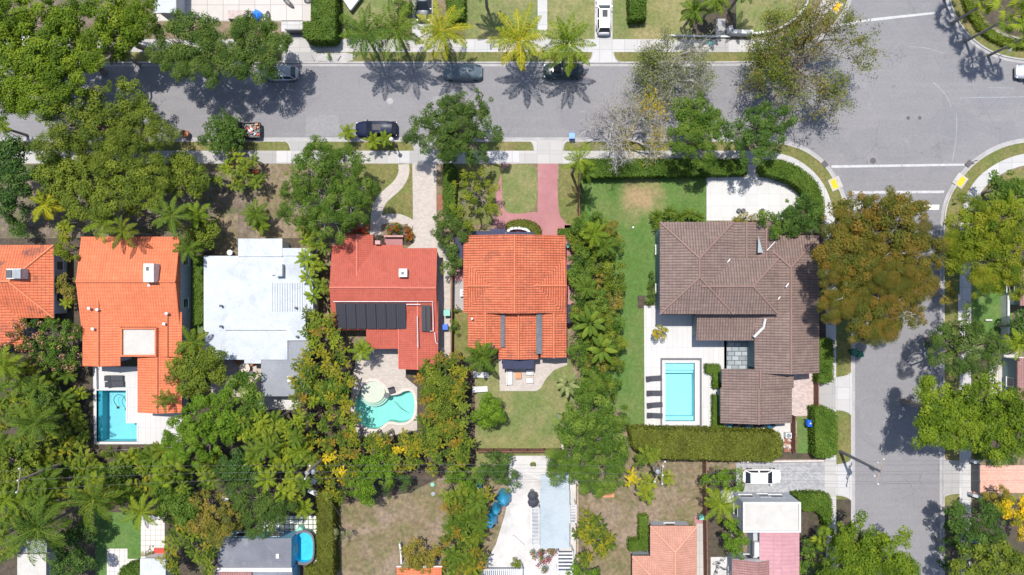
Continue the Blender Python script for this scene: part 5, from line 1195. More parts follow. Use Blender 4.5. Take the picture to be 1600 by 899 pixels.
tr('green bush at the top edge between the paved drive and the pergola', [(636, 20, 14), (628, 8, 14), (640, 2, 10)], 2.2, 'f_hedge', 'shrub', 'shrub', k=3, rc=.35, leaf=.18, trunk=False)
tr('leafy bush under the left coconut palm by the north sidewalk', [(545, 48, 11), (560, 40, 9), (538, 30, 9)], 1.6, 'f_hedge', 'shrub', 'shrub', k=3, rc=.35, leaf=.18, trunk=False)
tr('dark green tree right of the salmon driveway gate', [(1545, 712, 16), (1565, 716, 14), (1530, 708, 12), (1585, 712, 14)], 4.2, 'f_emerald', k=2, rc=.42, leaf=.2)
tr('brown-leaved shrub below the salmon driveway', [(1558, 768, 12), (1572, 770, 10), (1545, 775, 10)], 2.8, 'f_brown', 'shrub', 'shrub', k=2.4, rc=.38, leaf=.2)
tr('dark tree at the right edge by the grey-roofed building', [(1590, 500, 18), (1598, 525, 18)], 5, 'f_dark', **big)
tr('shady shrub beside the far kerb of the side street at the bottom', [(1480, 850, 16), (1476, 878, 14), (1484, 825, 12)], 3.2, 'f_dark', 'shrub', 'shrub', k=2, rc=.42, leaf=.2)
tr('small leafy tree left of the green lawn by the far side street kerb', [(1482, 470, 14), (1478, 452, 12)], 4, 'f_brown', k=1.6, rc=.42, leaf=.2, gap=.2)
# tall mixed screen between the orange house and the lawn
scr = 'shrubs of the tall green screen beside the lawn'
for i, (x, y, r_) in enumerate([(908, 352, 15), (930, 352, 16), (950, 362, 16), (905, 378, 16), (928, 378, 17), (952, 388, 18), (905, 405, 17), (932, 410, 18), (957, 415, 17), (908, 432, 17), (935, 438, 18), (958, 445, 16), (910, 462, 17), (938, 468, 18), (958, 475, 16),
    (912, 492, 17), (940, 498, 18), (960, 505, 15), (908, 522, 16), (935, 528, 18), (958, 535, 16), (905, 552, 18), (932, 558, 18), (956, 565, 16), (925, 585, 17), (950, 592, 16), (915, 612, 17), (942, 615, 17)]):
    tr('bushy shrub in the tall green screen between the orange roof and the green lawn', [(x, y, r_ + 3), (x + rng.uniform(-10, 10), y + rng.uniform(-10, 10), r_ * .85)], 4.2 + rng.uniform(-.5, .6), ('f_olive', 'f_green', 'f_brown', 'f_olive')[i % 4] if x > 925 or i % 2 else 'f_green', 'screen_shrub', 'shrub', group=scr, k=2.0, rc=.42, leaf=.2, dens=1.0)

tr('dark shaded tree in the bottom left corner right of the white shed roof', [(110, 850, 26), (135, 872, 22), (104, 886, 22), (140, 828, 16)], 4.5, 'f_dark', **big)
tr('low olive bushes along the lower edge of the L-shaped pool', [(168, 708, 11), (190, 712, 12), (214, 708, 11), (232, 700, 10)], 2.2, 'f_olive', 'shrub', 'shrub', k=2.4, rc=.4, leaf=.2, trunk=False)
tr('dark leafy tree between the palms below the L-shaped pool', [(180, 745, 24), (200, 765, 20), (160, 765, 18)], 4.2, 'f_oak', **big)
tr('deep green tree in the palm jungle left of the L-shaped pool', [(70, 612, 22), (50, 635, 22), (85, 640, 18)], 4.5, 'f_oak', **big)
tr('olive-green tree in the palm jungle at the left edge under the pole', [(20, 720, 26), (40, 745, 24), (10, 750, 20)], 5.5, 'f_olive', **big)
tr('dark green tree in the grove between the areca palms and the jungle', [(372, 722, 22), (392, 740, 20), (355, 735, 16)], 5.5, 'f_dark', **big)
tr('rounded green tree inside the thicket left of the kidney-shaped pool', [(512, 600, 18), (500, 620, 16), (525, 618, 14)], 4.6, 'f_green', **big)
tr('rounded dark olive tree in the middle of the thicket right of the kidney-shaped pool', [(690, 630, 22), (700, 655, 20), (680, 605, 18), (710, 612, 16), (685, 680, 18)], 5.0, 'f_olive', **big)
# ---- hedges
hedge('clipped L-shaped hedge at the top left of the front lawn, beside the pale slab drive', [(486, -20), (524, -20), (524, 56), (518, 62), (484, 62), (473, 56), (473, 34), (486, 34)], 2.6)
hedge('long clipped hedge between the sidewalk and the green lawn', [(912, 248), (1168, 248), (1168, 272), (912, 277)], 1.9, tv=.2)
hedge('curved clipped hedge round the right end of the white patio', smooth([(1190, 250), (1218, 248), (1245, 258), (1266, 272), (1282, 292), (1290, 320), (1288, 345), (1270, 345), (1268, 320), (1256, 298), (1236, 284), (1210, 275), (1190, 272)], 1, True), 1.9)
hedge('bright clipped hedge between the brown roof and the side street', [(1280, 530), (1303, 531), (1303, 594), (1290, 600), (1279, 598)], 1.8)
hedge('dark clipped hedge between the two driveway openings of the side street', [(1273, 638), (1290, 637), (1308, 645), (1310, 710), (1298, 716), (1275, 715)], 2.2, 'f_green')
hedge('wide olive hedge running below the rectangular pool', [(985, 671), (1218, 677), (1224, 690), (1222, 712), (1205, 722), (1010, 716), (990, 700)], 3.0, 'f_hedge_olive', tv=.26, leaf=.24, dens=110)
hedge('tall clipped hedge between the oval pool and the dry yard', [(494, 768), (519, 775), (521, 905), (494, 905)], 2.8, 'f_hedge_olive')
hedge('short clipped hedge stub below the oval pool', [(476, 887), (495, 885), (495, 905), (476, 905)], 1.4, 'f_hedge_olive')
hedge('narrow grassy hedge between the blue-walled house and the white roof', [(303, 400), (317, 400), (317, 505), (303, 508)], 1.2, 'f_hedge')
hedge('narrow clipped hedge climbing beside the beige driveway', smooth([(693, 256), (711, 254), (712, 300), (709, 335), (694, 335), (692, 300)], 1), 1.5, 'f_hedge', leaf=.2)
hedge('curved low hedge in front of the white arch by the central orange roof', smooth([(790, 350), (800, 344), (822, 343), (838, 348), (846, 358), (845, 368), (834, 368), (830, 360), (815, 355), (800, 356), (792, 360)], 1, True), .9, 'f_hedge_olive')
hedge('small low hedge stub right of the pink driveway', [(872, 358), (890, 357), (892, 370), (874, 370)], .9, 'f_hedge')
hedge('T-shaped hedge top beside the pool gate by the brown roof', [(1103, 570), (1125, 570), (1127, 575), (1127, 607), (1115, 608), (1114, 585), (1103, 584)], 1.0, 'f_hedge', dens=200, leaf=.13)
hedge('slim hedge right of the rectangular pool', [(1114, 618), (1125, 618), (1126, 658), (1132, 665), (1132, 675), (1114, 674)], 1.0, 'f_hedge', dens=200, leaf=.13)
hedge('L-shaped clipped hedge beside the salmon-roofed house', [(999, 807), (1013, 807), (1013, 861), (983, 862), (983, 845), (999, 845)], 1.4, 'f_hedge')
hedge('clipped hedge right of the white flat roof on the corner', smooth([(1236, 771), (1290, 771), (1300, 776), (1303, 815), (1290, 830), (1284, 800), (1252, 800), (1250, 780)], 1, True), 1.4, 'f_hedge')
hedge('shaded hedge at the top edge right of the white SUV drive', [(982, -30), (1010, -30), (1010, 28), (984, 30)], 1.8, 'f_hedge')
hedge('small hedge at the top edge right of the dark car', [(694, -30), (725, -30), (726, 28), (700, 30)], 1.6, 'f_hedge')
hedge('curved low hedge at the top right corner inside the sidewalk', smooth([(1512, -20), (1524, 8), (1545, 40), (1575, 58), (1625, 66), (1625, 78), (1570, 72), (1535, 52), (1512, 20), (1502, -20)], 1, True), .7, 'f_olive')
hedge('clipped hedge mound at the bottom left beside the square slabs', [(186, 890), (200, 882), (214, 879), (218, 884), (218, 906), (184, 906)], 1.3, 'f_hedge')

# ---- palms along the north kerb
palm('coconut_palm', 'dark green coconut palm, first from the left in the row on the north kerb', 'palm tree', 'coco', 572, 55, 50, 7.0, 'p_dark')
palm('coconut_palm', 'green coconut palm, second from the left in the row on the north kerb', 'palm tree', 'coco', 620, 47, 51, 7.4, 'p_green')
palm('coconut_palm', 'bright yellow coconut palm, third from the left in the row on the north kerb', 'palm tree', 'coco', 690, 50, 54, 7.2, 'p_yellow')
palm('coconut_palm', 'yellow-fronded coconut palm left of the sedan under the fronds', 'palm tree', 'coco', 812, 63, 57, 7.0, 'p_yellow')
palm('coconut_palm', 'green coconut palm over the dark sedan on the north kerb', 'palm tree', 'coco', 886, 70, 54, 6.4, 'p_lime')
palm('coconut_palm', 'palm tree cut off by the top edge above the lawn between the yellow palms', 'palm tree', 'coco', 757, -32, 40, 8, 'p_green')
palm('palm_tree', 'small palm at the top edge left of the white boundary wall', 'palm tree', 'small', 1085, 18, 28, 5, 'p_green')
palm('palm_tree', 'small palm at the top edge above the white boundary wall', 'palm tree', 'small', 1120, -2, 30, 6, 'p_green')
palm('palm_tree', 'palm at the top edge right of the short path', 'palm tree', 'coco', 1168, -22, 34, 7, 'p_dark')
palm('fan_palm', 'pale-leaved fan palm in the top right corner', 'palm tree', 'fan', 1582, 25, 36, 8, 'p_lime')
palm('fan_palm', 'smaller fan palm at the top edge left of the corner fan palm', 'palm tree', 'fan', 1540, 5, 24, 6, 'p_lime')
palm('fan_palm', 'fan palm cut off by the top edge near the right corner', 'palm tree', 'fan', 1535, -40, 30, 7, 'p_green')
palm('fan_palm', 'fan palm on the verge at the top right whose shadow falls on the junction', 'palm tree', 'fan', 1600, 60, 22, 6, 'p_green')
palm('palm_tree', 'palm crown under the bright trees at the top left by the road end', 'palm tree', 'small', 182, 80, 24, 5, 'p_green')
# ---- verge and front gardens
palm('palm_tree', 'small bright palm on the verge left of the dark blue car', 'palm tree', 'small', 543, 207, 17, 2.2, 'p_lime')
palm('palm_tree', 'small bright palm on the verge below the dark blue car, left one', 'palm tree', 'small', 583, 222, 17, 2.0, 'p_lime')
palm('palm_tree', 'small bright palm on the verge below the dark blue car, right one', 'palm tree', 'small', 603, 217, 15, 2.0, 'p_lime')
palm('royal_palm', 'tall palm leaning over the fence at the left end of the long hedge', 'palm tree', 'royal', 905, 250, 30, 9.5, 'p_lime')
palm('royal_palm', 'shorter palm beside the tall one at the left end of the long hedge', 'palm tree', 'royal', 915, 268, 24, 7.5, 'p_green')
gp = 'palms of the front garden left of the broad round tree'
for x, y, r_, z, m in ((365, 245, 18, 3.2, 'p_lime'), (380, 268, 22, 3.5, 'p_green'), (352, 265, 20, 3.2, 'p_lime'), (402, 282, 20, 3.0, 'p_green'), (370, 290, 18, 2.8, 'p_green'), (395, 250, 16, 3, 'p_green'), (342, 280, 16, 3, 'p_green')):
    palm('areca_palm', 'leafy areca palm in the group on the front garden left of the broad round tree', 'palm', 'areca', x, y, r_, z, m, gp)
palm('palm_tree', 'small palm standing on the bare front yard above the white roof', 'palm tree', 'small', 400, 335, 26, 3.4, 'p_green')
palm('palm_tree', 'small palm on the bare front yard nearer the broad round tree', 'palm tree', 'small', 408, 352, 18, 2.8, 'p_lime')
palm('coconut_palm', 'coconut palm with long pale midribs right of the middle of the orange roof front', 'palm tree', 'royal', 268, 338, 38, 7.5, 'p_green')
palm('coconut_palm', 'palm over the top edge of the bright orange roof, left one', 'palm tree', 'royal', 160, 350, 34, 6.5, 'p_lime')
palm('coconut_palm', 'palm over the top edge of the bright orange roof, middle one', 'palm tree', 'royal', 192, 362, 32, 6.2, 'p_mix')
palm('palm_tree', 'green palm beside the right corner of the bright orange roof', 'palm tree', 'small', 295, 388, 26, 5, 'p_green')
palm('palm_tree', 'yellowing palm left of the orange house front', 'palm tree', 'small', 72, 320, 32, 5, 'p_yellow')
palm('palm_tree', 'bushy green palm right of the coconut palm with pale midribs', 'palm tree', 'small', 308, 335, 26, 5, 'p_lime')
palm('areca_palm', 'areca palm among the trees above the bright orange roof', 'palm', 'areca', 205, 330, 22, 5, 'p_mix')
palm('areca_palm', 'lime areca palm beside the front path of the stained-roof house', 'palm', 'areca', 100, 350, 22, 4, 'p_lime')
palm('areca_palm', 'lime areca palm beside the brownish bush', 'palm', 'areca', 107, 472, 15, 2.5, 'p_lime')
gp = 'broad-leaved palms between the white roof and the red roof'
for x, y, r_ in ((475, 352, 18), (492, 360, 18), (480, 380, 20), (500, 385, 20), (478, 405, 19), (495, 415, 20), (482, 432, 18), (500, 445, 18), (490, 462, 16)):
    palm('areca_palm', 'glossy green areca palm in the row between the white roof and the red roof', 'palm', 'banana' if rng.random() < .35 else 'areca', x, y, r_, 4.2, 'p_lime' if rng.random() < .6 else 'p_green', gp)
# ---- thickets of clumping palms
def thicket(poly, n, r0, z0, mats, label, group, kinds=('broad',), name='clumping_palm'):
    xs = [p[0] for p in poly]; ys = [p[1] for p in poly]; pts = []
    def inside(x, y):
        c = False
        for i in range(len(poly)):
            (x1, y1), (x2, y2) = poly[i], poly[(i + 1) % len(poly)]
            if (y1 > y) != (y2 > y) and x < (x2 - x1) * (y - y1) / (y2 - y1) + x1: c = not c
        return c
    best = r0 * .95; tries = 0
    while len(pts) < n and tries < 40000:
        tries += 1; x, y = rng.uniform(min(xs), max(xs)), rng.uniform(min(ys), max(ys))
        if inside(x, y) and all((x - a) ** 2 + (y - b) ** 2 > best ** 2 for a, b in pts): pts.append((x, y))
        if tries % 800 == 0: best *= .93
    for x, y in pts:
        palm(name, label, 'palm', kinds[rng.integers(len(kinds))], x, y, r0 * rng.uniform(.9, 1.3), (z0(x, y) if callable(z0) else z0) * rng.uniform(.85, 1.15), mats[rng.integers(len(mats))], group)
thicket([(478, 488), (520, 490), (535, 520), (548, 560), (552, 600), (555, 650), (552, 690), (530, 700), (470, 690), (462, 640), (458, 590), (475, 540), (480, 510)], 40, 16, 4.6, ('p_mix', 'p_mix', 'p_orange', 'p_lime', 'p_mix', 'p_green'), 'clumping palm with yellow-green and orange fronds left of the kidney-shaped pool', 'thicket left of the kidney pool')
palm('palm_tree', 'bright starry palm by the lower corner of the red roof', 'palm tree', 'small', 565, 548, 22, 4.2, 'p_lime')
thicket([(655, 565), (700, 552), (725, 560), (735, 600), (733, 660), (738, 700), (728, 725), (680, 735), (650, 728), (628, 700), (648, 690), (664, 655), (660, 605)], 38, 16, 4.6, ('p_orange', 'p_mix', 'p_orange', 'p_mix', 'p_green'), 'clumping palm with green and rusty fronds right of the kidney-shaped pool', 'thicket right of the kidney pool')
thicket([(470, 690), (548, 690), (600, 680), (650, 690), (640, 735), (620, 735), (590, 700), (560, 700), (545, 760), (535, 785), (505, 770), (490, 730)], 30, 15, 4.0, ('p_orange', 'p_mix', 'p_mix', 'p_mix', 'p_yellow', 'p_green'), 'yellow-green clumping palm in the band below the kidney-shaped pool', 'yellow palms below the kidney pool')
thicket([(385, 650), (470, 655), (485, 700), (490, 740), (470, 790), (440, 780), (400, 760), (375, 720)], 22, 19, 5.5, ('p_green', 'p_green', 'p_lime'), 'green areca palm in the grove above the oval pool', 'areca grove above the oval pool', ('areca', 'small'), 'areca_palm')
thicket([(0, 560), (50, 575), (100, 590), (122, 570), (124, 660), (138, 712), (150, 735), (100, 740), (60, 720), (0, 700)], 36, 20, lambda x, y: 1.9 if x > 100 else 2.6 if x > 70 else 4.5, ('p_lime', 'p_green', 'p_dark', 'p_mix'), 'areca palm in the jungle left of the L-shaped pool', 'palms left of the L-shaped pool', ('areca', 'small', 'areca'), 'areca_palm')
thicket([(0, 700), (60, 730), (150, 735), (240, 700), (330, 715), (370, 740), (330, 765), (250, 770), (180, 775), (90, 780), (0, 790)], 36, 22, lambda x, y: 2.6 if y < 745 else 5.0, ('p_green', 'p_lime', 'p_green', 'p_mix'), 'areca palm in the jungle below the L-shaped pool', 'palms below the L-shaped pool', ('areca', 'small', 'areca'), 'areca_palm')
thicket([(0, 790), (25, 800), (25, 860), (0, 899)], 5, 20, 3.5, ('p_dark', 'p_green'), 'shaded areca palm at the left edge of the bottom', 'palms at the lower left edge', ('areca',), 'areca_palm')
thicket([(265, 805), (320, 830), (335, 860), (325, 905), (262, 905), (258, 860)], 11, 18, 4.2, ('p_green', 'p_mix'), 'clumping palm left of the dark grey flat roof', 'palms left of the dark roof', ('broad', 'areca'))
palm('coconut_palm', 'large shaggy coconut palm over the small white shed roof at the bottom left', 'palm tree', 'coco', 60, 825, 64, 8, 'p_green')
palm('coconut_palm', 'coconut palm with yellow fronds below the L-shaped pool', 'palm tree', 'coco', 148, 780, 50, 8, 'p_mix')
palm('coconut_palm', 'coconut palm above the green lawn corner at the bottom left', 'palm tree', 'royal', 222, 800, 36, 7, 'p_lime')
palm('coconut_palm', 'dark coconut palm left of the L-shaped pool', 'palm tree', 'coco', 55, 660, 46, 7.5, 'p_green')
palm('coconut_palm', 'coconut palm at the lower left edge beyond the oleander', 'palm tree', 'coco', 8, 570, 38, 7, 'p_lime')
palm('fan_palm', 'fan palm among the jungle palms below the L-shaped pool', 'palm tree', 'fan', 262, 742, 28, 5.5, 'p_lime')
palm('palm_tree', 'palm with an arched crown over the low end of the bright orange roof', 'palm tree', 'royal', 258, 625, 22, 4.8, 'p_green')
palm('palm_tree', 'palm beside the white deck roof and the lower orange wing', 'palm tree', 'small', 300, 535, 30, 4.6, 'p_mix')
palm('palm_tree', 'bright little palm above the square slab patio', 'palm tree', 'small', 475, 795, 20, 4, 'p_lime')
# centre bottom
thicket([(700, 770), (745, 770), (770, 765), (752, 800), (752, 850), (750, 895), (700, 900), (698, 840)], 28, 18, 3.8, ('p_orange', 'p_mix', 'p_green', 'p_green'), 'mixed palm in the bed between the dry yard and the white terrace', 'palms left of the white terrace', ('broad', 'areca', 'small'))
palm('palm_tree', 'spiky green palm at the lower left corner of the central orange roof', 'palm tree', 'small', 752, 558, 32, 4.2, 'p_green')
palm('banana_plant', 'traveller palm with wide leaves in the screen behind the navy awning', 'banana plant', 'banana', 922, 505, 28, 5.2, 'p_green', var=0)
palm('banana_plant', 'broad-leaved plant at the right of the patio edge near the screen', 'banana plant', 'banana', 886, 600, 22, 3.2, 'p_grey', var=1)
palm('banana_plant', 'broad-leaved plant in the lower part of the tall screen', 'banana plant', 'banana', 940, 545, 26, 5, 'p_green', var=2)
palm('palm_tree', 'bright palm crown at the top of the tall green screen', 'palm tree', 'small', 928, 365, 26, 5.2, 'p_lime')
palm('palm_tree', 'green palm crown beside the blue-green bin in the screen', 'palm tree', 'small', 945, 385, 22, 5, 'p_green')
palm('palm_tree', 'palm crown halfway down the tall green screen', 'palm tree', 'small', 915, 450, 22, 5, 'p_green')
gp = 'cycads at the front of the brown-roofed house'
for x, y in ((1028, 340), (1046, 332), (1062, 340), (1078, 334), (1092, 342), (1030, 352)): palm('cycad', 'dark spiky cycad in the bed between the green lawn and the brown roof', 'cycad', 'cycad', x, y, 16, 1.2, 'p_green', gp, trunk=False)
palm('areca_palm', 'areca palm with yellow fronds around the pole with wires, upper left one', 'palm', 'areca', 1008, 715, 26, 4.5, 'p_green')
palm('areca_palm', 'yellow-tinged areca palm around the pole with wires, lower one', 'palm', 'areca', 1012, 768, 28, 4.2, 'p_lime')
palm('areca_palm', 'yellow areca palm left of the pole with wires', 'palm', 'areca', 990, 748, 20, 4, 'p_yellow')
palm('areca_palm', 'small areca palm right of the pole with wires', 'palm', 'areca', 1040, 745, 18, 3.6, 'p_lime')
gp = 'palms right of the slatted pergola'
for x, y, r_ in ((918, 812, 22), (935, 822, 24), (925, 840, 22), (948, 845, 22), (938, 860, 20), (905, 832, 18), (915, 872, 18)): palm('clumping_palm', 'clumping palm with brown-tipped fronds on the dry yard right of the pale blue roof', 'palm', 'broad', x, y, r_, 3.4, 'p_mix', gp)
palm('coconut_palm', 'wind-swept green palm between the fence and the white flat roof', 'palm tree', 'royal', 1125, 788, 36, 5.5, 'p_lime')
palm('palm_tree', 'pale green palm right of the pink roof', 'palm tree', 'fan', 1292, 842, 26, 4, 'p_lime')
palm('palm_tree', 'palm in the garden at the right edge beside the dark tree', 'palm tree', 'small', 1575, 320, 26, 5, 'p_lime')
palm('palm_tree', 'pale palm at the right edge by the striped deck', 'palm tree', 'small', 1590, 538, 30, 5, 'p_lime')
palm('palm_tree', 'palm with feathery crown left of the stained-roof house at the edge', 'palm tree', 'small', 5, 200, 16, 4, 'p_lime')
palm('areca_palm', 'small bright plant in the bottom bed by the orange roof corner', 'palm', 'areca', 700, 880, 14, 2, 'p_mix')
# ================================================================ VEHICLES
def paint(name, c, metal=0): 
    m, t, p = nodes(name); p.inputs['Base Color'].default_value = (*c, 1); p.inputs['Metallic'].default_value = metal * .5; p.inputs['Roughness'].default_value = .42; p.inputs['Specular IOR Level'].default_value = .25
    p.inputs['Coat Weight'].default_value = .35; p.inputs['Coat Roughness'].default_value = .22; M[name] = m
paint('paint_white', (.78, .78, .78), 0); paint('paint_navy', (.012, .018, .045)); paint('paint_silver', (.42, .43, .45), .6); paint('paint_black', (.012, .012, .014)); paint('paint_graphite', (.04, .05, .065)); paint('paint_red', (.45, .02, .015)); paint('paint_green', (.03, .055, .055))
bb = M['paint_navy'].node_tree.nodes['Principled BSDF']; bb.inputs['Coat Weight'].default_value = .05; bb.inputs['Roughness'].default_value = .55; bb.inputs['Specular IOR Level'].default_value = .08
M['cover'] = proc('car_cover', (.085, .12, .145), (.11, .145, .17), 1.5, rough=.45, fine=.15, bump=.5, bd=.05, fsc=3)
def loft(rings, m=0, closed=False):
    pb = PB()
    for a, b in zip(rings[:-1], rings[1:]):
        for k in range(len(a) - 1): pb.face([a[k], a[k + 1], b[k + 1], b[k]], m)
    pb.face(rings[0][::-1], m); pb.face(rings[-1], m); return pb
def body_rings(L, Wd, top, z0=.24, n=22):
    R_ = []
    for i in range(n + 1):
        u = -1 + 2 * i / n; u = math.sin(u * PI / 2); x = u * L / 2; w = Wd / 2 * (1 - abs(u) ** 5 * .30) * (1 if abs(u) < .995 else .93)
        zt = top(u); lift = .12 * abs(u) ** 8
        c = [(w * .90, z0 + lift), (w, z0 + .18 + lift * .5), (w * 1.0, .62), (w * .975, zt - .12), (w * .90, zt - .03), (w * .55, zt + .02), (0, zt + .035)]
        R_.append([(x, y, z) for y, z in c] + [(x, -y, z) for y, z in c[-2::-1]])
    return R_
def inset_poly(P, k, off):
    P = [Vector(p) for p in P]; c = sum(P, Vector()) / len(P); n = (P[1] - P[0]).cross(P[2] - P[0]).normalized()
    return [tuple(c + (p - c) * k + n * off) for p in P]
def car(name, label, x, y, L, Wd, rz, pt, kind='sedan', cat='car', group=None, zs=1.0, cargo=False):
    bx, by, _ = W(x, y, .7); r = root(name, label, cat, (bx, by, .003), group, rz)
    K_ = {'sedan': (-.40, .26, -.20, .06, 1.44, .93), 'suv': (-.47, .24, -.40, .09, 1.68, 1.02), 'hatch': (-.45, .27, -.34, .10, 1.50, .95), 'pickup': (-.10, .27, -.06, .13, 1.78, 1.05)}[kind]
    b0, b1, r0, r1, zr, zb = K_; b0 *= L; b1 *= L; r0 *= L; r1 *= L
    def top(u):
        xx = u * L / 2
        if kind == 'pickup' and xx < b0 - .05: return .74
        if xx > b1: return zb - .03 - .20 * ((xx - b1) / (L / 2 - b1)) ** 1.6
        if xx < b0: return zb - .02 - .10 * ((b0 - xx) / (L / 2 + b0 + .01)) ** 2
        return zb
    def add(pb, nm, m, par=r, **kw): return link(nm, pb.mesh(nm, (m,) if isinstance(m, str) else m, None, **kw), par)
    add(loft(body_rings(L, Wd, top)), 'body', pt, smooth=True)
    wb, wt = Wd * .445, Wd * .355; P = {}
    for sg in (1, -1):
        P['f', sg] = (b1, sg * wb, zb - .02); P['b', sg] = (b0, sg * wb, zb - .02); P['rf', sg] = (r1, sg * wt, zr - .03); P['rb', sg] = (r0, sg * wt, zr - .03)
    cb = PB(); mid = (r0 + r1) / 2
    F = {'windscreen': [P['f', -1], P['f', 1], P['rf', 1], P['rf', -1]], 'rear_window': [P['b', 1], P['b', -1], P['rb', -1], P['rb', 1]]}
    for q in F.values(): cb.face(q)
    cb.face([P['f', 1], P['b', 1], P['rb', 1], P['rf', 1]]); cb.face([P['b', -1], P['f', -1], P['rf', -1], P['rb', -1]])
    xs = [r0, r0 + (r1 - r0) * .25, mid, r0 + (r1 - r0) * .75, r1]; zz = [zr - .03, zr + .01, zr + .025, zr + .012, zr - .03]; ys = [-wt, -wt * .6, 0, wt * .6, wt]; dz = [0, .035, .05, .035, 0]
    for i in range(4):
        for j in range(4): cb.face([(xs[a], ys[b], zz[a] + dz[b] - (.0 if 0 < b < 4 else 0) if 0 < b < 4 else (zz[a] if 0 < a < 4 else zr - .03)) for a, b in ((i, j), (i + 1, j), (i + 1, j + 1), (i, j + 1))])
    add(cb, 'cabin', pt, smooth=True)
    for nm, q in F.items(): g_ = PB(); g_.face(inset_poly(q, .90, .012)); add(g_, nm, 'carglass')
    for sg in (1, -1):
        a, b, c, d = P['b', sg], P['f', sg], P['rf', sg], P['rb', sg]; m1 = tuple((Vector(a) + Vector(b)) / 2); m2 = tuple((Vector(c) + Vector(d)) / 2)
        for q in ([a, m1, m2, d], [m1, b, c, m2]):
            if sg > 0: q = q[::-1]
            g_ = PB(); g_.face(inset_poly(q, .86, .012)); add(g_, 'side_window', 'carglass')
        add(PB().box(b1 - .25, sg * (wb + .12) - .09, zb, b1 - .1, sg * (wb + .12) + .09, zb + .13), 'mirror', pt, bevel=.02)
        for xx in (L * .31, -L * .30):
            w = PB(); y0 = sg * (Wd / 2 - .10); pr = []
            wl = link('wheel', None if False else PB().tube([(xx, y0 - .08, .32), (xx, y0 + .08, .32)], .12, 10).mesh('hub', ('rim',)), r)
            link('tyre', PB().tube([(xx, y0 - .11, .32), (xx, y0 + .11, .32)], .325, 20).mesh('tyre', ('tyre',)), wl); link('rim', PB().tube([(xx, y0 - .115, .32), (xx, y0 + .115, .32)], .20, 14).mesh('rim', ('rim',)), wl)
        add(PB().box(L / 2 - .20, sg * Wd * .34 - .16, .60, L / 2 - .06, sg * Wd * .34 + .16, .72), 'headlight', 'lamp', bevel=.02)
        add(PB().box(-L / 2 + .05, sg * Wd * .36 - .13, .68, -L / 2 + .17, sg * Wd * .36 + .13, .84), 'tail_light', 'redlamp', bevel=.02)
        if kind == 'suv': add(PB().tube([(r0 + .1, sg * wt * .9, zr + .06), (r1 - .1, sg * wt * .9, zr + .06)], .02, 5), 'roof_rail', 'chrome')
    if kind == 'suv' : add(PB().box(mid + .1, -wt * .5, zr + .05, r1 - .16, wt * .5, zr + .082), 'sunroof', 'black')
    if kind == 'pickup':
        e = -L / 2 + .06; bw = Wd * .47
        for q in ((e, -bw, b0 - .05, -bw + .12), (e, bw - .12, b0 - .05, bw), (e, -bw + .12, e + .1, bw - .12), (b0 - .15, -bw + .12, b0 - .05, bw - .12)): add(PB().box(q[0], q[1], .60, q[2], q[3], 1.06), 'bed_wall', pt, bevel=.02)
        add(PB().box(e + .1, -bw + .12, .60, b0 - .15, bw - .12, .80), 'bed_floor', 'dkgrey')
    return r
car('parked_car', 'dark blue car with a sunroof parked on the south kerb', 588.5, 202, 4.95, 1.9, PI, 'paint_navy', 'suv', zs=1)
car('parked_car', 'silver car half under the right-hand oak on the north kerb', 438, 114.5, 4.2, 1.75, PI, 'paint_silver', 'hatch')
car('parked_car', 'dark green-grey sedan under the green coconut palm', 880, 111, 4.7, 1.85, PI, 'paint_green', 'sedan')
car('parked_car', 'white SUV parked on the driveway at the top edge', 943.5, 24, 4.6, 1.8, PI / 2, 'paint_white', 'suv')
car('parked_car', 'dark car on the driveway at the top edge beside the yellow palm', 661, 2, 4.7, 1.85, -PI / 2, 'paint_graphite', 'sedan')
car('parked_car', 'white car parked on the grey paved driveway', 1190, 745, 4.5, 1.8, 0, 'paint_white', 'hatch')
car('parked_car', 'white car mostly hidden under the trees at the top left', 48, 68, 4.6, 1.8, 0, 'paint_white', 'sedan')
car('parked_car', 'red car mostly hidden under the loose olive-green tree', 160, 195, 4.6, 1.8, PI, 'paint_red', 'sedan')
car('parked_car', 'silver car at the right edge of the junction', 1618, 112, 4.6, 1.8, PI, 'paint_silver', 'sedan')
pk = car('pickup_truck', 'black pickup truck with its bed full of junk under the blue-green tree', 373, 204, 5.4, 1.95, PI, 'paint_black', 'pickup', cat='pickup truck')
for k in range(26):
    lx, ly = random.uniform(-2.45, -.8), random.uniform(-.72, .72); s = random.uniform(.07, .2)
    wx, wy = pk.location.x - lx, pk.location.y - ly; a = random.uniform(0, 3)
    pb = PB().box(wx - s, wy - s * .6, .81, wx + s, wy + s * .6, .86 + random.uniform(.05, .3), rz=a)
    solo(pb, 'junk_item', ('redthing', 'grey', 'dkgrey', 'orangewood', 'dkgrey', 'clay', 'frame')[k % 7], 'small odd item lying among the junk in the pickup bed', 'junk', (wx, wy, .81), 'junk in the pickup bed', bevel=.01)
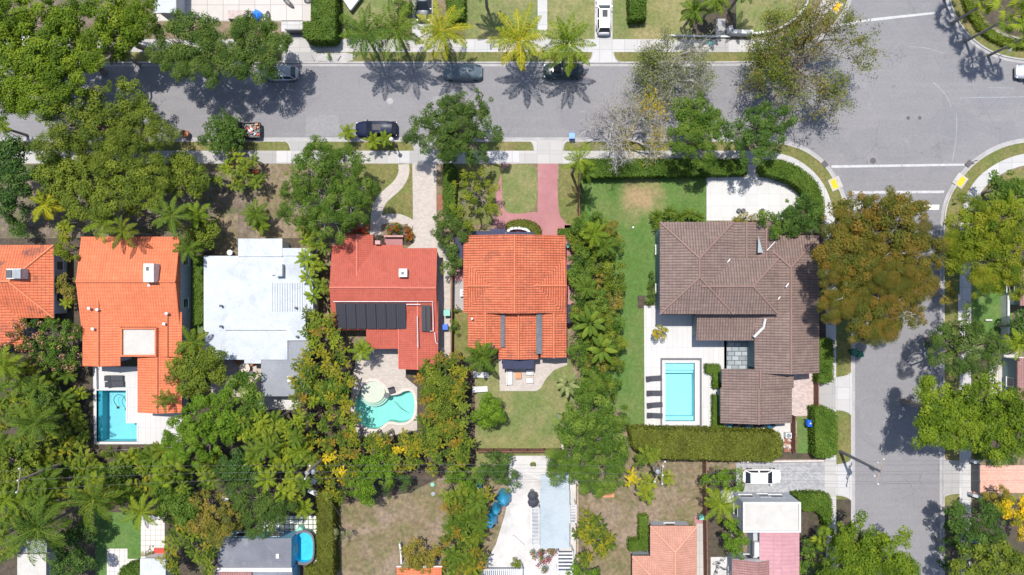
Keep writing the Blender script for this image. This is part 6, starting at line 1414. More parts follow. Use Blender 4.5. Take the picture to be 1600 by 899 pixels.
# covered car
bx, by, _ = W(723.5, 112.5, .7); r = root('covered_car', 'car under a blue-grey fabric cover on the north kerb', 'covered car', (bx, by, .003))
rings = []
for i in range(25):
    u = -1 + 2 * i / 24; u = math.sin(u * PI / 2); x = u * 2.3; w = .96 * (1 - abs(u) ** 6 * .35)
    rf = 1 / (1 + math.exp((x - .75) * 5)) * 1 / (1 + math.exp((-x - 1.75) * 5)); zt = .88 - .12 * abs(u) ** 3 + .58 * rf; ww = .58 + .12 * (1 - rf)
    c = [(w * 1.02, .05), (w * 1.0, .5), (w * .97, .80 if zt > .82 else zt - .04), (w * (.88 - .1 * rf), zt * .55 + .42), (w * ww, zt - .02), (w * .3, zt + .03), (0, zt + .04)]
    rings.append([(x, yy + .015 * math.sin(x * 7 + z * 3), z) for yy, z in c] + [(x, -yy, z) for yy, z in c[-2::-1]])
o = link('cover', loft(rings).mesh('cover', ('cover',), smooth=True), r); r.rotation_euler.z = PI
for sx in (1.4, -1.4):
    for sg in (1, -1): link('wheel', PB().tube([(sx, sg * .75, .32), (sx, sg * .95, .32)], .31, 16).mesh('wheel', ('tyre',)), r)

# ================================================================ SMALL THINGS
def cart(label, x, y, m, rz=0, cat='bin', name='wheelie_bin', s=1.0, mark=False):
    bx, by, _ = W(x, y, 1.0); r = root(name, label, cat, (bx, by, .14), None, rz)
    def add(pb, nm, mm, **kw): return link(nm, pb.mesh(nm, (mm,), None, **kw), r)
    pb = PB(); lo = [(-.26 * s, -.24 * s), (.26 * s, -.24 * s), (.26 * s, .24 * s), (-.26 * s, .24 * s)]; hi = [(a * 1.22, b * 1.25) for a, b in lo]
    pb.face([(*p, .05) for p in lo][::-1]); pb.face([(*p, .98 * s) for p in hi])
    for i in range(4): j = (i + 1) % 4; pb.face([(*lo[i], .05), (*lo[j], .05), (*hi[j], .98 * s), (*hi[i], .98 * s)])
    add(pb, 'body', m, bevel=.03)
    l = add(PB().box(-.35 * s, -.33 * s, .985 * s, .35 * s, .34 * s, 1.05 * s), 'lid', m, bevel=.03)
    add(PB().tube([(-.25 * s, .40 * s, .95 * s), (.25 * s, .40 * s, .95 * s)], .02, 6), 'handle', m)
    for sx in (-1, 1): add(PB().tube([(sx * .2 * s, .25 * s, .12), (sx * .27 * s, .25 * s, .12)], .12, 12), 'wheel', 'tyre')
    if mark: add(PB().box(-.1, -.1, 1.052 * s, .1, .1, 1.056 * s), 'sticker', 'frame')
    return r
cart('bright blue bin standing on the south kerb by the pink driveway', 893.5, 213, 'brightbluebin', 0)
cart('dark blue bin with a pale sticker beside the dark clipped hedge', 1265, 661, 'bluebin', PI / 2, mark=True, s=1.15)
cart('green bin on the side street below the huge rust tree, first from the kerb', 1335, 551, 'greenbin', .3); cart('green bin on the side street below the huge rust tree, second from the kerb', 1344, 554, 'greenbin', .2)
cart('blue bin at the edge of the wide olive hedge by the grey drive', 1190, 717, 'brightbluebin', .1, s=.8); cart('green bin at the edge of the wide olive hedge by the grey drive', 1181, 719.5, 'greenbin', .1, s=.8)
cart('round-shouldered blue bin in the side path right of the red roof', 695.5, 511.5, 'bluebin', 0, s=.95); cart('mint green utility box in the side path right of the red roof', 698.5, 489, 'mint', 0, 'utility box', 'utility_box', s=1.1)
cart('mint green box at the corner of the beige path by the salmon roof', 1096, 809, 'mint', 0, 'utility box', 'utility_box', s=.9)
cart('blue bin glimpsed under the bottom right trees', 1548, 862, 'bluebin', .3, s=1.2); cart('green box in the tall screen beside the orange roof', 888, 384, 'mint', .5, 'utility box', 'utility_box', s=.7)
def ac(label, x, y, s=1.0, z=.8, base=.12):
    bx, by, _ = W(x, y, z); r = root('air_conditioner', label, 'air conditioner', (bx, by, base)); h = z
    link('casing', PB().box(-.45 * s, -.42 * s, 0, .45 * s, .42 * s, h - base).mesh('casing', ('frame',), bevel=.02), r)
    link('fan_grille', PB().lathe([(.34 * s, h - base + .003), (.34 * s, h - base + .03), (.29 * s, h - base + .03), (.27 * s, h - base + .01), (0, h - base + .01)], 0, 0, 20).mesh('grille', ('grey',)), r)
    pb = PB()
    for k in range(3): a = k * 2.09; c, s_2 = math.cos(a), math.sin(a); pb.face([(.03 * c, .03 * s_2, h - base + .02), (.25 * math.cos(a - .35), .25 * math.sin(a - .35), h - base + .022), (.25 * math.cos(a + .35), .25 * math.sin(a + .35), h - base + .024)])
    link('fan_blades', pb.mesh('fan', ('dkgrey',)), r)
    return r
ac('square white air conditioner with a grey fan left of the central orange roof', 725, 458)
ac('white air conditioner on the pale yard below the brown garage', 1232.5, 681, .8)
ac('white unit under the lower corner of the red roof', 688, 548, .7)
ac('white unit beside the grey wall at the bottom right drive', 1148, 778, .6)
def lounger(label, x, y, rz, m, group=None, L=1.9, Wd=.62, name='sun_lounger', frame='dkgrey', cat='sun lounger', back=.28):
    bx, by, _ = W(x, y, .4); r = root(name, label, cat, (bx, by, LAND + .035), group, rz); z = .30
    def add(pb, nm, mm, **kw): return link(nm, pb.mesh(nm, (mm,), None, **kw), r)
    add(PB().box(-L / 2, -Wd / 2, z - .05, L / 2, Wd / 2, z), 'frame', frame, bevel=.01)
    add(PB().box(-L / 2 + .62, -Wd / 2 + .02, z + .002, L / 2 - .02, Wd / 2 - .02, z + .08), 'seat', m, bevel=.02)
    pb = PB(); a = [(-L / 2 + .6, -Wd / 2 + .02, z + .01), (-L / 2 + .6, Wd / 2 - .02, z + .01), (-L / 2 + .03, Wd / 2 - .02, z + back), (-L / 2 + .03, -Wd / 2 + .02, z + back)]
    pb.face([(p[0], p[1], p[2] + .08) for p in a][::-1]); pb.face(a)
    for i in range(4): j = (i + 1) % 4; pb.face([a[i], a[j], (*a[j][:2], a[j][2] + .08), (*a[i][:2], a[i][2] + .08)])
    add(pb, 'backrest', m)
    for sx in (-.42, .42):
        for sy in (-.4, .4): add(PB().box(sx * L - .025, sy * Wd - .025, 0, sx * L + .025, sy * Wd + .025, z - .05), 'leg', frame)
    return r
lounger('charcoal sun lounger at a slight tilt, topmost of four left of the rectangular pool', 1021.5, 591.5, .07, 'charcoal', 'sun loungers left of the rectangular pool')
lounger('charcoal sun lounger, second from the top of four left of the rectangular pool', 1022.5, 614.5, 0, 'charcoal', 'sun loungers left of the rectangular pool')
lounger('charcoal sun lounger, third from the top of four left of the rectangular pool', 1023, 633, .08, 'charcoal', 'sun loungers left of the rectangular pool')
lounger('charcoal sun lounger, lowest of four left of the rectangular pool', 1023, 649.5, -.05, 'charcoal', 'sun loungers left of the rectangular pool')
lounger('dark sun lounger above the L-shaped pool, upper of the two', 179, 591, 0, 'charcoal', None, 2.1, .68); lounger('dark sun lounger above the L-shaped pool, lower of the two', 180, 600.5, .03, 'charcoal', None, 2.1, .68)
lounger('white lounger on the back lawn beside the thicket, upper of the two', 751.5, 586, -.06, 'cushion', None, 1.85, .68, frame='frame'); lounger('white lounger on the back lawn beside the thicket, lower of the two', 750, 608.5, .05, 'cushion', None, 1.85, .68, frame='frame')
def seat(name, label, cat, x0, y0, x1, y1, m, h=.42, back=None):
    (a, d, _), (c, b, _) = W(x0, y0, h), W(x1, y1, h); base = ((a + c) / 2, (b + d) / 2, LAND + .035); r = root(name, label, cat, base)
    PB().box(a, b, LAND + .14, c, d, h - .1).obj('base', 'woodgrey', r, bevel=.01); PB().box(a + .03, b + .03, h - .098, c - .03, d - .03, h + .04).obj('cushion', m, r, bevel=.03)
    for xx in (a + .05, c - .05):
        for yy in (b + .05, d - .05): PB().box(xx - .03, yy - .03, LAND + .03, xx + .03, yy + .03, LAND + .137).obj('leg', 'woodgrey', r)
    if back:
        q = {'w': (a - .1, b, a, d), 'e': (c, b, c + .1, d), 'n': (a, d, c, d + .1)}[back]; PB().box(q[0], q[1], LAND + .14, q[2], q[3], h + .3).obj('backrest', m, r, bevel=.03)
    return r
seat('outdoor_sofa', 'long white outdoor sofa below the navy rear awning', 'sofa', 792.5, 578, 801, 602, 'cushion', back='w')
seat('armchair', 'white outdoor armchair right of the patio table, upper one', 'armchair', 822, 578, 832, 586.5, 'cushion', back='e'); seat('armchair', 'white outdoor armchair right of the patio table, lower one', 'armchair', 822, 590.5, 832, 599, 'cushion', back='e')
def table(name, label, x, y, sx, sy, h, m, round_=False, legs='dkgrey'):
    bx, by, _ = W(x, y, h); r = root(name, label, 'table', (bx, by, LAND + .035))
    if round_: link('tabletop', PB().lathe([(0, h - .04), (sx, h - .04), (sx, h), (0, h)], 0, 0, 24).mesh('top', (m,)), r); link('leg', PB().tube([(0, 0, 0), (0, 0, h - .045)], .05, 8).mesh('leg', (legs,)), r); link('foot', PB().lathe([(.3, 0), (.3, .03), (.05, .06)], 0, 0, 16).mesh('foot', (legs,)), r)
    else:
        link('tabletop', PB().box(-sx, -sy, h - .04, sx, sy, h).mesh('top', (m,), bevel=.01), r)
        for a in (-1, 1):
            for b in (-1, 1): link('leg', PB().box(a * (sx - .06) - .03, b * (sy - .06) - .03, 0, a * (sx - .06) + .03, b * (sy - .06) + .03, h - .042).mesh('leg', (legs,)), r)
    return r
table('patio_table', 'square orange wood table between the white sofa and armchairs', 810, 587, .36, .36, .42, 'orangewood')
table('patio_table', 'round cream patio table behind the white-roofed house', 383, 575.5, .62, 0, .74, 'coping', True); table('patio_table', 'small round white table in the front corner of the white-roofed house', 359.5, 395, .33, 0, .7, 'frame', True)
def chair(label, x, y, rz, m, group=None, s=1.0, cat='chair'):
    bx, by, _ = W(x, y, .45); r = root('patio_chair', label, cat, (bx, by, LAND + .035), group, rz)
    link('seat', PB().box(-.24 * s, -.24 * s, .40, .24 * s, .24 * s, .45).mesh('seat', (m,), bevel=.02), r)
    link('backrest', PB().box(-.24 * s, .22 * s, .452, .24 * s, .27 * s, .88).mesh('back', (m,), bevel=.015), r)
    for a in (-1, 1):
        for b in (-1, 1): link('leg', PB().box(a * .2 * s - .02, b * .2 * s - .02, 0, a * .2 * s + .02, b * .2 * s + .02, .398).mesh('leg', (m,)), r)
    return r
for i, (x, y, a) in enumerate(((378, 589, 2.8), (394, 568, -1.2), (393, 583, -2), (372, 566, .8))): chair('dark chair drawn up to the round cream patio table', x, y, a, 'clay' if i % 2 else 'dkgrey', 'chairs round the cream table', 1.1)
chair('dark armchair on the beige patio above the kidney-shaped pool', 612, 610, .3, 'charcoal', None, 1.5); table('fire_pit', 'round dark table beside the armchair above the kidney-shaped pool', 604.5, 618, .34, 0, .5, 'dkgrey', True)
for i, (x, y, a) in enumerate(((1139, 664, .3), (1149, 665, 1.2), (1161, 664, 3.0), (1169, 666, .2), (1181, 663.5, 2.9), (1190, 666, 1.0), (1201, 664, 3.3), (1208, 665, .6))): chair('blue-grey metal chair stored in the row under the brown garage eave', x, y, a, 'charcoal' if i % 3 else 'tarp', 'chairs along the garage wall', 1.0)
for x, y in ((1155, 329), (1162, 329), (1192, 329)):
    bx, by, _ = W(x, y, .6); PB_ = PB().lathe([(.16, .13), (.26, .45), (.24, .6), (.20, .6), (.19, .52), (0, .52)], bx, by, 16)
    solo(PB_, 'plant_pot', 'dkgrey', {1155: 'dark pot on the white patio, leftmost of three', 1162: 'dark pot on the white patio, middle one of three', 1192: 'dark pot on the white patio, rightmost of three'}[x], 'plant pot', (bx, by, .13))
bx, by, _ = W(288, 208.5, 1); solo(PB().lathe([(.25, .12), (.44, .5), (.40, .85), (.33, .85), (.3, .7), (0, .7)], bx, by, 20), 'clay_urn', 'clay', 'large brown clay urn by the south kerb beside the olive tree', 'urn', (bx, by, .12))
for x, y, lb in ((676, 757, 'small pale blue disc lid on the dry yard, upper one'), (677, 771.5, 'round pale lid on the dry yard, lower one')): disc_thing('ground_lid', x, y, .24, 'grey' if y > 760 else 'mint', lb, 'lid', z=.16)
disc_thing('ground_lid', 989, 355.5, .11, 'frame', 'tiny white cap on the green lawn', 'cap', z=.17)
disc_thing('ground_lid', 1109.5, 67.5, .32, 'mint', 'pale round lid on the grey pavement slab left of the bright one', 'lid', z=.15)
# umbrellas / parasols
def parasol(label, x, y, rr, z, m='charcoal'):
    bx, by, _ = W(x, y, z); r = root('parasol', label, 'parasol', (bx, by, LAND + .02)); z -= LAND
    link('canopy', PB().lathe([(rr, z - .32), (rr * .5, z - .1), (0, z)], 0, 0, 8).mesh('canopy', (m,)), r); link('pole', PB().tube([(0, 0, .05), (0, 0, z - .02)], .025, 8).mesh('pole', ('grey',)), r); link('foot', PB().lathe([(.28, 0), (.28, .06), (.04, .09)], 0, 0, 14).mesh('foot', ('dkgrey',)), r)
parasol('dark grey parasol left of the pale blue roof, upper one of two', 832, 776, .60, 2.3); parasol('dark grey parasol left of the pale blue roof, lower one of two', 833, 786, .66, 2.1)
# blue tarps and odd things under the bottom palms
def tarp(label, x, y, r_, h, m='tarp'):
    bx, by, _ = W(x, y, h); pb = PB(); rg = []
    for rr, z in ((1, .1), (.9, h * .5), (.6, h * .85), (.25, h), (.0, h * .97)):
        rg.append([(bx + rr * r_ * (1 + .18 * math.sin(3 * k + z * 4)) * math.cos(k * .45), by + rr * r_ * (1 + .2 * math.cos(2 * k + rr * 5)) * math.sin(k * .45), z + .06 * math.sin(k * 2.3)) for k in range(14)])
    for a, b in zip(rg[:-1], rg[1:]):
        for k in range(14): pb.face([a[k], a[(k + 1) % 14], b[(k + 1) % 14], b[k]])
    solo(pb, 'blue_tarp', m, label, 'tarp', (bx, by, .1), smooth=True)
tarp('crumpled blue tarp heap beside the white terrace, right one', 787, 785, .9, 2.6); tarp('crumpled blue tarp heap beside the white terrace, lower left one', 764, 820, .95, 3.0); tarp('pale blue tarp scrap between the two large blue heaps', 775, 802, .6, 2.4); tarp('small blue tarp bundle under the mixed palms', 746, 767, .45, 2.9)
tarp('bright blue tarp on the slab drive above the right-hand oak', 399, 21, .65, .9, 'brightbluebin'); tarp('blue tarp patch under the bottom right trees', 1540, 850, .5, 3.0, 'tarp')
# pool toys and hoses
def hose(label, pts, z, m='black', r_=.035, name='pool_hose', cat='hose'):
    P = [W(*p, z) for p in smooth(pts, 3)]; solo(PB().tube(P, r_, 5), name, m, label, cat, P[0])
hose('thin dark cleaner hose looping in the L-shaped pool', [(184, 636), (178, 628), (178, 621), (184, 616), (192, 618), (197, 626), (199, 640)], -.03); hose('faint second loop of hose in the L-shaped pool', [(176, 634), (171, 622), (176, 616)], -.03, 'grey', .02)
bx, by, _ = W(184.5, 637, -.02); solo(PB().box(bx - .16, by - .14, -.1, bx + .16, by + .14, .06), 'pool_cleaner', 'black', 'small dark pool cleaner floating in the L-shaped pool', 'pool cleaner', (bx, by, -.1), bevel=.04)
hose('dark rope line across the kidney-shaped pool', [(616, 627), (622, 634), (627, 639), (636, 644)], -.01, 'black', .025, 'pool_rope', 'rope')
hose('curved yellow-green hoop lying on the back lawn', [(872, 646), (879, 648), (881, 653), (879, 658), (874, 660)], .18, 'f_lime', .07, 'lawn_hoop', 'hoop'); hose('straight dark rod of the hoop on the back lawn', [(872, 646), (874, 653), (874, 660)], .18, 'tealwall', .05, 'lawn_rod', 'rod')
# above-ground pool
bx, by, _ = W(474, 856, 1.1); r = root('above_ground_pool', 'oval bright blue above-ground pool beside the dark grey roof', 'swimming pool', (bx, by, LAND))
OV = [(math.copysign(abs(math.cos(a)) ** .8, math.cos(a)), math.copysign(abs(math.sin(a)) ** .62, math.sin(a))) for a in np.linspace(0, 2 * PI, 36, endpoint=False)]
def ovring(s, z): return [(bx + s * 1.28 * u, by + s * 1.98 * v * (1 if s > .8 else .97), z) for u, v in OV]
def ovloft(rs):
    pb = PB()
    for a, b in zip(rs[:-1], rs[1:]):
        for k in range(36): pb.face([a[k], a[(k + 1) % 36], b[(k + 1) % 36], b[k]])
    return pb
ovloft([ovring(1.0, .1), ovring(1.0, 1.1)]).obj('wall', 'tealwall', r); ovloft([ovring(1.04, 1.05), ovring(1.04, 1.13), ovring(.90, 1.13), ovring(.90, 1.05)]).obj('rim', 'coping_dark', r)
pb = ovloft([ovring(.91, 1.1), ovring(.91, .2)]); pb.face(ovring(.91, .2)); pb.obj('liner', 'liner', r); pb = PB(); pb.face(ovring(.905, .95)); pb.obj('water', 'water', r)
bx, by, _ = W(468, 829, 1.0); solo(PB().lathe([(.45, .13), (.42, .7), (.36, .95), (0, 1.0)], bx, by, 16), 'filter_tank', 'mint', 'pale round filter at the top of the oval pool', 'pool filter', (bx, by, .13))
# top yard things
seat('raised_planter', 'brown timber-edged planter on the pale slab drive', 'planter', 356, 16, 386, 30, 'paver_pink', .6); 
def shadow_shape(label, x, y, L, Wd, rz, m):  # solid dark oval added where a shadow lies on the slabs
    bx, by, _ = W(x, y, .3); r = root('shadow_oval', label, 'board', (bx, by, .13), None, rz); c, s = 1, 0; pb = PB(); n = 20
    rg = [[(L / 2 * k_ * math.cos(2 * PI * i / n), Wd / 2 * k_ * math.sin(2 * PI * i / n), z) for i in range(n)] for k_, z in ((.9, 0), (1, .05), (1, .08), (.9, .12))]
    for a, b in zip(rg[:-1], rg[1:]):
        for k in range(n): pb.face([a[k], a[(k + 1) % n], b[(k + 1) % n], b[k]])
    pb.face(rg[0][::-1]); pb.face(rg[-1]); link('oval_slab', pb.mesh('oval_slab', (m,)), r); link('oval_core', PB().box(-L * .2, -Wd * .25, .122, L * .1, Wd * .25, .135).mesh('pad', ('dkgrey',)), r)
shadow_shape('dark oval in place of a shadow on the pale slabs near the blue tarp', 418, 24, 1.15, .55, PI / 2, 'black'); shadow_shape('longer dark oval in place of a slanted shadow on the pale slabs', 450, 4, 1.9, .55, -.75, 'black'); shadow_shape('dark oval in place of a shadow at the top edge beside the clipped hedge', 481, 1, 1.0, .6, 0, 'black')
pb = PB(); P = [W(x, y, 1.0) for x, y in ((532, -6), (546, 15), (548, 16), (565, -6), (560, -22), (540, -20))]; pb.prism(P, .6, 1.0); r = root('garden_canopy', 'white angular canopy corner at the top edge right of the hedge', 'canopy', W(548, 0, 0)); pb.obj('top', 'patio_white', r)
for q in ((534, -6), (547, 13), (563, -6)): a, b, _ = W(*q, 1.0); PB().box(a - .05, b - .05, .1, a + .05, b + .05, .598).obj('post', 'dkgrey', r)
# bench bottom left
seat('garden_bench', 'red bench in front of the white metal-roofed shed', 'bench', 240, 857, 257, 866, 'redthing', .45)
tr('small brown potted bush left of the red bench', [(231, 861, 8)], 1.2, 'f_brown', 'shrub', 'shrub', k=4, rc=.28, leaf=.15, trunk=False)
seat('step_ladder_bench', 'small white bench on the lawn at the right above the thin tree', 'bench', 1540, 499, 1551, 502, 'frame', .4)
for i, (x, y) in enumerate(((484, 752), (488, 771))):
    bx, by, _ = W(x, y, 3); a = .45; solo(PB().box(bx - .65, by - .28, 2.5, bx + .65, by + .28, 2.62, rz=-a).tube([(bx, by, .1), (bx, by, 2.5)], .05, 6), 'white_panel', 'frame', ('white slanted panel beside the tall clipped hedge, upper one', 'white slanted panel beside the tall clipped hedge, lower one')[i], 'panel', (bx, by, .1))  # plain white panel on a post, its use not known
table('garden_table', 'dark narrow table on white pads in the jungle gap left of the areca grove', 358, 768, .3, .75, .8, 'dkgrey'); disc_thing('garden_pad', 353, 776, .5, 'frame', 'white pad in the jungle gap left of the areca grove', 'pad', z=.18)
# terrace items
bx, by, _ = W(810, 845, .4); solo(PB().box(bx - .85, by - .09, .13, bx + .85, by + .09, .5, rz=-.72), 'white_board', 'frame', 'white board lying aslant on the white terrace', 'board', (bx, by, .13))
for i in range(5):
    bx, by, _ = W(881, 861 + i * 8, .6)
# scooter / bikes by the maroon roof
def bike(label, x, y, rz, m):
    bx, by, _ = W(x, y, .5); r = root('bicycle', label, 'bicycle', (bx, by, LAND + .03), None, rz)
    def add(pb, nm, mm): return link(nm, pb.mesh(nm, (mm,)), r)
    for sx in (-.52, .52):
        th = np.linspace(0, 2 * PI, 19); add(PB().tube([(sx + .33 * math.cos(a), 0, .34 + .33 * math.sin(a)) for a in th], .022, 5, caps=False), 'wheel', 'tyre')
    add(PB().tube([(-.52, 0, .34), (0, 0, .32), (.42, 0, .85), (-.15, 0, .82), (0, 0, .32)], .022, 5), 'frame', m); add(PB().tube([(.52, 0, .34), (.42, 0, .85), (.38, 0, 1.0)], .02, 5), 'fork', m)
    add(PB().tube([(.4, -.26, 1.0), (.38, 0, 1.02), (.4, .26, 1.0)], .018, 5), 'handlebar', 'chrome'); add(PB().box(-.28, -.07, .88, -.04, .07, .93), 'saddle', 'black')
bike('bicycle leaning in the yard left of the maroon roof, upper one', 1124, 877, .5, 'grey'); bike('bicycle lying in the yard left of the maroon roof, lower one', 1131, 888, -.3, 'black'); bike('bicycle nearest the wall left of the maroon roof', 1119, 890, 1.3, 'dkgrey')
# rocks by the air conditioner
for k in range(12):
    x, y = 1229 + random.uniform(-5, 9), 694 + random.uniform(-6, 9); bx, by, _ = W(x, y, .2); s = random.uniform(.13, .24); pb = PB(); n = 7
    rg = [[(bx + s * f * (1 + .2 * math.sin(k + j * 2)) * math.cos(j * 2 * PI / n), by + s * f * math.sin(j * 2 * PI / n), z) for j in range(n)] for f, z in ((1, .11), (.95, .2), (.5, .3))]
    for a, b in zip(rg[:-1], rg[1:]):
        for j in range(n): pb.face([a[j], a[(j + 1) % n], b[(j + 1) % n], b[j]])
    pb.face(rg[-1]); solo(pb, 'rock', 'paver_pink' if k % 2 else 'coping', 'pinkish rock in the pile below the white air conditioner by the brown garage', 'rock', (bx, by, .11), 'rocks by the garage yard')

# ================================================================ FENCES, WALLS, GATES
def fence(name, label, pts, h, mat, tk=.06, step=2.0, cat='fence', planks=True, z0=.1):
    P = [Vector(W(x, y, h)[:2]) for x, y in pts]; base = (P[0].x, P[0].y, LAND); r = root(name, label, cat, base)
    pn, ps = PB(), []
    for a, b in zip(P[:-1], P[1:]):
        d = b - a; L = d.length; d.normalize(); nrm = Vector((-d.y, d.x)); n = max(1, int(L / (.16 if planks else 50)))
        for k in range(n):
            p, q = a + d * (L * k / n + (.008 if planks else 0)), a + d * (L * (k + 1) / n - (.008 if planks else 0)); hh = h - .04 - (random.uniform(0, .03) if planks else 0)
            o = nrm * tk / 2; pn.prism([(p - o)[:], (q - o)[:], (q + o)[:], (p + o)[:]], z0, hh)
        ps += [a + d * t for t in np.arange(0, L + .01, step)]
    pn.obj('panel', mat, r)
    if planks:
        for p in ps[:60]: PB().box(p.x - .06, p.y - .06, z0 - .05, p.x + .06, p.y + .06, h + .03).obj('post', mat, r)
    else:
        cp = PB()
        for a, b in zip(P[:-1], P[1:]):
            d = (b - a).normalized(); o = Vector((-d.y, d.x)) * (tk / 2 + .03); cp.prism([(a - o)[:], (b - o)[:], (b + o)[:], (a + o)[:]], h - .038, h + .02)
        cp.obj('coping', mat, r)
    return r
fence('wooden_fence', 'long brown wooden fence between the back lawn and the white terrace', [(745, 706.5), (882, 706.5)], 1.8, 'wood', .12)
fence('wooden_fence', 'brown fence between the red-roofed and the central orange-roofed house', [(706, 385), (706, 445), (705, 560)], 1.7, 'wood', .10)
fence('wooden_fence', 'brown fence along the left edge of the green lawn under the tall palm', [(905.5, 268), (905.5, 346)], 1.7, 'wood', .10)
fence('wooden_fence', 'weathered brown fence right of the salmon-roofed house', [(1104, 722), (1104.5, 800), (1106, 912)], 1.8, 'wood', .12)
fence('wooden_fence', 'brown fence left of the small lawn with the dark blue bin', [(1243.5, 652), (1244, 708)], 1.6, 'wood', .12)
fence('driveway_gate', 'brown driveway gate between the two clipped hedges', [(1279.5, 597), (1279.5, 642)], 1.5, 'wood', .1, cat='gate')
fence('driveway_gate', 'dark metal sliding gate at the salmon driveway', [(1531, 726), (1531, 772)], 1.6, 'dkgrey', .16, cat='gate')
fence('driveway_gate', 'dark gate at the foot of the pale slab drive', [(446, 46), (473, 46)], 1.5, 'dkgrey', .14, cat='gate')
fence('boundary_wall', 'low wall along the tall screen end by the lawn corner', [(878, 690), (880, 702)], .9, 'coping', .2, cat='wall', planks=False)
fence('boundary_wall', 'thick white wall with a step at the top right lawn', [(1142, 40), (1143, 49), (1177, 50)], 1.3, 'white', .38, cat='wall', planks=False)
fence('boundary_wall', 'thin low white wall curving round the lawn at the top right', smooth([(1178, 52), (1200, 50), (1225, 42), (1248, 24), (1262, 5), (1268, -20)]), .7, 'white', .16, cat='wall', planks=False)
fence('boundary_wall', 'low pale wall along the north sidewalk under the twiggy tree', [(1045, 55), (1118, 57), (1142, 57)], .4, 'white', .14, cat='wall', planks=False)
fence('boundary_wall', 'white side wall right of the green lawn by the side street', [(1576, 462), (1576, 555)], 1.3, 'white', .2, cat='wall', planks=False)
fence('boundary_wall', 'grey block wall end above the gate of the salmon driveway', [(1522, 722), (1530, 723)], 1.2, 'greywall', .3, cat='wall', planks=False); fence('boundary_wall', 'grey block wall end below the gate of the salmon driveway', [(1520, 774), (1535, 778)], 1.2, 'greywall', .3, cat='wall', planks=False)
fence('boundary_wall', 'pale wall behind the grey paved drive under the olive hedge', [(1158, 722), (1288, 720.5)], .8, 'coping', .16, cat='wall', planks=False)
fence('boundary_wall', 'pale garden wall right of the blue roof', [(902.5, 760), (902.5, 905)], 1.5, 'woodgrey', .16, cat='wall', planks=False)
fence('boundary_wall', 'small white curved wall end on the dry yard', smooth([(624, 850), (626, 860), (627, 882)]), 1.2, 'white', .12, cat='wall', planks=False)
fence('boundary_wall', 'low white wall by the L-shaped pool terrace under the palms', [(149, 575), (149.5, 608)], .5, 'white', .15, cat='wall', planks=False)
fence('garden_arch', 'low white curved wall inside the hedge in front of the central orange roof', smooth([(793, 362), (798, 357), (812, 356), (824, 359), (828, 365)], 1), .9, 'white', .25, cat='wall', planks=False)
fence('wooden_fence', 'dark fence along the left edge of the bottom left lawn', [(27, 800), (28, 866)], 1.6, 'dkgrey', .1)
# ================================================================ POLES, LAMPS, WIRES, SIGNS
bx, by, _ = W(620, 228.5); r = root('street_lamp', 'street lamp with a white globe on the verge by the dark blue car', 'street lamp', (bx, by, LAND))
link('pole', PB().tube([(0, 0, 0), (0, 0, 3.5)], .07, 8).mesh('pole', ('dkgrey',)), r); link('base', PB().lathe([(.16, 0), (.16, .3), (.08, .45)], 0, 0, 10).mesh('base', ('dkgrey',)), r)
link('globe', PB().lathe([(.05, 3.45), (.18, 3.52), (.26, 3.72), (.24, 3.9), (.12, 4.04), (0, 4.07)], 0, 0, 16).mesh('globe', ('white',), smooth=True), r)
def pole(label, x, y, h, arms, tx=(), lean=(0, 0), m='woodgrey'):
    bx, by, _ = W(x, y); r = root('utility_pole', label, 'utility pole', (bx, by, LAND - .02))
    PB().tube([(bx, by, .05), (bx + lean[0], by + lean[1], h)], [.20, .12], 10).obj('pole', 'grey' if m is None else m, r)
    for (ang, L, z, nins) in arms:
        c, s = math.cos(ang), math.sin(ang); cx, cy = bx + lean[0] * z / h, by + lean[1] * z / h
        a = PB().tube([(cx - c * L / 2, cy - s * L / 2, z), (cx + c * L / 2, cy + s * L / 2, z)], .06, 4).obj('crossarm', 'woodgrey', r)
        for k in range(nins):
            t = -.47 + .94 * k / max(1, nins - 1); ix, iy = cx + c * L * t, cy + s * L * t; PB().lathe([(.05, z + .05), (.10, z + .12), (.07, z + .2), (.09, z + .26), (0, z + .32)], ix, iy, 8).obj('insulator', 'frame', a)
    for dx, dy, z in tx: PB().lathe([(.0, z - .5), (.24, z - .5), (.26, z + .4), (.1, z + .5), (0, z + .5)], bx + dx, by + dy, 14).obj('transformer', 'grey', r)
    return bx + lean[0], by + lean[1], h
A_ = pole('tall grey utility pole on the side street verge', 1312, 705, 9.6, [(1.35, 2.9, 9.3, 3), (1.35, 1.6, 8.3, 2)], ((.35, -.3, 7.2),), m='pole_grey')
B_ = pole('utility pole with a transformer rising from the end of the wide olive hedge', 1010, 711, 9.2, [(1.52, 2.0, 9.0, 3), (1.1, 2.6, 7.6, 3)], ((-.35, .15, 8.0),))
C_ = pole('utility pole with white fittings above the tall clipped hedge', 516, 706, 9.6, [(1.2, 1.6, 9.3, 2)], ((.3, -.2, 8.2), (-.3, -.3, 8.2)))
D_ = pole('utility pole at the far left below the jungle palms', 115, 717, 9.6, [(1.45, 2.7, 9.4, 3)])
def wire(label, a, b, sag, r_=.011, group='power lines'):
    P = [(a[0] + (b[0] - a[0]) * t, a[1] + (b[1] - a[1]) * t, a[2] + (b[2] - a[2]) * t - sag * 4 * t * (1 - t)) for t in np.linspace(0, 1, 17)]
    solo(PB().tube(P, r_, 4, caps=False), 'power_line', 'wire', label, 'power line', P[0], group)
east = W(2400, 690, 9.4)
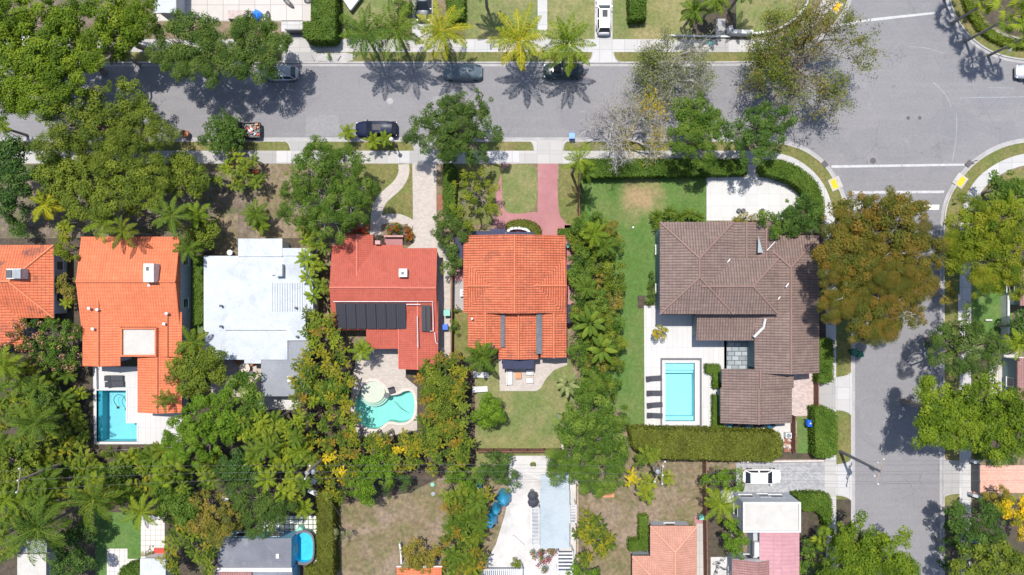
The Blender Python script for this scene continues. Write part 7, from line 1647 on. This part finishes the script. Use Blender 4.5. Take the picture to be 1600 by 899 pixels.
for k, o in enumerate((1.1, 0, -1.1)):
    wire('overhead wire between the side street pole and the olive hedge pole', (A_[0] + .1 * o, A_[1] + o, 9.5), (B_[0], B_[1] + o * .8, 9.2), .7)
    wire('overhead wire running off to the right from the side street pole', (A_[0] + .1 * o, A_[1] + o, 9.5), (east[0], A_[1] + o, 9.5), .9)
    wire('overhead wire between the olive hedge pole and the tall hedge pole', (B_[0], B_[1] + o * .8, 9.2), (C_[0], C_[1] + o * .6, 9.4), .8)
    wire('overhead wire between the tall hedge pole and the far left pole', (C_[0], C_[1] + o * .6, 9.4), (D_[0], D_[1] + o, 9.5), .8)
    wire('overhead wire running off to the left from the far left pole', (D_[0], D_[1] + o, 9.5), (D_[0] - 50, D_[1] - 6 + o, 9.4), .9)
wire('service wire from the olive hedge pole to the salmon roof', (B_[0], B_[1], 7.5), W(1062, 816, 3.6), .3, group=None)
wire('service wire from the tall hedge pole down over the dry yard', (C_[0], C_[1], 8.5), W(590, 905, 3.6), .4, group=None)
wire('service wire from the olive hedge pole over the dry yard palms', (B_[0], B_[1], 7.6), W(905, 850, 3.0), .4, group=None)
def sign(label, x, y, h, rz, mat='frame', s=.3):
    bx, by, _ = W(x, y); r = root('street_sign', label, 'sign', (bx, by, LAND)); link('post', PB().tube([(0, 0, 0), (0, 0, h)], .04, 6).mesh('post', ('grey',)), r)
    link('plate', PB().box(-s, .045, h - .6, s, .06, h).mesh('plate', (mat,)), r); r.rotation_euler.z = rz
sign('small sign post on the brown verge right of the crossing', 1487, 312, 2.4, .3); sign('small white-capped post on the left verge near the top junction line', 1519, 253, 1.0, .2, s=.12)
sign('low post with a plate in the verge below the top right fan palm', 1560, 88, 2.2, 1.0)
for x, y, rz in ((489, 91, .5), (530, 91, -.6)):
    bx, by, _ = W(x, y, .2); solo(PB().box(bx - .04, by - .35, .11, bx + .04, by + .35, .24, rz=rz), 'edging_timber', 'dkgrey', 'short dark timber in the gravel strip by the north kerb, ' + ('left one' if x < 500 else 'right one'), 'timber', (bx, by, .11))
for x, y, sx, sy, m, lb in ((948, 773, .9, .35, 'orangewood', 'orange flat board on the dry yard under the round green tree'), (933, 771, .4, .3, 'coping', 'pale flat board beside the orange board on the dry yard')):
    bx, by, _ = W(x, y, .2); solo(PB().box(bx - sx, by - sy, .11, bx + sx, by + sy, .2), 'flat_board', m, lb, 'board', (bx, by, .11))
